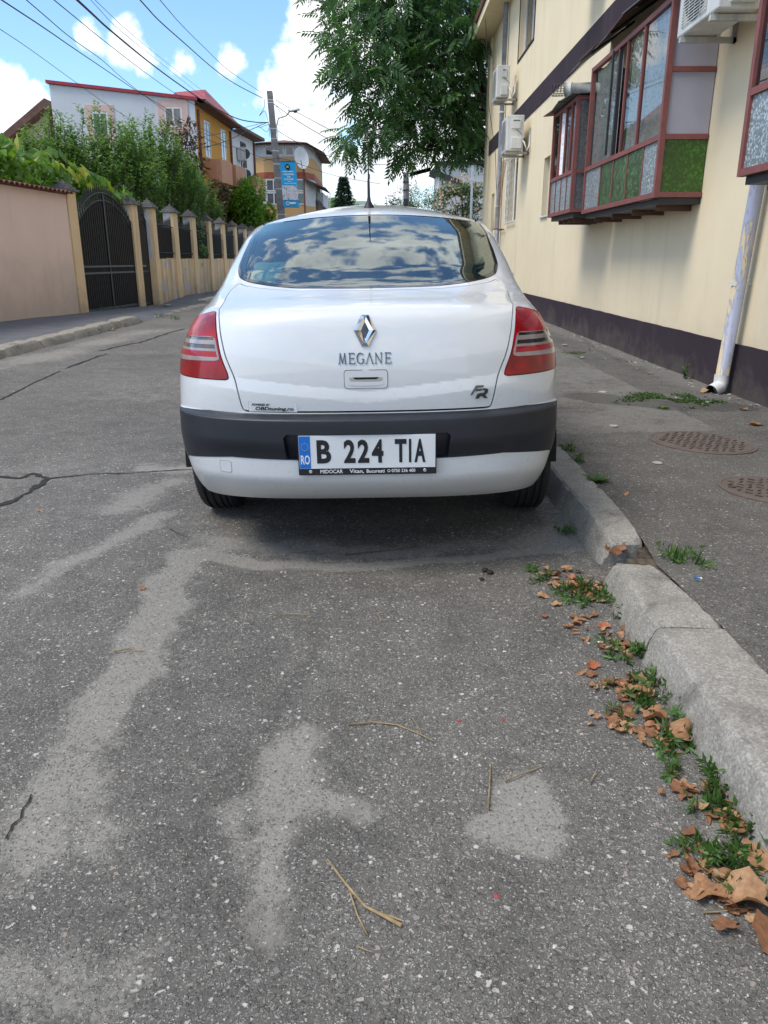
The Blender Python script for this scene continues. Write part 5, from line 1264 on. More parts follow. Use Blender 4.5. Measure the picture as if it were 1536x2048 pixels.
def bush(name, c, R, n, leafL, leafW, mat, label, cat='shrub', group=None, clumps=26, trunk=True, seed=0, extra=None, flat=1.0):
    t = thing(name, (c[0], c[1], 0), label, cat, group); r = np.random.default_rng(seed); c = np.array(c)
    cd_ = r.normal(size=(clumps, 3)); cd_ /= np.linalg.norm(cd_, axis=1, keepdims=True); cc = c + cd_ * np.array(R) * r.uniform(.45, .92, (clumps, 1)); cr = np.mean(R) * r.uniform(.22, .42, clumps)
    k = r.integers(0, clumps, n); d = r.normal(size=(n, 3)); d /= np.linalg.norm(d, axis=1, keepdims=True); P = cc[k] + d * (cr[k] * r.uniform(.55, 1.0, n) ** .6)[:, None] * np.array([1, 1, flat])
    D = d + .5 * r.normal(size=(n, 3)) + np.array([0, 0, -.25]); N = d * .6 + np.array([0, 0, .8]) + .3 * r.normal(size=(n, 3))
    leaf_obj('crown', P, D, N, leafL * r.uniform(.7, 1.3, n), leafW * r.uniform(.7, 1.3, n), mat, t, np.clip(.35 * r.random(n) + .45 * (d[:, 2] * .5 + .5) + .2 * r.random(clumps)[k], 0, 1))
    if trunk:
        mb = MB(); base = Vector((c[0], c[1], 0)); top = Vector(c); mb.tube([base, base.lerp(top, .5) + Vector((.05, 0, 0)), top], [.10, .07, .03], 7)
        for i in range(0, clumps, 2): mb.tube([base.lerp(top, r.uniform(.35, .8)), base.lerp(top, .8).lerp(Vector(cc[i]), .5), Vector(cc[i])], [.035, .02, .006], 5, cap=False)
        mb.build('trunk', M['bark'], t, smooth=True)
    return t
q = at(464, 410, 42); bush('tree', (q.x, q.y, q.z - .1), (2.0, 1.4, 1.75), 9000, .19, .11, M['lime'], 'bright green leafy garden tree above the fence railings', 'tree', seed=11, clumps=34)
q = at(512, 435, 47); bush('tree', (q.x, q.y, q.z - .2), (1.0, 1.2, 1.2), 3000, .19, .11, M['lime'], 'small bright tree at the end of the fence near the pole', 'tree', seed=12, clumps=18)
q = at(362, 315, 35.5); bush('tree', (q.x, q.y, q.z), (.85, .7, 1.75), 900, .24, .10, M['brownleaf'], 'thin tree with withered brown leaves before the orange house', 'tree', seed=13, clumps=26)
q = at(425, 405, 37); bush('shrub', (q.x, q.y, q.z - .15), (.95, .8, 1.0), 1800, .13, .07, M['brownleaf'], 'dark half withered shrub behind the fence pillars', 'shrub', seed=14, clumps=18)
# vine on its pergola over the gate: every leaf of its own
vine = thing('grape_vine', lw(18, -.6), 'grape vine with large light green leaves over the gate and wall', 'vine')
lm = []
for s in range(3):
    r = random.Random(40 + s); out = [(0, .0)]; K = 16; vv = [(0, 0, 0)]
    for k in range(K):
        a = -PI / 2 + .35 + (2 * PI - .7) * k / (K - 1); rad = 1 + .22 * math.cos(5 * (a - PI / 2)) + r.uniform(-.06, .06); vv.append((rad * math.cos(a) * .95, rad * math.sin(a) + .35, -.16 * (rad * math.cos(a)) ** 2 + r.uniform(-.05, .05)))
    vv.append((0, .35, .10)); c_ = len(vv) - 1; ff = [(c_, i, i + 1) for i in range(1, K)] + [(c_, 0, 1), (c_, K, 0)]
    me = bpy.data.meshes.new('leaf'); me.from_pydata(vv, [], ff); me.update(); me.materials.append(M['vine']); lm.append(me)
stems = []
for k in range(250):
    f = random.random(); y = 15.0 + 7.6 * f ** .9; hgt = np.interp(y, [15, 16.5, 18.2, 20.0, 21.5, 22.6], [3.28, 3.42, 3.42, 3.12, 2.90, 2.62]); dep = np.interp(y, [15, 18.2, 18.6, 22.6], [.75, .75, .50, .30])
    z = hgt - abs(random.gauss(0, 1)) * dep * .55; outv = -.35 + random.uniform(-.55, .32) - (0.0 if y > 18.4 else .25)
    p = lw(y, outv, max(z, 2.45 if y < 18.1 else 2.3)); o = link('leaf', random.choice(lm), vine); o.location = p - LOC[vine.name]; s_ = random.uniform(.10, .18); o.scale = (s_, s_, s_)
    o.rotation_euler = (random.uniform(.7, 1.7), random.uniform(-.5, .5), math.atan2(LN.y, LN.x) + PI / 2 + random.uniform(-.9, .9))
n = 1500; yv = rng.uniform(14.6, 22.4, n); hg = np.interp(yv, [15, 16.5, 18.2, 20.0, 21.5, 22.6], [3.2, 3.33, 3.3, 3.0, 2.75, 2.5]); P = np.stack([-8.67 + .096 * yv - .55 + rng.uniform(-.7, .25, n), yv, hg - np.abs(rng.normal(0, .35, n))], 1)
leaf_obj('inner_leaves', P, rdir(n) + np.array([.5, -.3, -.5]), rdir(n) + np.array([.6, -.4, .5]), rng.uniform(.14, .26, n), rng.uniform(.12, .22, n), M['lime'], vine, rng.random(n) * .7)['kind'] = 'stuff'
mb = MB()
for k in range(9): y = 15.2 + k * .85; mb.tube([lw(y, -.5, 2.5), lw(y + .3, -.35, 3.0), lw(y + .7, -.3, 3.15)], [.014, .010, .006], 5)
mb.build('stem', M['bark'], vine)
perg = thing('pergola', lw(15.8, -.4), 'rusty pergola post and rail above the pink wall', 'pergola'); mb = MB(); mb.tube([lw(15.95, -.3, 2.5), lw(15.95, -.3, 3.0)], .035, 6); mb.build('post', M['rustbar'], perg)
mb = MB(); mb.tube([lw(13.5, -.3, 2.98), lw(15.95, -.3, 3.03), lw(16.7, -.6, 2.96)], .022, 5); mb.build('rail', M['rustbar'], perg)

# ------------------------------------------------------------------ houses on the left
def win(par, o, e1, e2, w, h, nrm, frame=None, surround=None, panes=2):
    """window in a wall: o lower-left corner, e1 along, e2 up, nrm outwards"""
    o, e1, e2, nrm = map(Vector, (o, e1, e2, nrm)); W = link('window', None, par)
    def slab(nm, a, b, c, d, n0, n1, mat):
        mb = MB(); mb.prism([(a, c), (b, c), (b, d), (a, d)], o + nrm * n1, e1, e2, n1 - n0); 
        if e1.cross(e2).dot(nrm) < 0:
            mb = MB(); mb.prism([(b, c), (a, c), (a, d), (b, d)], o + nrm * n1, e1, e2, -(n1 - n0))
        return mb.build(nm, mat, W)
    if surround: s = .28; [slab('surround', *q_, -.02, .035, surround) for q_ in ((-s, w + s, h, h + s), (-s, w + s, -s, 0), (-s, 0, 0, h), (w, w + s, 0, h))]
    f = .07; fm = frame or M['white']
    for q_ in ((0, w, h - f, h), (0, w, 0, f)): slab('frame', *q_, -.01, .03, fm)
    for k in range(panes + 1): x = (w - f) * k / panes; slab('frame', x, x + f, f, h - f, -.01, .028, fm)
    slab('pane', f, w - f, f, h - f, -.012, .012, M['winpane'])
    return W
M['winpane'] = pm('dark_window_pane', (.10, .12, .13), .05, var=.3, nscale=1.5, coat=1)
hA = thing('terraced_house', (-11, 38, 0), 'terraced house with pale grey end wall, red verge and orange street front', 'house')
fd = Vector((.106, 1, 0)).normalized(); fn_ = Vector((fd.y, -fd.x, 0)); H0 = Vector((-8.4, 38, 0)); eL = math.hypot(.55, 5.2)
def hp(s, out, z): q_ = H0 + fd * s + fn_ * out; return Vector((q_.x, q_.y, z))
mb = MB(); x0 = -14.75; mb.add([(x0, 38, 0), (-8.4, 38, 0), (-8.4, 38, 7.9), (x0, 38, 8.55), (x0, 46, 0), (x0, 46, 8.55)], [(0, 1, 2, 3), (4, 0, 3, 5)]); mb.build('end_wall', M['greyhouse'], hA)
MB().add([hp(.0, 0.004, 0), hp(5.25, 0.004, 0), hp(5.25, .004, 7.7), hp(0, .004, 7.9)], [(0, 1, 2, 3)]).build('street_front', M['orange'], hA)
mb = MB(); mb.add([(x0 - .1, 37.88, 8.58), (-8.25, 37.88, 7.90), (-8.25, 37.88, 8.03), (x0 - .1, 37.88, 8.71), (x0 - .1, 46, 8.6), (-8.25 + .8, 46, 7.9), (-7.6, 46, 8.05), (x0 - .1, 46, 8.73)], [(0, 1, 2, 3), (3, 2, 6, 7), (0, 4, 5, 1)]); mb.build('roof_verge', M['crimson'], hA)
mb = MB(); a, b = hp(.0, .5, 7.95), hp(5.4, .5, 7.72); ap = hp(3.2, -.5, 8.95); rd = hp(2.6, -1.8, 8.75)
mb.add([a, b, ap, rd, hp(0, -.9, 8.15), hp(5.4, -3.5, 8.2)], [(0, 1, 2), (0, 2, 3, 4), (1, 5, 3, 2)]); mb.build('red_gable', M['redroof'], hA)
mb = MB(); mb.add([a, b, hp(5.4, 0, 7.55), hp(0, 0, 7.75), hp(0, .5, 7.82), hp(5.4, .5, 7.6)], [(0, 4, 5, 1), (4, 3, 2, 5)]); mb.build('soffit', M['brownroof'], hA)
win(hA, (-9.77, 38, 6.85), (1, 0, 0), (0, 0, 1), .78, .80, (0, -1, 0), surround=M['pinktrim']); win(hA, (-13.0, 38, 6.5), (1, 0, 0), (0, 0, 1), .70, .95, (0, -1, 0), surround=M['pinktrim'])
for s_ in (1.0, 3.5): win(hA, hp(s_, .01, 5.75), fd, (0, 0, 1), .85, 1.55, fn_, panes=2)
for s_ in (1.0, 3.3): mb = MB(); mb.prism([(0, 0), (1.7, 0), (1.7, 1.0), (0, 1.0)], hp(s_, .75, 4.65), fd, (0, 0, 1), .74); mb.build('balcony_box', M['salmon'], hA)
MB().tube([hp(.25, .06, 7.6), hp(.25, .06, 2)], .06, 6).build('downpipe', M['tile'], hA); MB().tube([hp(5.1, .06, 7.4), hp(5.1, .06, 2)], .06, 6).build('downpipe', M['tile'], hA)
MB().tube([hp(.0, .52, 7.86), hp(5.4, .52, 7.64)], .06, 6).build('gutter', M['tile'], hA)
hB = thing('terraced_house', hp(7.6, -2, 0), 'white terraced house with salmon balcony box beyond the orange front', 'house')
MB().add([hp(5.26, 0, 0), hp(9.9, 0, 0), hp(9.9, 0, 7.7), hp(5.26, 0, 7.6)], [(0, 1, 2, 3)]).build('street_front', M['whitehouse'], hB)
MB().add([hp(9.9, 0, 0), hp(9.9, -6, 0), hp(9.9, -6, 7.7), hp(9.9, 0, 7.7)], [(3, 2, 1, 0)]).build('side_wall', M['whitehouse'], hB)
mb = MB(); mb.add([hp(5.3, .55, 7.72), hp(10.2, .55, 7.75), hp(10.2, -3, 9.0), hp(5.3, -3, 9.0), hp(5.3, .55, 7.58), hp(10.2, .55, 7.6), hp(10.2, 0, 7.55), hp(5.3, 0, 7.5)], [(0, 1, 2, 3), (4, 5, 1, 0), (7, 6, 5, 4)]); mb.build('roof', M['brownroof'], hB)
win(hB, hp(7.0, .01, 4.9), fd, (0, 0, 1), 1.0, 2.3, fn_, frame=M['darkmetal']); mb = MB(); mb.prism([(0, 0), (2.1, 0), (2.1, 1.15), (0, 1.15)], hp(7.0, .75, 4.35), fd, (0, 0, 1), .74); mb.build('balcony_box', M['salmon'], hB)
for z in (6.2, 5.2): box('air_unit', tuple(hp(6.2, .05, z)), tuple(hp(6.9, .38, z + .62)), M['acwhite'], hB); MB().lathe([(.26, .0), (.001, .0)], hp(6.45, .40, z + .31), 14, 'Y').build('fan', M['acgrey'], hB)
MB().tube([hp(9.6, .06, 7.5), hp(9.6, .06, 2)], .06, 6).build('downpipe', M['tile'], hB)
# corner building
hC = thing('corner_building', (-6, 52, 0), 'tan corner building with brown hipped roof behind the pole and banner', 'building')
cb = [(-8.6, 53.0), (-7.45, 52.0), (-4.92, 52.0), (-4.45, 53.2), (-4.45, 60), (-8.6, 60)]
def bandw(z0, z1, mat, nm, out=0.0, par=hC):
    mb = MB(); c_ = np.mean(cb, 0); P = [((p[0] - c_[0]) * (1 + out) + c_[0], (p[1] - c_[1]) * (1 + out) + c_[1]) for p in cb]; k = len(P)
    mb.add([(x, y, z0) for x, y in P] + [(x, y, z1) for x, y in P], [(i, (i + 1) % k, k + (i + 1) % k, k + i) for i in range(k)] + [tuple(range(k, 2 * k)), tuple(range(k - 1, -1, -1))]); return mb.build(nm, mat, par)
M['rustband'] = pm('rust_red_band', (.36, .09, .04), .7)
bandw(0, 3.2, M['tan'], 'wall'); bandw(3.2, 4.45, M['tan'], 'wall', .004); bandw(4.45, 6.02, M['farwhite'], 'shopfront_wall'); bandw(6.02, 6.38, M['rustband'], 'band', .012); bandw(6.38, 7.25, M['tan'], 'wall', .008); bandw(7.25, 7.95, M['farwhite'], 'attic_wall')
mb = MB(); e = .65; mb.add([(-9.2, 52.6, 7.98), (-7.6, 51.35, 7.98), (-4.7, 51.35, 7.98), (-3.75, 53.0, 7.62), (-3.75, 60, 7.7), (-9.2, 60, 7.98), (-6.5, 55, 8.6), (-6.5, 60, 8.6)], [(0, 1, 6), (1, 2, 6), (2, 3, 6), (3, 4, 7, 6), (0, 6, 7, 5), (5, 4, 3, 2, 1, 0)]); mb.build('roof', M['brownroof'], hC)
for i in range(4): win(hC, (-7.35 + i * .62, 51.995, 7.3), (1, 0, 0), (0, 0, 1), .55, .58, (0, -1, 0), panes=1)
for x, w in ((-7.38, .95), (-5.55, .58)):
    for z, h_ in ((4.5, .72), (5.28, .70)): win(hC, (x, 51.995, z), (1, 0, 0), (0, 0, 1), w, h_, (0, -1, 0), panes=2 if w > .7 else 1)
mb = MB(); mb.add([(-4.9, 51.6, 6.0), (-3.7, 52.6, 5.55), (-3.7, 58, 5.55), (-4.9, 58, 6.1), (-4.9, 51.6, 5.92), (-3.7, 52.6, 5.47)], [(0, 1, 2, 3), (4, 5, 1, 0)]); mb.build('porch_roof', M['brownroof'], hC)
mb = MB(); mb.add([(-4.3, 53.5, 4.95), (-3.1, 55, 3.5), (-3.1, 58, 3.5), (-4.3, 58, 4.95)], [(0, 1, 2, 3), (3, 2, 1, 0)]); mb.build('lean_to_roof', M['brownroof'], hC); box('lean_to_wall', (-4.4, 54.5, 0), (-4.0, 58, 5.4), M['greyhouse'], hC)
MB().tube([(-5.0, 51.94, 7.2), (-4.98, 51.94, 2)], .05, 6).build('downpipe', M['tile'], hC)
ds = thing('satellite_dish', (-5.05, 51.2, 7.2), 'white satellite dish on the corner building', 'satellite dish'); mb = MB(); R = .55
mb.lathe([(.001, .12), (R * .4, .10), (R * .75, .045), (R, 0)], (0, 0, 0), 24, 'Y'); Mx = Matrix.Translation((-5.02, 51.15, 7.1)) @ Matrix.Rotation(math.radians(-14), 4, 'Y') @ Matrix.Rotation(math.radians(20), 4, 'Z') @ Matrix.Diagonal((.80, 1, 1.15, 1))
mb.v = [tuple(Mx @ Vector(v_)) for v_ in mb.v]; mb.build('dish', M['white'], ds, smooth=True); MB().tube([(-5.0, 51.9, 7.2), (-5.0, 51.3, 7.1)], .04, 6).build('bracket', M['darkmetal'], ds)
MB().tube([(-5.0, 51.15, 6.55), (-5.0, 50.6, 6.9)], .02, 5).build('feed_arm', M['darkmetal'], ds)
# cream house with brown verge far left
hD = thing('gabled_house', (-20, 44, 0), 'cream house with steep brown roof edge behind the leftmost bush', 'house')
g0, g1 = at(0, 288, 44), at(106, 198, 44)
gx = lambda x: g0.z + (x - g0.x) * (g1.z - g0.z) / (g1.x - g0.x)
mb = MB(); mb.add([(-26, 44, 0), (-17.3, 44, 0), (-17.3, 44, gx(-17.3) - .3), (-26, 44, gx(-26) - .3)], [(0, 1, 2, 3)]); mb.build('gable_wall', M['creamhouse'], hD)
mb = MB(); mb.add([(-27, 43.2, gx(-27)), (-17.1, 43.2, gx(-17.1)), (-17.1, 52, gx(-17.1)), (-27, 52, gx(-27)), (-27, 43.2, gx(-27) - .4), (-17.1, 43.2, gx(-17.1) - .4), (-17.1, 52, gx(-17.1) - .4), (-27, 52, gx(-27) - .4)], [(0, 1, 2, 3), (4, 5, 1, 0), (7, 6, 5, 4), (1, 5, 6, 2)]); mb.build('roof', M['brownroof'], hD)
wq = at(22, 318, 43.99); win(hD, (wq.x, 43.99, wq.z), (1, 0, 0), (0, 0, 1), .5, .45, (0, -1, 0))

# ------------------------------------------------------------------ poles, banner, wires
def wiggle(a, b, sag, n=16): a, b = Vector(a), Vector(b); return [a.lerp(b, i / n) - Vector((0, 0, sag * 4 * (i / n) * (1 - i / n))) for i in range(n + 1)]
pole = thing('utility_pole', (-5.0, 42, 0), 'weathered concrete utility pole with street lamp arm and blue banner', 'utility pole')
pb, pt = Vector((-5.02, 42, -.1)), Vector((-5.58, 42, 9.02))
mb = MB(); L = []
for k in range(9):
    f = k / 8; c = pb.lerp(pt, f); hw = .20 - .07 * f; L.append([(c.x - hw, c.y - hw, c.z), (c.x + hw, c.y - hw, c.z), (c.x + hw, c.y + hw, c.z), (c.x - hw, c.y + hw, c.z)])
v = [p for r in L for p in r]; mb.add(v, [(r * 4 + i, r * 4 + (i + 1) % 4, (r + 1) * 4 + (i + 1) % 4, (r + 1) * 4 + i) for r in range(8) for i in range(4)] + [(32, 33, 34, 35)]); mb.build('shaft', M['pole'], pole)
mb = MB()
for z in (3.4, 4.6, 5.1, 5.75, 6.35, 6.9, 7.35, 8.5, 8.62):
    f = z / 9.02; c = pb.lerp(pt, f); hw = .205 - .07 * f; mb.box((c.x - hw, c.y - hw, z - .02), (c.x + hw, c.y + hw, z + .02))
mb.build('strap', M['bandmetal'], pole)
lampo = thing('street_lamp', (-5.3, 42, 7.4), 'cobra-head street lamp on a curved grey arm on the concrete pole', 'street lamp'); a = Vector((-5.28, 41.85, 6.9)); tipx = Vector((-4.55, 41.5, 8.08))
MB().tube([a, a + Vector((.0, 0, .6)), a + Vector((.10, -.03, .9)), a.lerp(tipx, .7) + Vector((0, 0, .15)), tipx], .032, 7).build('arm', M['bandmetal'], lampo, smooth=True)
mb = MB(); mb.add([tuple(tipx + Vector(q_)) for q_ in [(-.12, -.07, -.01), (.02, -.13, -.05), (.42, -.12, .02), (.52, 0, .04), (.42, .12, .02), (.02, .13, -.05), (-.12, .07, -.01), (-.12, 0, .07), (.05, 0, .13), (.40, 0, .14)]], [(0, 1, 8, 7), (1, 2, 9, 8), (2, 3, 9), (3, 4, 9), (4, 5, 8, 9), (5, 6, 7, 8), (6, 0, 7), (0, 6, 5, 1), (1, 5, 4, 2), (2, 4, 3)]); mb.build('lamp_head', M['white'], lampo, smooth=True)
MB().lathe([(.001, -.10), (.07, -.085), (.10, -.05), (.11, -.02)], tipx + Vector((.24, 0, 0)), 12).build('lamp_lens', M['winpane'], lampo, smooth=True)
ban = thing('banner', (-4.75, 41.6, 3.7), 'sky blue vertical advertising banner fixed to the concrete pole', 'banner')
bo = Vector((-5.06, 41.58, 3.73)); be1 = Vector((.78, 0, 0)); be2 = Vector((-.11, 0, 2.12))
def bpnt(x, y, d=0.0): return bo + be1 * x + be2 * y - Vector((0, d, 0))
def bquad(nm, x0, x1, y0, y1, d, mat, par=None): return MB().quad(bpnt(x0, y0, d), bpnt(x1, y0, d), bpnt(x1, y1, d), bpnt(x0, y1, d)).build(nm, mat, par or ban)
M['bannerblue'] = pm('banner_blue', (.003, .35, .70), .6, var=.03)
cl = MB(); n = 6
for i in range(n):
    f0, f1 = i / n, (i + 1) / n; w = lambda f: .012 * math.sin(7 * f); cl.quad(bpnt(0, f0, -.01 + w(f0)), bpnt(1, f0, -.01 + w(f0)), bpnt(1, f1, -.01 + w(f1)), bpnt(0, f1, -.01 + w(f1)))
cl.build('cloth', M['bannerblue'], ban)
def photo_print():
    m, t, p, o = newmat('banner_photo_print'); pos = t.new('ShaderNodeNewGeometry').outputs['Position']; n_ = t.noise(pos, 5, 4, .6, .6)
    t.l.new(t.ramp(n_, [(0, (.10, .16, .22)), (.42, (.16, .28, .36)), (.5, (.62, .66, .72)), (.58, (.55, .42, .46)), (.65, (.40, .46, .42)), (1, (.7, .74, .78))]), p.inputs['Base Color']); return m
M['photo'] = photo_print(); bquad('printed_photo', 0, 1, .155, .475, .016, M['photo'])
mb = MB()
for k in range(20):
    a = 2 * PI * k / 20; b_ = 2 * PI * (k + 1) / 20; mb.add([bpnt(.47, .875, .022), bpnt(.47 + .15 * math.cos(a), .88 + .055 * math.sin(a), .022), bpnt(.47 + .15 * math.cos(b_), .88 + .055 * math.sin(b_), .022)], [(0, 2, 1), (0, 1, 2)])
mb.add([bpnt(.38, .845, .022), bpnt(.52, .80, .022), bpnt(.58, .85, .022)], [(0, 1, 2), (2, 1, 0)]); mb.build('round_emblem', M['inkwhite'], ban)
M['gold'] = pm('emblem_gold', (.55, .38, .12), .6); bquad('emblem_mark', .39, .55, .855, .905, .026, M['gold'])
def btext(s, x0, x1, y0, y1): V, F = text_geo(s, .02); mb = MB(); mb.add([bpnt(x0 + (x1 - x0) * p[0], y0 + (y1 - y0) * p[1], .024) for p in V], F); mb.build('banner_lettering', M['inkwhite'], ban)
btext('CENTRU', .17, .85, .695, .735); btext('DE', .40, .60, .645, .680); btext('DAUNE', .22, .78, .588, .630)
for k, (x0, x1, y) in enumerate(((.12, .82, .765), (.40, .64, .555), (.18, .92, .515))):     # lines too blurred to read: broken strokes
    mb = MB(); x = x0
    while x < x1 - .02:
        w = random.uniform(.03, .06); hh = .026 if k == 0 else .016; mb.quad(bpnt(x, y, .024), bpnt(x + w, y, .024), bpnt(x + w * .8, y + hh, .024), bpnt(x + .01, y + hh * random.uniform(.6, 1), .024)); x += w + .015
    mb.build('blurred_line', M['inkwhite'], ban)
mb = MB(); x = .45
for k in range(20):
    a = 2 * PI * k / 20; b_ = 2 * PI * (k + 1) / 20; mb.quad(*[bpnt(.30 + r_ * .11 * math.cos(c_), .085 + r_ * .042 * math.sin(c_), .022) for r_, c_ in ((.7, a), (1, a), (1, b_), (.7, b_))])
mb.build('ring_logo', M['inkwhite'], ban); bquad('logo_word', .44, .80, .07, .105, .022, M['inkwhite'])
mb = MB(); mb.tube([bpnt(-.1, 1.0), bpnt(1.02, 1.0)], .018, 5); mb.tube([bpnt(-.1, 0), bpnt(1.02, 0)], .018, 5); mb.build('banner_rod', M['darkmetal'], ban)

def wire(pix, depths, label, r=.011, name='overhead_wire', group='overhead wires'):
    pts = [at(u, v, Y) for (u, v), Y in zip(pix, depths)]
    if pix[0][1] <= 0 or pix[0][0] < 0: pts = [pts[0] + (pts[0] - pts[1]) * 4.0] + pts      # runs on to the next pole behind the viewer
    # smooth through the points
    P = np.array([p[:] for p in pts]); n = len(P); t_ = np.linspace(0, n - 1, 8 * n); out = []
    for q_ in t_:
        i = min(int(q_), n - 2); f = q_ - i; p0, p1, p2, p3 = P[max(i - 1, 0)], P[i], P[i + 1], P[min(i + 2, n - 1)]
        out.append(.5 * ((2 * p1) + (-p0 + p2) * f + (2 * p0 - 5 * p1 + 4 * p2 - p3) * f * f + (-p0 + 3 * p1 - 3 * p2 + p3) * f ** 3))
    o = MB().tube(out, r * 1.25, 4).build(name, M['cable'], None); tag(o, label, 'wire', group); return o
z = lambda x, y: (x / 2.743, y / 2.743)
wire([(-30, -22), z(230, 145), z(400, 262), z(560, 370), z(760, 505), z(870, 570), z(1010, 660)], [14, 18, 22, 27, 33, 36, 40], 'thick black cable from the top left corner passing over the grey house')
wire([z(110, -30), z(380, 200), z(560, 330), z(690, 445), z(880, 590), z(1080, 735), z(1250, 810)], [13, 18, 23, 27, 33, 38, 42], 'thin wire crossing the thick cable over the grey gable', .008)
wire([z(260, -30), z(560, 215), z(800, 400), z(980, 525), z(1150, 620), z(1280, 700)], [13, 20, 27, 33, 38, 42], 'thin wire running down to the orange house eave', .008)
wire([z(380, -40), z(610, 170), z(830, 350), z(1000, 475), z(1160, 580), z(1300, 650), z(1400, 670), z(1470, 672)], [11, 17, 24, 29, 33, 37, 40, 41.9], 'thick twisted black cable sagging down to the concrete pole', .017)
wire([z(470, -30), z(640, 150), z(850, 320), z(1110, 530)], [14, 20, 27, 36], 'left of two hairline wires above the puffy clouds', .005)
wire([z(500, -20), z(680, 150), z(860, 300), z(1150, 530)], [14, 20, 27, 36], 'right of two hairline wires above the puffy clouds', .005)
wire([z(750, -20), z(870, 110), z(1010, 235), z(1170, 375), z(1290, 460), z(1440, 538)], [18, 22, 27, 33, 38, 41.9], 'black cable reaching the pole top from above', .015)
wire([z(860, -20), z(990, 130), z(1120, 260), z(1260, 390), z(1450, 518)], [18, 23, 28, 34, 41.9], 'thin black wire above the cable at the pole top', .009)
wire([(-20, 45), z(150, 260), z(400, 440), z(620, 595), z(830, 720), z(1000, 800)], [18, 22, 27, 32, 37, 41], 'low thin wire crossing the bush and the grey house', .007)
zz = lambda x, y: (380 + x / 4.042, 150 + y / 4.042)
wire([zz(690, 200), zz(900, 320), zz(1250, 500), (760, 300), (800, 318)], [42, 45, 55, 62, 70], 'wire leaving the pole top to the right', .012)
wire([zz(680, 235), zz(860, 365), zz(1050, 480), zz(1180, 550), (700, 300), (770, 318)], [42, 45, 50, 55, 60, 70], 'cable leaving the pole below the topmost wire', .015)
wire([zz(700, 445), zz(850, 535), zz(1030, 620), zz(1280, 700), zz(1536, 725), (790, 325)], [42, 45, 50, 56, 62, 68], 'cable sagging right from the lamp arm height', .014)
wire([zz(590, 690), zz(760, 680), zz(960, 745), zz(1200, 820), zz(1536, 880)], [42, 42, 48, 56, 66], 'low cable running right past the dish', .011)
wire([zz(0, 605), zz(250, 550), zz(450, 460), zz(620, 385)], [33, 36, 39, 41.9], 'service cable from the orange house to the pole', .012)
wire([zz(0, 520), zz(250, 470), zz(480, 415), zz(620, 380)], [34, 37, 40, 41.9], 'upper service cable between orange house and pole', .008)
wire([zz(0, 380), zz(200, 490), zz(400, 600), zz(700, 700), zz(900, 720)], [30, 34, 38, 42, 46], 'thin wire sloping down across the house fronts to the banner', .008)
wire([zz(600, 190), zz(600, 260), zz(560, 330), zz(600, 290), zz(620, 330), zz(640, 420), zz(640, 500)], [41.7] * 7, 'tangle of loose cable ends left of the pole', .009)
wire([zz(690, 240), zz(740, 320), zz(760, 390), zz(740, 412), zz(700, 395)], [41.7] * 5, 'loop of loose cable right of the pole', .008)
wire([zz(560, 430), zz(640, 400), zz(620, 460), zz(560, 420), zz(500, 440)], [41.6] * 5, 'curl of cable at the pole beside the white house', .008)

# ------------------------------------------------------------------ far background
def fir(c, h, R, label):
    t = thing('fir_tree', (c[0], c[1], 0), label, 'tree'); P = []; D = []
    for k in range(46):
        f = k / 46; z_ = c[2] + h * f; r_ = R * (1 - f) ** .85 * (1 + .15 * math.sin(k * 2.4)); m = 44
        an = rng.random(m) * 2 * PI; q_ = r_ * np.sqrt(rng.random(m)); P.append(np.stack([c[0] + q_ * np.cos(an), c[1] + q_ * np.sin(an), np.full(m, z_) - q_ * .15 + rng.normal(0, .05, m)], 1)); D.append(np.stack([np.cos(an), np.sin(an), np.full(m, -.25)], 1))
    P = np.concatenate(P); D = np.concatenate(D); n_ = len(P); leaf_obj('crown', P, D, np.tile([0, 0, 1.], (n_, 1)) + .4 * rdir(n_), np.full(n_, R * .30), np.full(n_, R * .13), M['fir'], t); MB().tube([(c[0], c[1], 0), (c[0], c[1], c[2] + h * .95)], [.2, .02], 6).build('trunk', M['bark'], t)
q = at(688, 430, 90); fir((q.x, q.y, 4.0), at(684, 352, 90).z - 4.0, 1.75, 'dark conical fir tree rising behind the car roof')
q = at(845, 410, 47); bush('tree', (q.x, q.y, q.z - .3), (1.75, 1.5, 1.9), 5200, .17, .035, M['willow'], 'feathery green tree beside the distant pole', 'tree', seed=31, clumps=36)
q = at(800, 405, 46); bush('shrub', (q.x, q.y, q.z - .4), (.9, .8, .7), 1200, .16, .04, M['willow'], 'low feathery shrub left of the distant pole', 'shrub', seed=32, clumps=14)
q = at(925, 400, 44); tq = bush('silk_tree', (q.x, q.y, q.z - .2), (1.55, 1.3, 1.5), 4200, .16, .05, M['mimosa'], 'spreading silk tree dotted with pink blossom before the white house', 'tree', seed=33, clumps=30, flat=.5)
n = 420; d = rdir(n); d[:, 1] = -np.abs(d[:, 1]); P = np.array([q.x, q.y, q.z - .2]) + d * np.array([1.6, 1.4, 1.5]) * rng.uniform(.75, 1.0, (n, 1)); leaf_obj('blossom', P, rdir(n) + np.array([0, 0, .8]), rdir(n) + np.array([0, -.6, .6]), rng.uniform(.07, .14, n), rng.uniform(.08, .15, n), M['blossom'], tq)
for i, (u, w, zt, mt, Y) in enumerate(((655, 55, 396, 'farwhite', 170), (712, 44, 402, 'fargreen', 160), (700, 60, 408, 'farwhite', 175))):
    a, b = at(u - w / 2, 430, Y), at(u + w / 2, zt, Y); box('far_block', (a.x, Y, 0), (b.x, Y + 14, b.z), M[mt]); o = bpy.data.objects[('far_block' if i == 0 else 'far_block.%03d' % i)]
    tag(o, ['long low pale block far off left of the fir', 'pale green rooftop block far off right of the fir', 'distant white block behind the fir'][i], 'building', 'far blocks on the horizon')
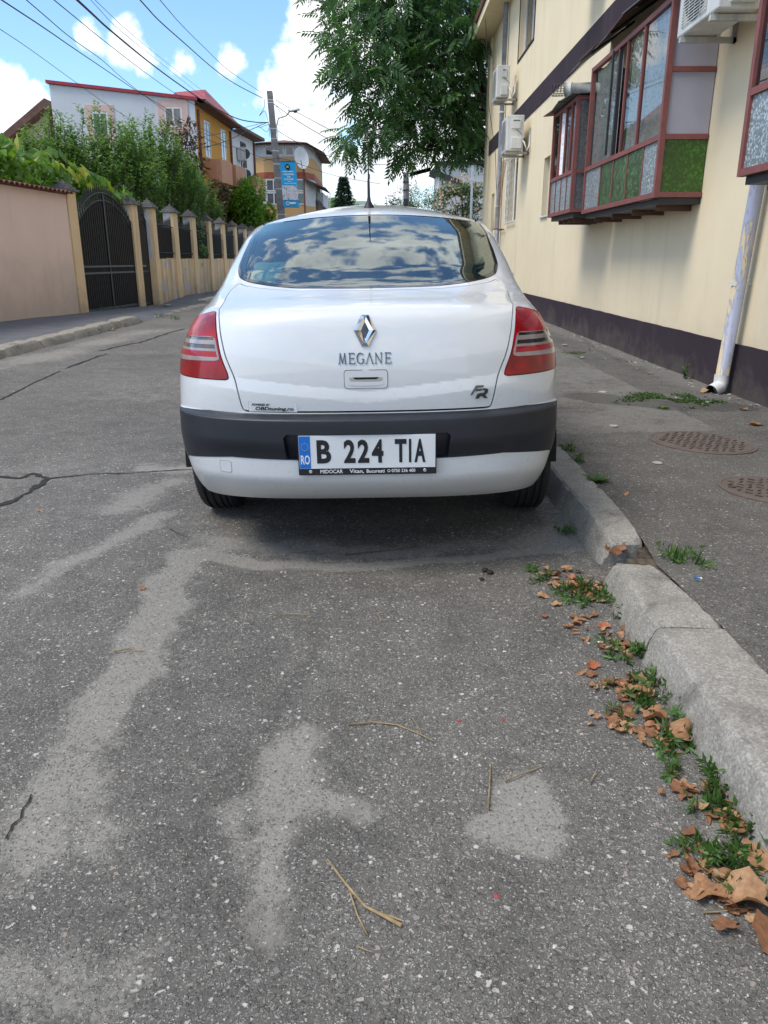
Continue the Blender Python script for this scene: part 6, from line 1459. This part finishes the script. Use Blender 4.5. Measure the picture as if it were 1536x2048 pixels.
for i, (u, v, Y, rx, rz) in enumerate(((655, 425, 110, 3.0, 1.6), (715, 425, 115, 3.2, 1.6), (740, 432, 100, 2.0, 1.0))):
    q = at(u, v, Y); bush('tree', (q.x, q.y, q.z), (rx, 2, rz), 900, .5, .3, M['privet'], ['far low tree left of the fir', 'far low tree right of the fir', 'far low tree just behind the antenna'][i], 'tree', 'far low trees', seed=50 + i, clumps=12, trunk=False)
fp = thing('utility_pole', (at(812, 420, 45).x, 45, 0), 'distant concrete pole before the feathery tree', 'utility pole'); a = at(812, 345, 45); MB().tube([(a.x + .1, 45, 0), (a.x, 45, a.z)], [.20, .15], 8).build('shaft', M['pole'], fp)
mb = MB(); [mb.tube([(a.x, 45, z_), (a.x, 45, z_ + .05)], .19, 8) for z_ in (a.z - .5, a.z - .9)]; mb.build('strap', M['darkmetal'], fp); box('meter_box', (a.x - .12, 44.75, 4.0), (a.x + .12, 44.84, 4.35), M['darkmetal'], fp)
lp = thing('lamp_post', (at(943, 420, 40).x, 40, 0), 'thin grey metal post beside the cream building corner', 'post'); a = at(945, 334, 40); MB().tube([(a.x, 40, 0), (a.x, 40, a.z)], .055, 8).build('post', M['bandmetal'], lp); MB().lathe([(.07, 0), (.07, .06), (.001, .08)], (a.x, 40, a.z), 8).build('cap', M['bandmetal'], lp)
fp2 = thing('utility_pole', (at(652, 420, 100).x, 100, 0), 'faint concrete pole far off beside the fir tree', 'utility pole'); a = at(652, 391, 100); MB().tube([(a.x, 100, 0), (a.x, 100, a.z)], .3, 8).build('shaft', M['farwhite'], fp2)
b_ = at(659, 388, 100); MB().tube([(a.x + .3, 100, a.z - 1.5), (b_.x, 100, b_.z - .4), (b_.x + .1, 100, b_.z)], .06, 6).build('lamp_arm', M['bandmetal'], fp2); mb = MB(); mb.tube([(a.x - 1.2, 100, a.z - .4), (a.x + .6, 100, a.z - .4)], .06, 5); mb.build('cross_arm', M['bandmetal'], fp2)
hW = thing('white_house', (6, 65, 0), 'white house with dark sloping roof edge behind the silk tree', 'house'); a = at(840, 345, 65); b = at(975, 330, 65)
box('wall', (a.x + 1.5, 65, 0), (b.x + 4, 72, b.z), M['farwhite'], hW)
mb = MB(); p1, p2 = at(865, 337, 64.6), at(925, 361, 64.6); mb.add([p1, p2, p2 + Vector((0, 0, -.35)), p1 + Vector((-.3, 0, -.35)), p1 + Vector((0, 6, 0)), p2 + Vector((0, 6, 0))], [(0, 1, 2, 3), (0, 4, 5, 1)]); mb.build('roof_edge', M['darkmetal'], hW)
mb = MB(); p1 = at(820, 345, 64.5); p0 = at(862, 334, 64.5); mb.add([p1, p0, p0 + Vector((0, 0, -.3)), p1 + Vector((0, 0, -.3))], [(0, 1, 2, 3), (3, 2, 1, 0)]); mb.build('roof_edge', M['darkmetal'], hW)
box('roof', (a.x + 1.3, 64.7, b.z), (b.x + 4, 72.2, b.z + .25), M['darkmetal'], hW)
for u in (920, 958): a = at(u, 348, 64.99); win(hW, (a.x, 64.98, a.z), (1, 0, 0), (0, 0, 1), .60 * 1.1, .62, (0, -1, 0))
# big pinnate-leaved tree at the far end of the building
BT = thing('broadleaf_tree', (3.9, 28.2, 0), 'large dark green tree with pinnate leaves hanging over the street by the cream building', 'tree')
lobes = [(705, 110, 60, 25), (700, 40, 60, 27), (760, 30, 80, 26), (840, 20, 95, 27), (920, 20, 90, 27), (760, 110, 75, 26), (830, 100, 85, 27), (900, 100, 90, 26.5), (955, 90, 55, 27.5), (745, 190, 62, 25), (800, 200, 75, 26), (870, 190, 80, 26.5), (935, 190, 70, 27), (770, 260, 55, 25.5), (840, 255, 65, 26), (905, 260, 65, 26.5), (955, 265, 45, 27.5), (712, 290, 38, 25), (745, 275, 35, 25), (690, 310, 22, 25), (790, 320, 26, 25.5), (815, 330, 24, 25.5), (850, 310, 35, 26), (890, 305, 42, 26.5), (940, 305, 42, 27), (965, 310, 25, 27.5), (700, -60, 90, 27), (800, -80, 120, 27), (900, -80, 120, 28), (980, -60, 110, 30), (985, 60, 50, 30), (665, 80, 22, 25), (690, 140, 30, 25)]
FP = []; FD = []; rr = np.random.default_rng(5)
lobes = [(u, v - (20 if v > 170 else 6), rad * (.9 if v > 230 else 1.0), Y) for (u, v, rad, Y) in lobes]
for (u, v, rad, Y) in lobes:
    c = np.array(at(u, v, Y)[:]); R = rad / 1536 * Y * .92; m = int(12 + 62 * R * R)
    d = rr.normal(size=(m, 3)); d /= np.linalg.norm(d, axis=1, keepdims=True); FP.append(c + d * R * rr.uniform(.45, .95, (m, 1)) * np.array([1, 1.2, .95])); FD.append(d * np.array([1, 1, .5]) + rr.normal(size=(m, 3)) * .45 + np.array([-.15, -.1, -.55]))
FP = np.concatenate(FP); FD = np.concatenate(FD); FD /= np.linalg.norm(FD, axis=1, keepdims=True); m = len(FP); nl = 13
fl_ = rr.uniform(.40, .70, m); ref = np.tile([0, 0, 1.], (m, 1)) + .5 * rr.normal(size=(m, 3)); S = np.cross(FD, ref); S /= np.linalg.norm(S, axis=1, keepdims=True) + 1e-9; U = np.cross(S, FD)
P = []; D = []; N = []; LL = []; RR = []
tint = rr.random(m)
for k in range(nl):
    f = .18 + .82 * (k // 2 * 2) / (nl - 1) if k < nl - 1 else 1.0; sg = (1 if k % 2 else -1) if k < nl - 1 else 0
    P.append(FP + FD * (fl_ * f)[:, None] + np.array([0, 0, -1]) * (.16 * fl_ * f * f)[:, None]); D.append(FD * (.55 if sg else 1) + S * sg * .9 + np.array([0, 0, -.30])); N.append(U + .25 * rr.normal(size=(m, 3))); LL.append(fl_ * .40 * (1 - .35 * abs(f - .5))); RR.append(np.clip(.25 * rr.random(m) + .6 * tint, 0, 1))
P, D, N, LL, RR = map(np.concatenate, (P, D, N, LL, RR)); leaf_obj('crown', P, D, N, LL, LL * .30, M['ash'], BT, RR)
mb = MB(); t0 = Vector((4.0, 28.5, 0)); t1 = Vector((3.9, 28.2, 4.0)); mb.tube([t0, t0.lerp(t1, .5), t1, Vector((3.4, 27.8, 6.0)), Vector((2.6, 27.4, 8.6))], [.24, .21, .18, .14, .06], 9)
for i, (u, v, rad, Y) in enumerate(lobes[:29]):
    e = at(u, v, Y); s0 = t1.lerp(Vector((2.9, 27.6, 7.6)), (i % 5) / 5.0); mb.tube([s0, s0.lerp(e, .5) + Vector((0, 0, .35)), e], [.07, .045, .012], 6, cap=False)
mb.build('trunk', M['bark'], BT, smooth=True)
# ------------------------------------------------------------------ manhole covers
def pz(x, y): return float(pave_z(np.array([x]), np.array([y]))[0])
def manhole(u, v, R, label, seed):
    c = gnd(u, v, .09); z0 = float(np.mean([pz(c.x + a, c.y + b) for a in (-R, 0, R) for b in (-R, 0, R)])) + .004
    m = thing('manhole_cover', (c.x, c.y, z0), label, 'manhole cover', 'manhole covers in the pavement', rot=(0, .0295, 0)); r = random.Random(seed)
    MB().lathe([(R, -.03), (R, .002), (R - .012, .004), (R - .018, .0005), (R - .024, .0005), (R - .028, .004), (.001, .004)], (c.x, c.y, z0), 48).build('plate', M['rust'], m)
    mb = MB(); k = 0
    gx_ = np.arange(-R, R, .052)
    for i, x in enumerate(gx_):
        for j, y in enumerate(gx_):
            a, b = x + (.026 if j % 2 else 0) + .02, y + .02
            if math.hypot(a, b) > R - .055: continue
            an = (PI / 4 if (i + j) % 2 else -PI / 4) + r.uniform(-.15, .15); e = Vector((math.cos(an), math.sin(an), 0)) * .017; p = Vector((c.x + a, c.y + b, z0 + .004)); q = Vector((-e.y, e.x, 0)).normalized() * .0055; h = Vector((0, 0, .004))
            mb.add([p - e - q, p + e - q, p + e + q, p - e + q, p - e - q + h, p + e - q + h, p + e + q + h, p - e + q + h], [(4, 5, 6, 7), (0, 1, 5, 4), (1, 2, 6, 5), (2, 3, 7, 6), (3, 0, 4, 7)])
    mb.build('tread_pattern', M['rustdark'], m)['kind'] = 'stuff'; MB().lathe([(.02, .0045), (.02, .009), (.001, .009)], (c.x - R * .78, c.y + .02, z0), 10).build('lifting_lug', M['rustdark'], m)
M['rustdark'] = pm('dark_cast_iron', (.075, .058, .050), .6, var=.3, nscale=25)
manhole(1405, 884, .33, 'farther rusty round manhole cover below the drainpipe outlet', 1)
manhole(1545, 981, .26, 'nearer rusty round manhole cover cut by the picture edge', 2)

# ------------------------------------------------------------------ weeds and grass
def tuft_arrays(c, n, R, h, lean=.6, z0=0.0):
    an = rng.random(n) * 2 * PI; q = R * np.sqrt(rng.random(n)); P = np.stack([c[0] + q * np.cos(an), c[1] + q * np.sin(an), np.full(n, z0)], 1)
    a2 = rng.random(n) * 2 * PI; D = np.stack([np.cos(a2) * lean * rng.random(n), np.sin(a2) * lean * rng.random(n), np.ones(n)], 1); N = np.stack([np.cos(a2 + 1.5), np.sin(a2 + 1.5), np.zeros(n)], 1)
    return P, D, N, h * rng.uniform(.5, 1.2, n), np.full(n, .006) + .004 * rng.random(n)
def weed_mat_arrays(c, n, R, z0=0.0, hmax=.07):
    """low sprawling weed: small lanceolate leaves along creeping stems"""
    m = max(3, n // 12); B = []; T = []
    for _ in range(m):
        an = rng.random() * 2 * PI; L = R * rng.uniform(.5, 1.1); b = np.array([c[0] + rng.normal(0, R * .35), c[1] + rng.normal(0, R * .35), z0 + .003]); t = b + np.array([math.cos(an) * L, math.sin(an) * L, rng.uniform(.01, hmax)]); B.append(b); T.append(t)
    return shoots(np.array(B), np.array(T), 12, .030, .009, .9, .6)
WA = []
def addw(arr): WA.append(arr if len(arr) == 6 else (*arr, rng.random(len(arr[0])) * .8 + .1))
for (u, v, R, n, hm) in [(1090, 1165, .05, 60, .03), (1140, 1185, .07, 120, .04), (1190, 1190, .07, 150, .05), (1240, 1210, .05, 110, .06), (1250, 1240, .05, 110, .07), (1215, 1290, .05, 50, .03), (1280, 1310, .04, 90, .05), (1230, 1320, .04, 60, .03), (1330, 1350, .05, 120, .06), (1360, 1380, .05, 120, .07), (1260, 1400, .06, 80, .04), (1300, 1410, .05, 80, .04), (1385, 1440, .05, 140, .07), (1350, 1470, .05, 80, .04), (1330, 1500, .05, 70, .03), (1225, 1440, .04, 40, .03), (1400, 1480, .04, 80, .05), (1340, 1545, .03, 40, .03), (1430, 1550, .05, 130, .06), (1460, 1580, .05, 180, .08), (1500, 1600, .05, 180, .08), (1420, 1620, .05, 110, .05), (1480, 1650, .06, 120, .05), (1390, 1700, .05, 70, .03), (1440, 1720, .05, 130, .05), (1500, 1700, .05, 130, .06), (1470, 1760, .04, 70, .04), (1540, 1640, .06, 130, .1), (1520, 1780, .05, 90, .05), (1060, 1140, .03, 30, .03), (1500, 1560, .05, 160, .09), (1530, 1600, .06, 160, .10), (1480, 1620, .05, 140, .07), (1400, 1500, .04, 80, .05), (1310, 1370, .05, 90, .05), (1250, 1360, .05, 60, .03), (1160, 1210, .05, 80, .04)]:
    g = gnd(u, v); addw(weed_mat_arrays((g.x, g.y), int(n * .8), R, 0.0, hm * .75))
    if n > 85: addw(tuft_arrays((g.x, g.y), 14, R, .042, 1.1))
al = [np.concatenate(q) for q in zip(*WA)]; o = leaf_obj('weeds', *al[:5], M['weed'], None, al[5]); tag(o, 'green weeds and grass growing along the gutter at the kerb foot', 'weeds', kind='stuff')
def weed_thing(u, v, z, R, n, hm, label, style='mat', X=None):
    g = gnd(u, v, z) if X is None else atX(u, v, X); WA.clear(); t = thing('weed', (g.x, g.y, g.z), label, 'plant', 'weeds by the kerb and wall')
    if style == 'mat': addw(weed_mat_arrays((g.x, g.y), n, R, g.z, hm))
    if style in ('grass', 'mat'): addw(tuft_arrays((g.x, g.y), max(6, n // 8), R * .7, hm * 1.1, .8, g.z))
    if style == 'rosette':
        a = np.linspace(0, 2 * PI, n, endpoint=False) + rng.normal(0, .15, n); P = np.tile([g.x, g.y, g.z + .004], (n, 1)); D = np.stack([np.cos(a), np.sin(a), rng.uniform(.15, .6, n)], 1); addw((P, D, np.tile([0, 0, 1.], (n, 1)), R * rng.uniform(.7, 1.2, n), np.full(n, R * .26)))
    if style == 'upright':
        B = np.array([[g.x + rng.normal(0, R * .2), g.y + rng.normal(0, R * .2), g.z] for _ in range(n)]); T = B + np.stack([rng.normal(0, R * .5, n), rng.normal(0, R * .5, n), rng.uniform(.6, 1, n) * hm], 1); addw(shoots(B, T, 9, R * .55, R * .22, .9, .5))
    a_ = [np.concatenate(q) for q in zip(*WA)]; leaf_obj('leaves', *a_[:5], M['weed'], t, a_[5]); return t
weed_thing(1140, 905, .11, .05, 70, .05, 'low weed in the joint behind the kerb beside the car tyre')
weed_thing(1160, 925, .11, .05, 60, .04, 'second small weed along the kerb joint beside the bumper')
weed_thing(1195, 965, .11, .085, 22, .06, 'flat leafy rosette weed behind the far kerb stone', 'rosette')
weed_thing(1130, 1068, .0, .05, 60, .05, 'small weed at the kerb foot behind the car')
weed_thing(1235, 1100, .02, .06, 5, .10, 'yellow-green seedling in the gap between kerb stones', 'upright')
weed_thing(1255, 1090, .02, .07, 6, .08, 'bright green broad leaves in the kerb gap', 'rosette')
weed_thing(1365, 1125, .10, .09, 160, .07, 'feathery green weed behind the nearest kerb stone')
weed_thing(1116, 645, .07, .14, 12, .35, 'leafy weed growing against the plum plinth far along the wall', 'upright')
weed_thing(1368, 757, .06, .07, 8, .16, 'small sprout at the foot of the plum plinth', 'upright')
weed_thing(1326, 818, .08, .06, 14, .06, 'star-shaped weed on the damp patch near the drainpipe', 'rosette')
weed_thing(1525, 1660, .0, .11, 14, .25, 'long bladed bright grass clump by the nearest kerb stone', 'rosette')
for i, (u, v, n) in enumerate(((210, 621, 70), (245, 618, 30), (330, 612, 40), (350, 640, 90), (320, 636, 60))): weed_thing(u, v, .05 if i < 3 else .02, .16, n, .12, ['grass patch at the foot of the gate pillar', 'grass tuft before the wide gate', 'grass tuft beside the narrow gate', 'longest grass strip in the dropped kerb', 'grass clump at the end of the pale kerb'][i])
for i, (u, v) in enumerate(((420, 590), (440, 586), (455, 583))): weed_thing(u, v, .12, .22, 60, .14, ['grass under the fence before the fourth pillar', 'grass under the fence near the fifth pillar', 'grass under the fence nearest the car'][i])
# moss on the damp patch
P = []
for (u, v, R, n) in ((1365, 800, .34, 3600), (1320, 795, .22, 900), (1250, 803, .25, 700), (1420, 800, .16, 600), (1150, 707, .18, 400), (1290, 800, .3, 700)):
    g = gnd(u, v, .075); an = rng.random(n) * 2 * PI; q = R * np.sqrt(rng.random(n)); x = g.x + 1.0 * q * np.cos(an); y = g.y + 1.2 * q * np.sin(an); k_ = fbm(x * 6, y * 6) + .25 * (1 - q / R) > .62; x, y = x[k_], y[k_]; P.append(np.stack([x, y, pave_z(x, y)], 1))
P = np.concatenate(P); n = len(P); o = leaf_obj('moss', P, rdir(n) * np.array([1, 1, .3]) + np.array([0, 0, .35]), rdir(n), rng.uniform(.012, .035, n), rng.uniform(.006, .012, n), M['moss'], None); tag(o, 'green moss on the damp patch under the drainpipe outlet', 'moss', kind='stuff')

# ------------------------------------------------------------------ dry leaves, each on its own
def dry_mesh(seed, lobes):
    r = random.Random(seed); K = 22; ctr = []; V = []
    for k in range(K):
        a = 2 * PI * k / K; rad = (.62 + .38 * abs(math.cos(lobes * a / 2)) ** .7) * r.uniform(.85, 1.1); x, y = rad * math.cos(a) * .78, rad * math.sin(a); V.append([x, y, 0])
    for k in range(K): V.append([V[k][0] * .5, V[k][1] * .5, 0])
    V.append([0, 0, 0]); cx, cy, ph = r.uniform(.2, .75), r.uniform(-.3, .5), r.uniform(0, 6)
    for v in V: v[2] = cx * v[0] ** 2 + cy * v[1] ** 2 + .12 * math.sin(3 * v[0] + ph) + .10 * math.sin(5 * v[1] + 2 * ph)
    mz = min(v[2] for v in V); V = [(a, b, c - mz) for a, b, c in V]
    F = [(k, (k + 1) % K, K + (k + 1) % K, K + k) for k in range(K)] + [(K + k, K + (k + 1) % K, 2 * K) for k in range(K)]
    F += []; me = bpy.data.meshes.new('dry_leaf'); me.from_pydata(V, [], F); me.update(); me.polygons.foreach_set('use_smooth', np.ones(len(me.polygons), bool)); me.materials.append(M['dry']); return me
DL = [dry_mesh(s, lb) for s, lb in ((1, 5), (2, 5), (3, 3), (4, 4), (5, 2), (6, 5))]
def curl_mesh(seed):
    r = random.Random(seed); V = []; n = 9
    for i in range(n):
        f = i / (n - 1); w = .30 * math.sin(PI * min(max(f, .04), .96)) ** .7
        for j in range(5): a = -1.3 + 2.6 * j / 4; V.append((w * math.sin(a) + .1 * math.sin(4 * f), 2 * f - 1, .3 - w * math.cos(a) * .8 + .2 * f * f))
    mz = min(v[2] for v in V); V = [(a, b, c - mz) for a, b, c in V]; F = [(i * 5 + j, i * 5 + j + 1, (i + 1) * 5 + j + 1, (i + 1) * 5 + j) for i in range(n - 1) for j in range(4)]
    me = bpy.data.meshes.new('dry_leaf'); me.from_pydata(V, [], F); me.update(); me.polygons.foreach_set('use_smooth', np.ones(len(me.polygons), bool)); me.materials.append(M['dry']); return me
CL = [curl_mesh(s) for s in range(3)]
def leaf_at(u, v, size, label, group=None, me=None, z=0.0, tilt=.3, rz=None, dz=0.0):
    g = gnd(u, v, z); o = link('dry_leaf', me or random.choice(DL)); o.location = (g.x, g.y, z + .003 + dz); o.scale = (size, size, size)
    o.rotation_euler = (random.uniform(-tilt, tilt), random.uniform(-tilt, tilt), random.uniform(0, 2 * PI) if rz is None else rz); return tag(o, label, 'leaf', group)
named = [(1085, 1195, .026, 'brown folded leaf at the left tip of the gutter litter'), (1088, 1236, .017, 'single rust-brown leaf scrap lying apart on the asphalt'), (1112, 1212, .022, 'pale tan leaf near the left tip of the gutter litter'), (1228, 1180, .040, 'brown leaf leaning against the end of the near kerb stone', ), (1250, 1293, .032, 'orange-brown crumpled leaf midway along the near kerb stone'), (1275, 1362, .045, 'long tan leaf lying below the kerb joint'), (1310, 1445, .045, 'pale broad leaf in the widest part of the litter'), (1365, 1480, .050, 'dark brown pointed leaf against the kerb face'), (1290, 1390, .03, 'thin yellow leaf below the kerb joint'), (1380, 1670, .020, 'small pale tan leaf beside the grass clump'), (1470, 1660, .038, 'orange-brown broad leaf under the grass clump'), (1415, 1795, .045, 'pinkish pointed leaf at the lower end of the litter'), (1490, 1810, .058, 'largest pale brown lobed leaf at the lower right corner'), (1515, 1720, .045, 'curled orange-brown leaf near the bottom right edge'), (1530, 1880, .045, 'brown leaf cut by the right edge at the bottom of the litter'), (1450, 1860, .035, 'dark brown leaf scrap below the largest leaf')]
for u, v, s, lab in named: leaf_at(u, v, s, lab, 'fallen leaves in the gutter', tilt=.45, dz=.004)
LG = 'fallen leaves in the gutter'
for (u0, u1, v0, v1, n) in ((1100, 1240, 1125, 1215, 56), (1180, 1290, 1215, 1330, 42), (1200, 1330, 1330, 1420, 42), (1230, 1390, 1410, 1520, 52), (1370, 1490, 1530, 1680, 36), (1390, 1536, 1680, 1880, 52)):
    for k in range(n):
        f = random.random(); u = u0 + (u1 - u0) * f + random.uniform(-60, 18); v = v0 + (v1 - v0) * min(1, max(0, f * .6 + random.uniform(0, .4)))
        leaf_at(u, v, random.uniform(.010, .025), 'small dry brown leaf among the litter along the kerb foot', LG, random.choice(DL + CL), tilt=.45, dz=random.uniform(0, .006))
for i, (u, v, s, z_) in enumerate(((1180, 700, .035, .08), (1408, 783, .05, .07), (1440, 765, .04, .065), (1487, 820, .04, .065), (1510, 850, .06, .07), (1380, 760, .03, .065), (1250, 990, .02, .11), (1300, 748, .03, .07), (1200, 690, .03, .08), (1150, 895, .015, .11))):
    leaf_at(u, v, s, ['brown leaf on the far pavement by the plinth', 'brown leaf just left of the drainpipe outlet', 'pale leaf under the drainpipe', 'brown leaf right of the drainpipe outlet', 'yellow crumpled leaf cluster below the plinth at the right', 'small leaf by the plinth before the sprout', 'yellow leaf scrap in the kerb joint', 'tan leaf on the far pavement litter', 'brown scrap on the far pavement', 'leaf scrap beside the kerb joint weed'][i], None, z=z_)
for i, (u, v) in enumerate(((1222, 1098), (1240, 1108), (1262, 1100), (1230, 1115), (1250, 1095), (1215, 1110), (1272, 1092), (1245, 1102))): leaf_at(u, v, .03, 'brown leaf lodged in the gap between the two kerb runs', 'leaves in the kerb gap', z=.05, tilt=.7, dz=.02)
leaf_at(222, 661, .10, 'orange-brown leaf heap at the foot of the pale kerb across the road', None, tilt=.1); leaf_at(80, 1023, .018, 'orange leaf scrap on the road near the crack'); leaf_at(285, 1178, .018, 'yellow leaf scrap on the road left of the car')

# ------------------------------------------------------------------ twigs and other small things
def twig(pix, r, label, name='twig', mat='twig', z=.006, branches=()):
    pts = [gnd(*p) + Vector((0, 0, z + .003 * math.sin(i * 2.1))) for i, p in enumerate(pix)]; mb = MB(); k = len(pts); mb.tube(pts, [r * (1 - .5 * i / (k - 1)) for i in range(k)], 6)
    for b in branches: mb.tube([gnd(*p) + Vector((0, 0, z)) for p in b], r * .5, 5)
    return tag(mb.build(name, M[mat], None, smooth=True), label, 'twig', 'dry twigs on the road')
twig([(803, 1856), (770, 1840), (730, 1815), (690, 1770), (655, 1725)], .0042, 'longest split yellow twig on the near asphalt', branches=[[(735, 1875), (715, 1835), (700, 1790)], [(804, 1846), (760, 1830)]])
twig([(698, 1453), (745, 1449), (795, 1452), (835, 1470), (868, 1488)], .0026, 'curved pale twig on the asphalt behind the car', branches=[[(845, 1475), (835, 1455), (825, 1440)]])
twig([(976, 1622), (979, 1575), (981, 1530)], .0025, 'straight thin twig at the edge of the round dust patch'); twig([(1010, 1567), (1045, 1552), (1085, 1535)], .0022, 'thin twig above the round dust patch')
twig([(228, 1306), (260, 1302), (288, 1303)], .003, 'dark twig on the pale dust streak'); twig([(548, 1232), (580, 1231), (618, 1231)], .0018, 'pale straw lying across the asphalt below the car')
twig([(690, 1112), (740, 1108), (790, 1100), (832, 1095)], .003, 'dark twig under the rear bumper', mat='bark'); twig([(755, 1228), (762, 1245), (780, 1240), (800, 1243)], .0015, 'tiny forked twig below the number plate'); twig([(340, 1060), (358, 1070), (375, 1075)], .0022, 'short dark twig left of the rear tyre', mat='bark')
twig([(715, 1898), (745, 1912)], .0018, 'small red-brown straw near the bottom of the picture'); twig([(1180, 1570), (1193, 1545)], .0018, 'short double straw in the middle of the asphalt'); twig([(1405, 1830), (1440, 1830), (1480, 1820)], .0025, 'twig under the largest fallen leaf')
twig([(1455, 1525), (1462, 1460), (1466, 1420), (1458, 1400)], .0015, 'thin dry stalk leaning on the kerb face', z=.03)
def lump(u, v, s, label, mat, name='pebble', z=0.0, cat='stone', squash=.6, seed=0, group=None):
    r = np.random.default_rng(seed + int(u)); g = gnd(u, v, z); mb = MB(); n, m = 8, 10; vs_ = []
    for i in range(n + 1):
        th = PI * i / n
        for k in range(m): ph = 2 * PI * k / m; rad = s * (1 + r.normal(0, .10)); vs_.append((g.x + rad * math.sin(th) * math.cos(ph), g.y + rad * math.sin(th) * math.sin(ph), z + s * squash * .8 + rad * squash * math.cos(th)))
    mb.add(vs_, [(i * m + k, (i + 1) * m + k, (i + 1) * m + (k + 1) % m, i * m + (k + 1) % m) for i in range(n) for k in range(m)]); return tag(mb.build(name, M[mat], None, smooth=True), label, cat, group)
M['dung'] = pm('dark_dung', (.035, .024, .018), .8, var=.3, nscale=60, bump=.5, bscale=200)
for i, (u, v, s) in enumerate(((970, 1143, .014), (980, 1147, .014), (963, 1160, .010))): lump(u, v, s, ['leftmost dark dung lump on the road behind the car', 'dark dung lump touching the kerb side of another', 'small dark dung lump nearest the viewer behind the car'][i], 'dung', 'dung_lump', cat='dung', seed=i)
M['pebble'] = pm('pale_pebble', (.42, .40, .36), .9, var=.2, nscale=50)
PBG = 'pale pebbles and mortar bits on the pavement'
for i, (u, v, s) in enumerate(((1206, 785, .04), (1227, 853, .035), (1315, 927, .03), (1143, 868, .02), (1165, 715, .03), (1130, 690, .04))): lump(u, v, s, ['pale stone chip on the pavement beyond the damp patch', 'larger pale flake before the far manhole cover', 'pale flake between the two manhole covers', 'pale flake near the kerb beside the bumper', 'pale chip on the cracked far pavement', 'broken pale chunk far along the pavement'][i], 'pebble', z=.10 if i in (1, 2, 3) else .085, squash=.18, seed=i, group=PBG)
lump(322, 603, .16, 'pale stone at the foot of the narrow gate pillar', 'pebble', 'stone', .03, squash=.7); lump(332, 611, .14, 'flat pale slab on the pavement before the narrow gate', 'pebble', 'stone', .03, squash=.15)
n = 240; pbl = MB(); 
for k in range(n):
    y = rng.uniform(6.2, 17); x = BX - .03 - abs(rng.normal(0, .22)); s = rng.uniform(.008, .028); zb = pz(x, y); p = rdir(6) * s; pbl.add([(x + a, y + b, zb + abs(c) * .6) for a, b, c in p], [(0, 1, 2), (0, 2, 3), (0, 3, 4), (0, 4, 5), (1, 2, 4), (2, 5, 3)])
o = pbl.build('rubble', M['pebble'], None); tag(o, 'crumbled mortar and gravel along the foot of the plum plinth', 'rubble', kind='stuff')
M['lighterblue'] = pm('blue_plastic', (.02, .20, .50), .3, coat=.5)
lg = thing('cigarette_lighter', gnd(1395, 1158, .118), 'small blue plastic lighter lying behind the near kerb stone', 'lighter'); g = gnd(1395, 1158, .122); MB().tube([g + Vector((-.012, .003, .004)), g + Vector((.008, -.002, .004))], .0045, 8).build('body', M['lighterblue'], lg, smooth=True); MB().tube([g + Vector((.008, -.002, .004)), g + Vector((.014, -.0035, .004))], .0045, 8).build('cap', M['white'], lg)
cg = thing('cigarette_butt', gnd(1197, 1288), 'white cigarette butt among the leaves', 'cigarette'); g = gnd(1197, 1288); MB().tube([g + Vector((-.010, .002, .007)), g + Vector((.006, -.001, .007))], .0035, 8).build('paper', M['inkwhite'], cg); M['filter'] = pm('cork_filter', (.55, .32, .14), .8); MB().tube([g + Vector((.006, -.001, .007)), g + Vector((.014, -.003, .007))], .0036, 8).build('filter', M['filter'], cg)
M['redchip'] = pm('red_chip', (.40, .06, .06), .7)
for i, (u, v) in enumerate(((992, 1793), (918, 1442), (1005, 1440))): lump(u, v, .006, ['red plastic chip on the near asphalt', 'tiny red chip behind the car', 'red speck right of the curved twig'][i], 'redchip', 'chip', cat='chip', squash=.2)
# loose grit on the road
n = 5200; x = rng.uniform(-1.6, .85, n); y = .75 + 3.2 * rng.random(n) ** 1.7; s = rng.uniform(.0015, .0042, n); V = []; F = []
base = np.array([(1, 0, 0), (-.5, .87, 0), (-.5, -.87, 0), (0, 0, .9)]); ang_ = rng.random(n) * 6.28; ca, sa = np.cos(ang_), np.sin(ang_); zr_ = road_z(x, y)
VX = x[:, None] + s[:, None] * (base[None, :, 0] * ca[:, None] - base[None, :, 1] * sa[:, None]); VY = y[:, None] + s[:, None] * (base[None, :, 0] * sa[:, None] + base[None, :, 1] * ca[:, None]); VZ = zr_[:, None] + s[:, None] * base[None, :, 2]
Fg = (np.arange(n)[:, None, None] * 4 + np.array([[0, 1, 3], [1, 2, 3], [2, 0, 3]])[None]).reshape(-1, 3); me = mesh_np('grit', np.stack([VX, VY, VZ], -1).reshape(-1, 3), Fg); setattr_f(me, 'rnd', np.repeat(rng.random(n), 4))
def gritmat():
    m, t, p, o = newmat('grit'); t.l.new(t.ramp(t.attr('rnd').outputs['Fac'], [(0, (.03, .03, .03)), (.45, (.12, .12, .12)), (.8, (.34, .33, .31)), (1, (.50, .47, .42))]), p.inputs['Base Color']); p.inputs['Roughness'].default_value = .9; return m
me.materials.append(gritmat()); tag(link('grit', me), 'loose grit scattered over the near asphalt', 'gravel', kind='stuff')
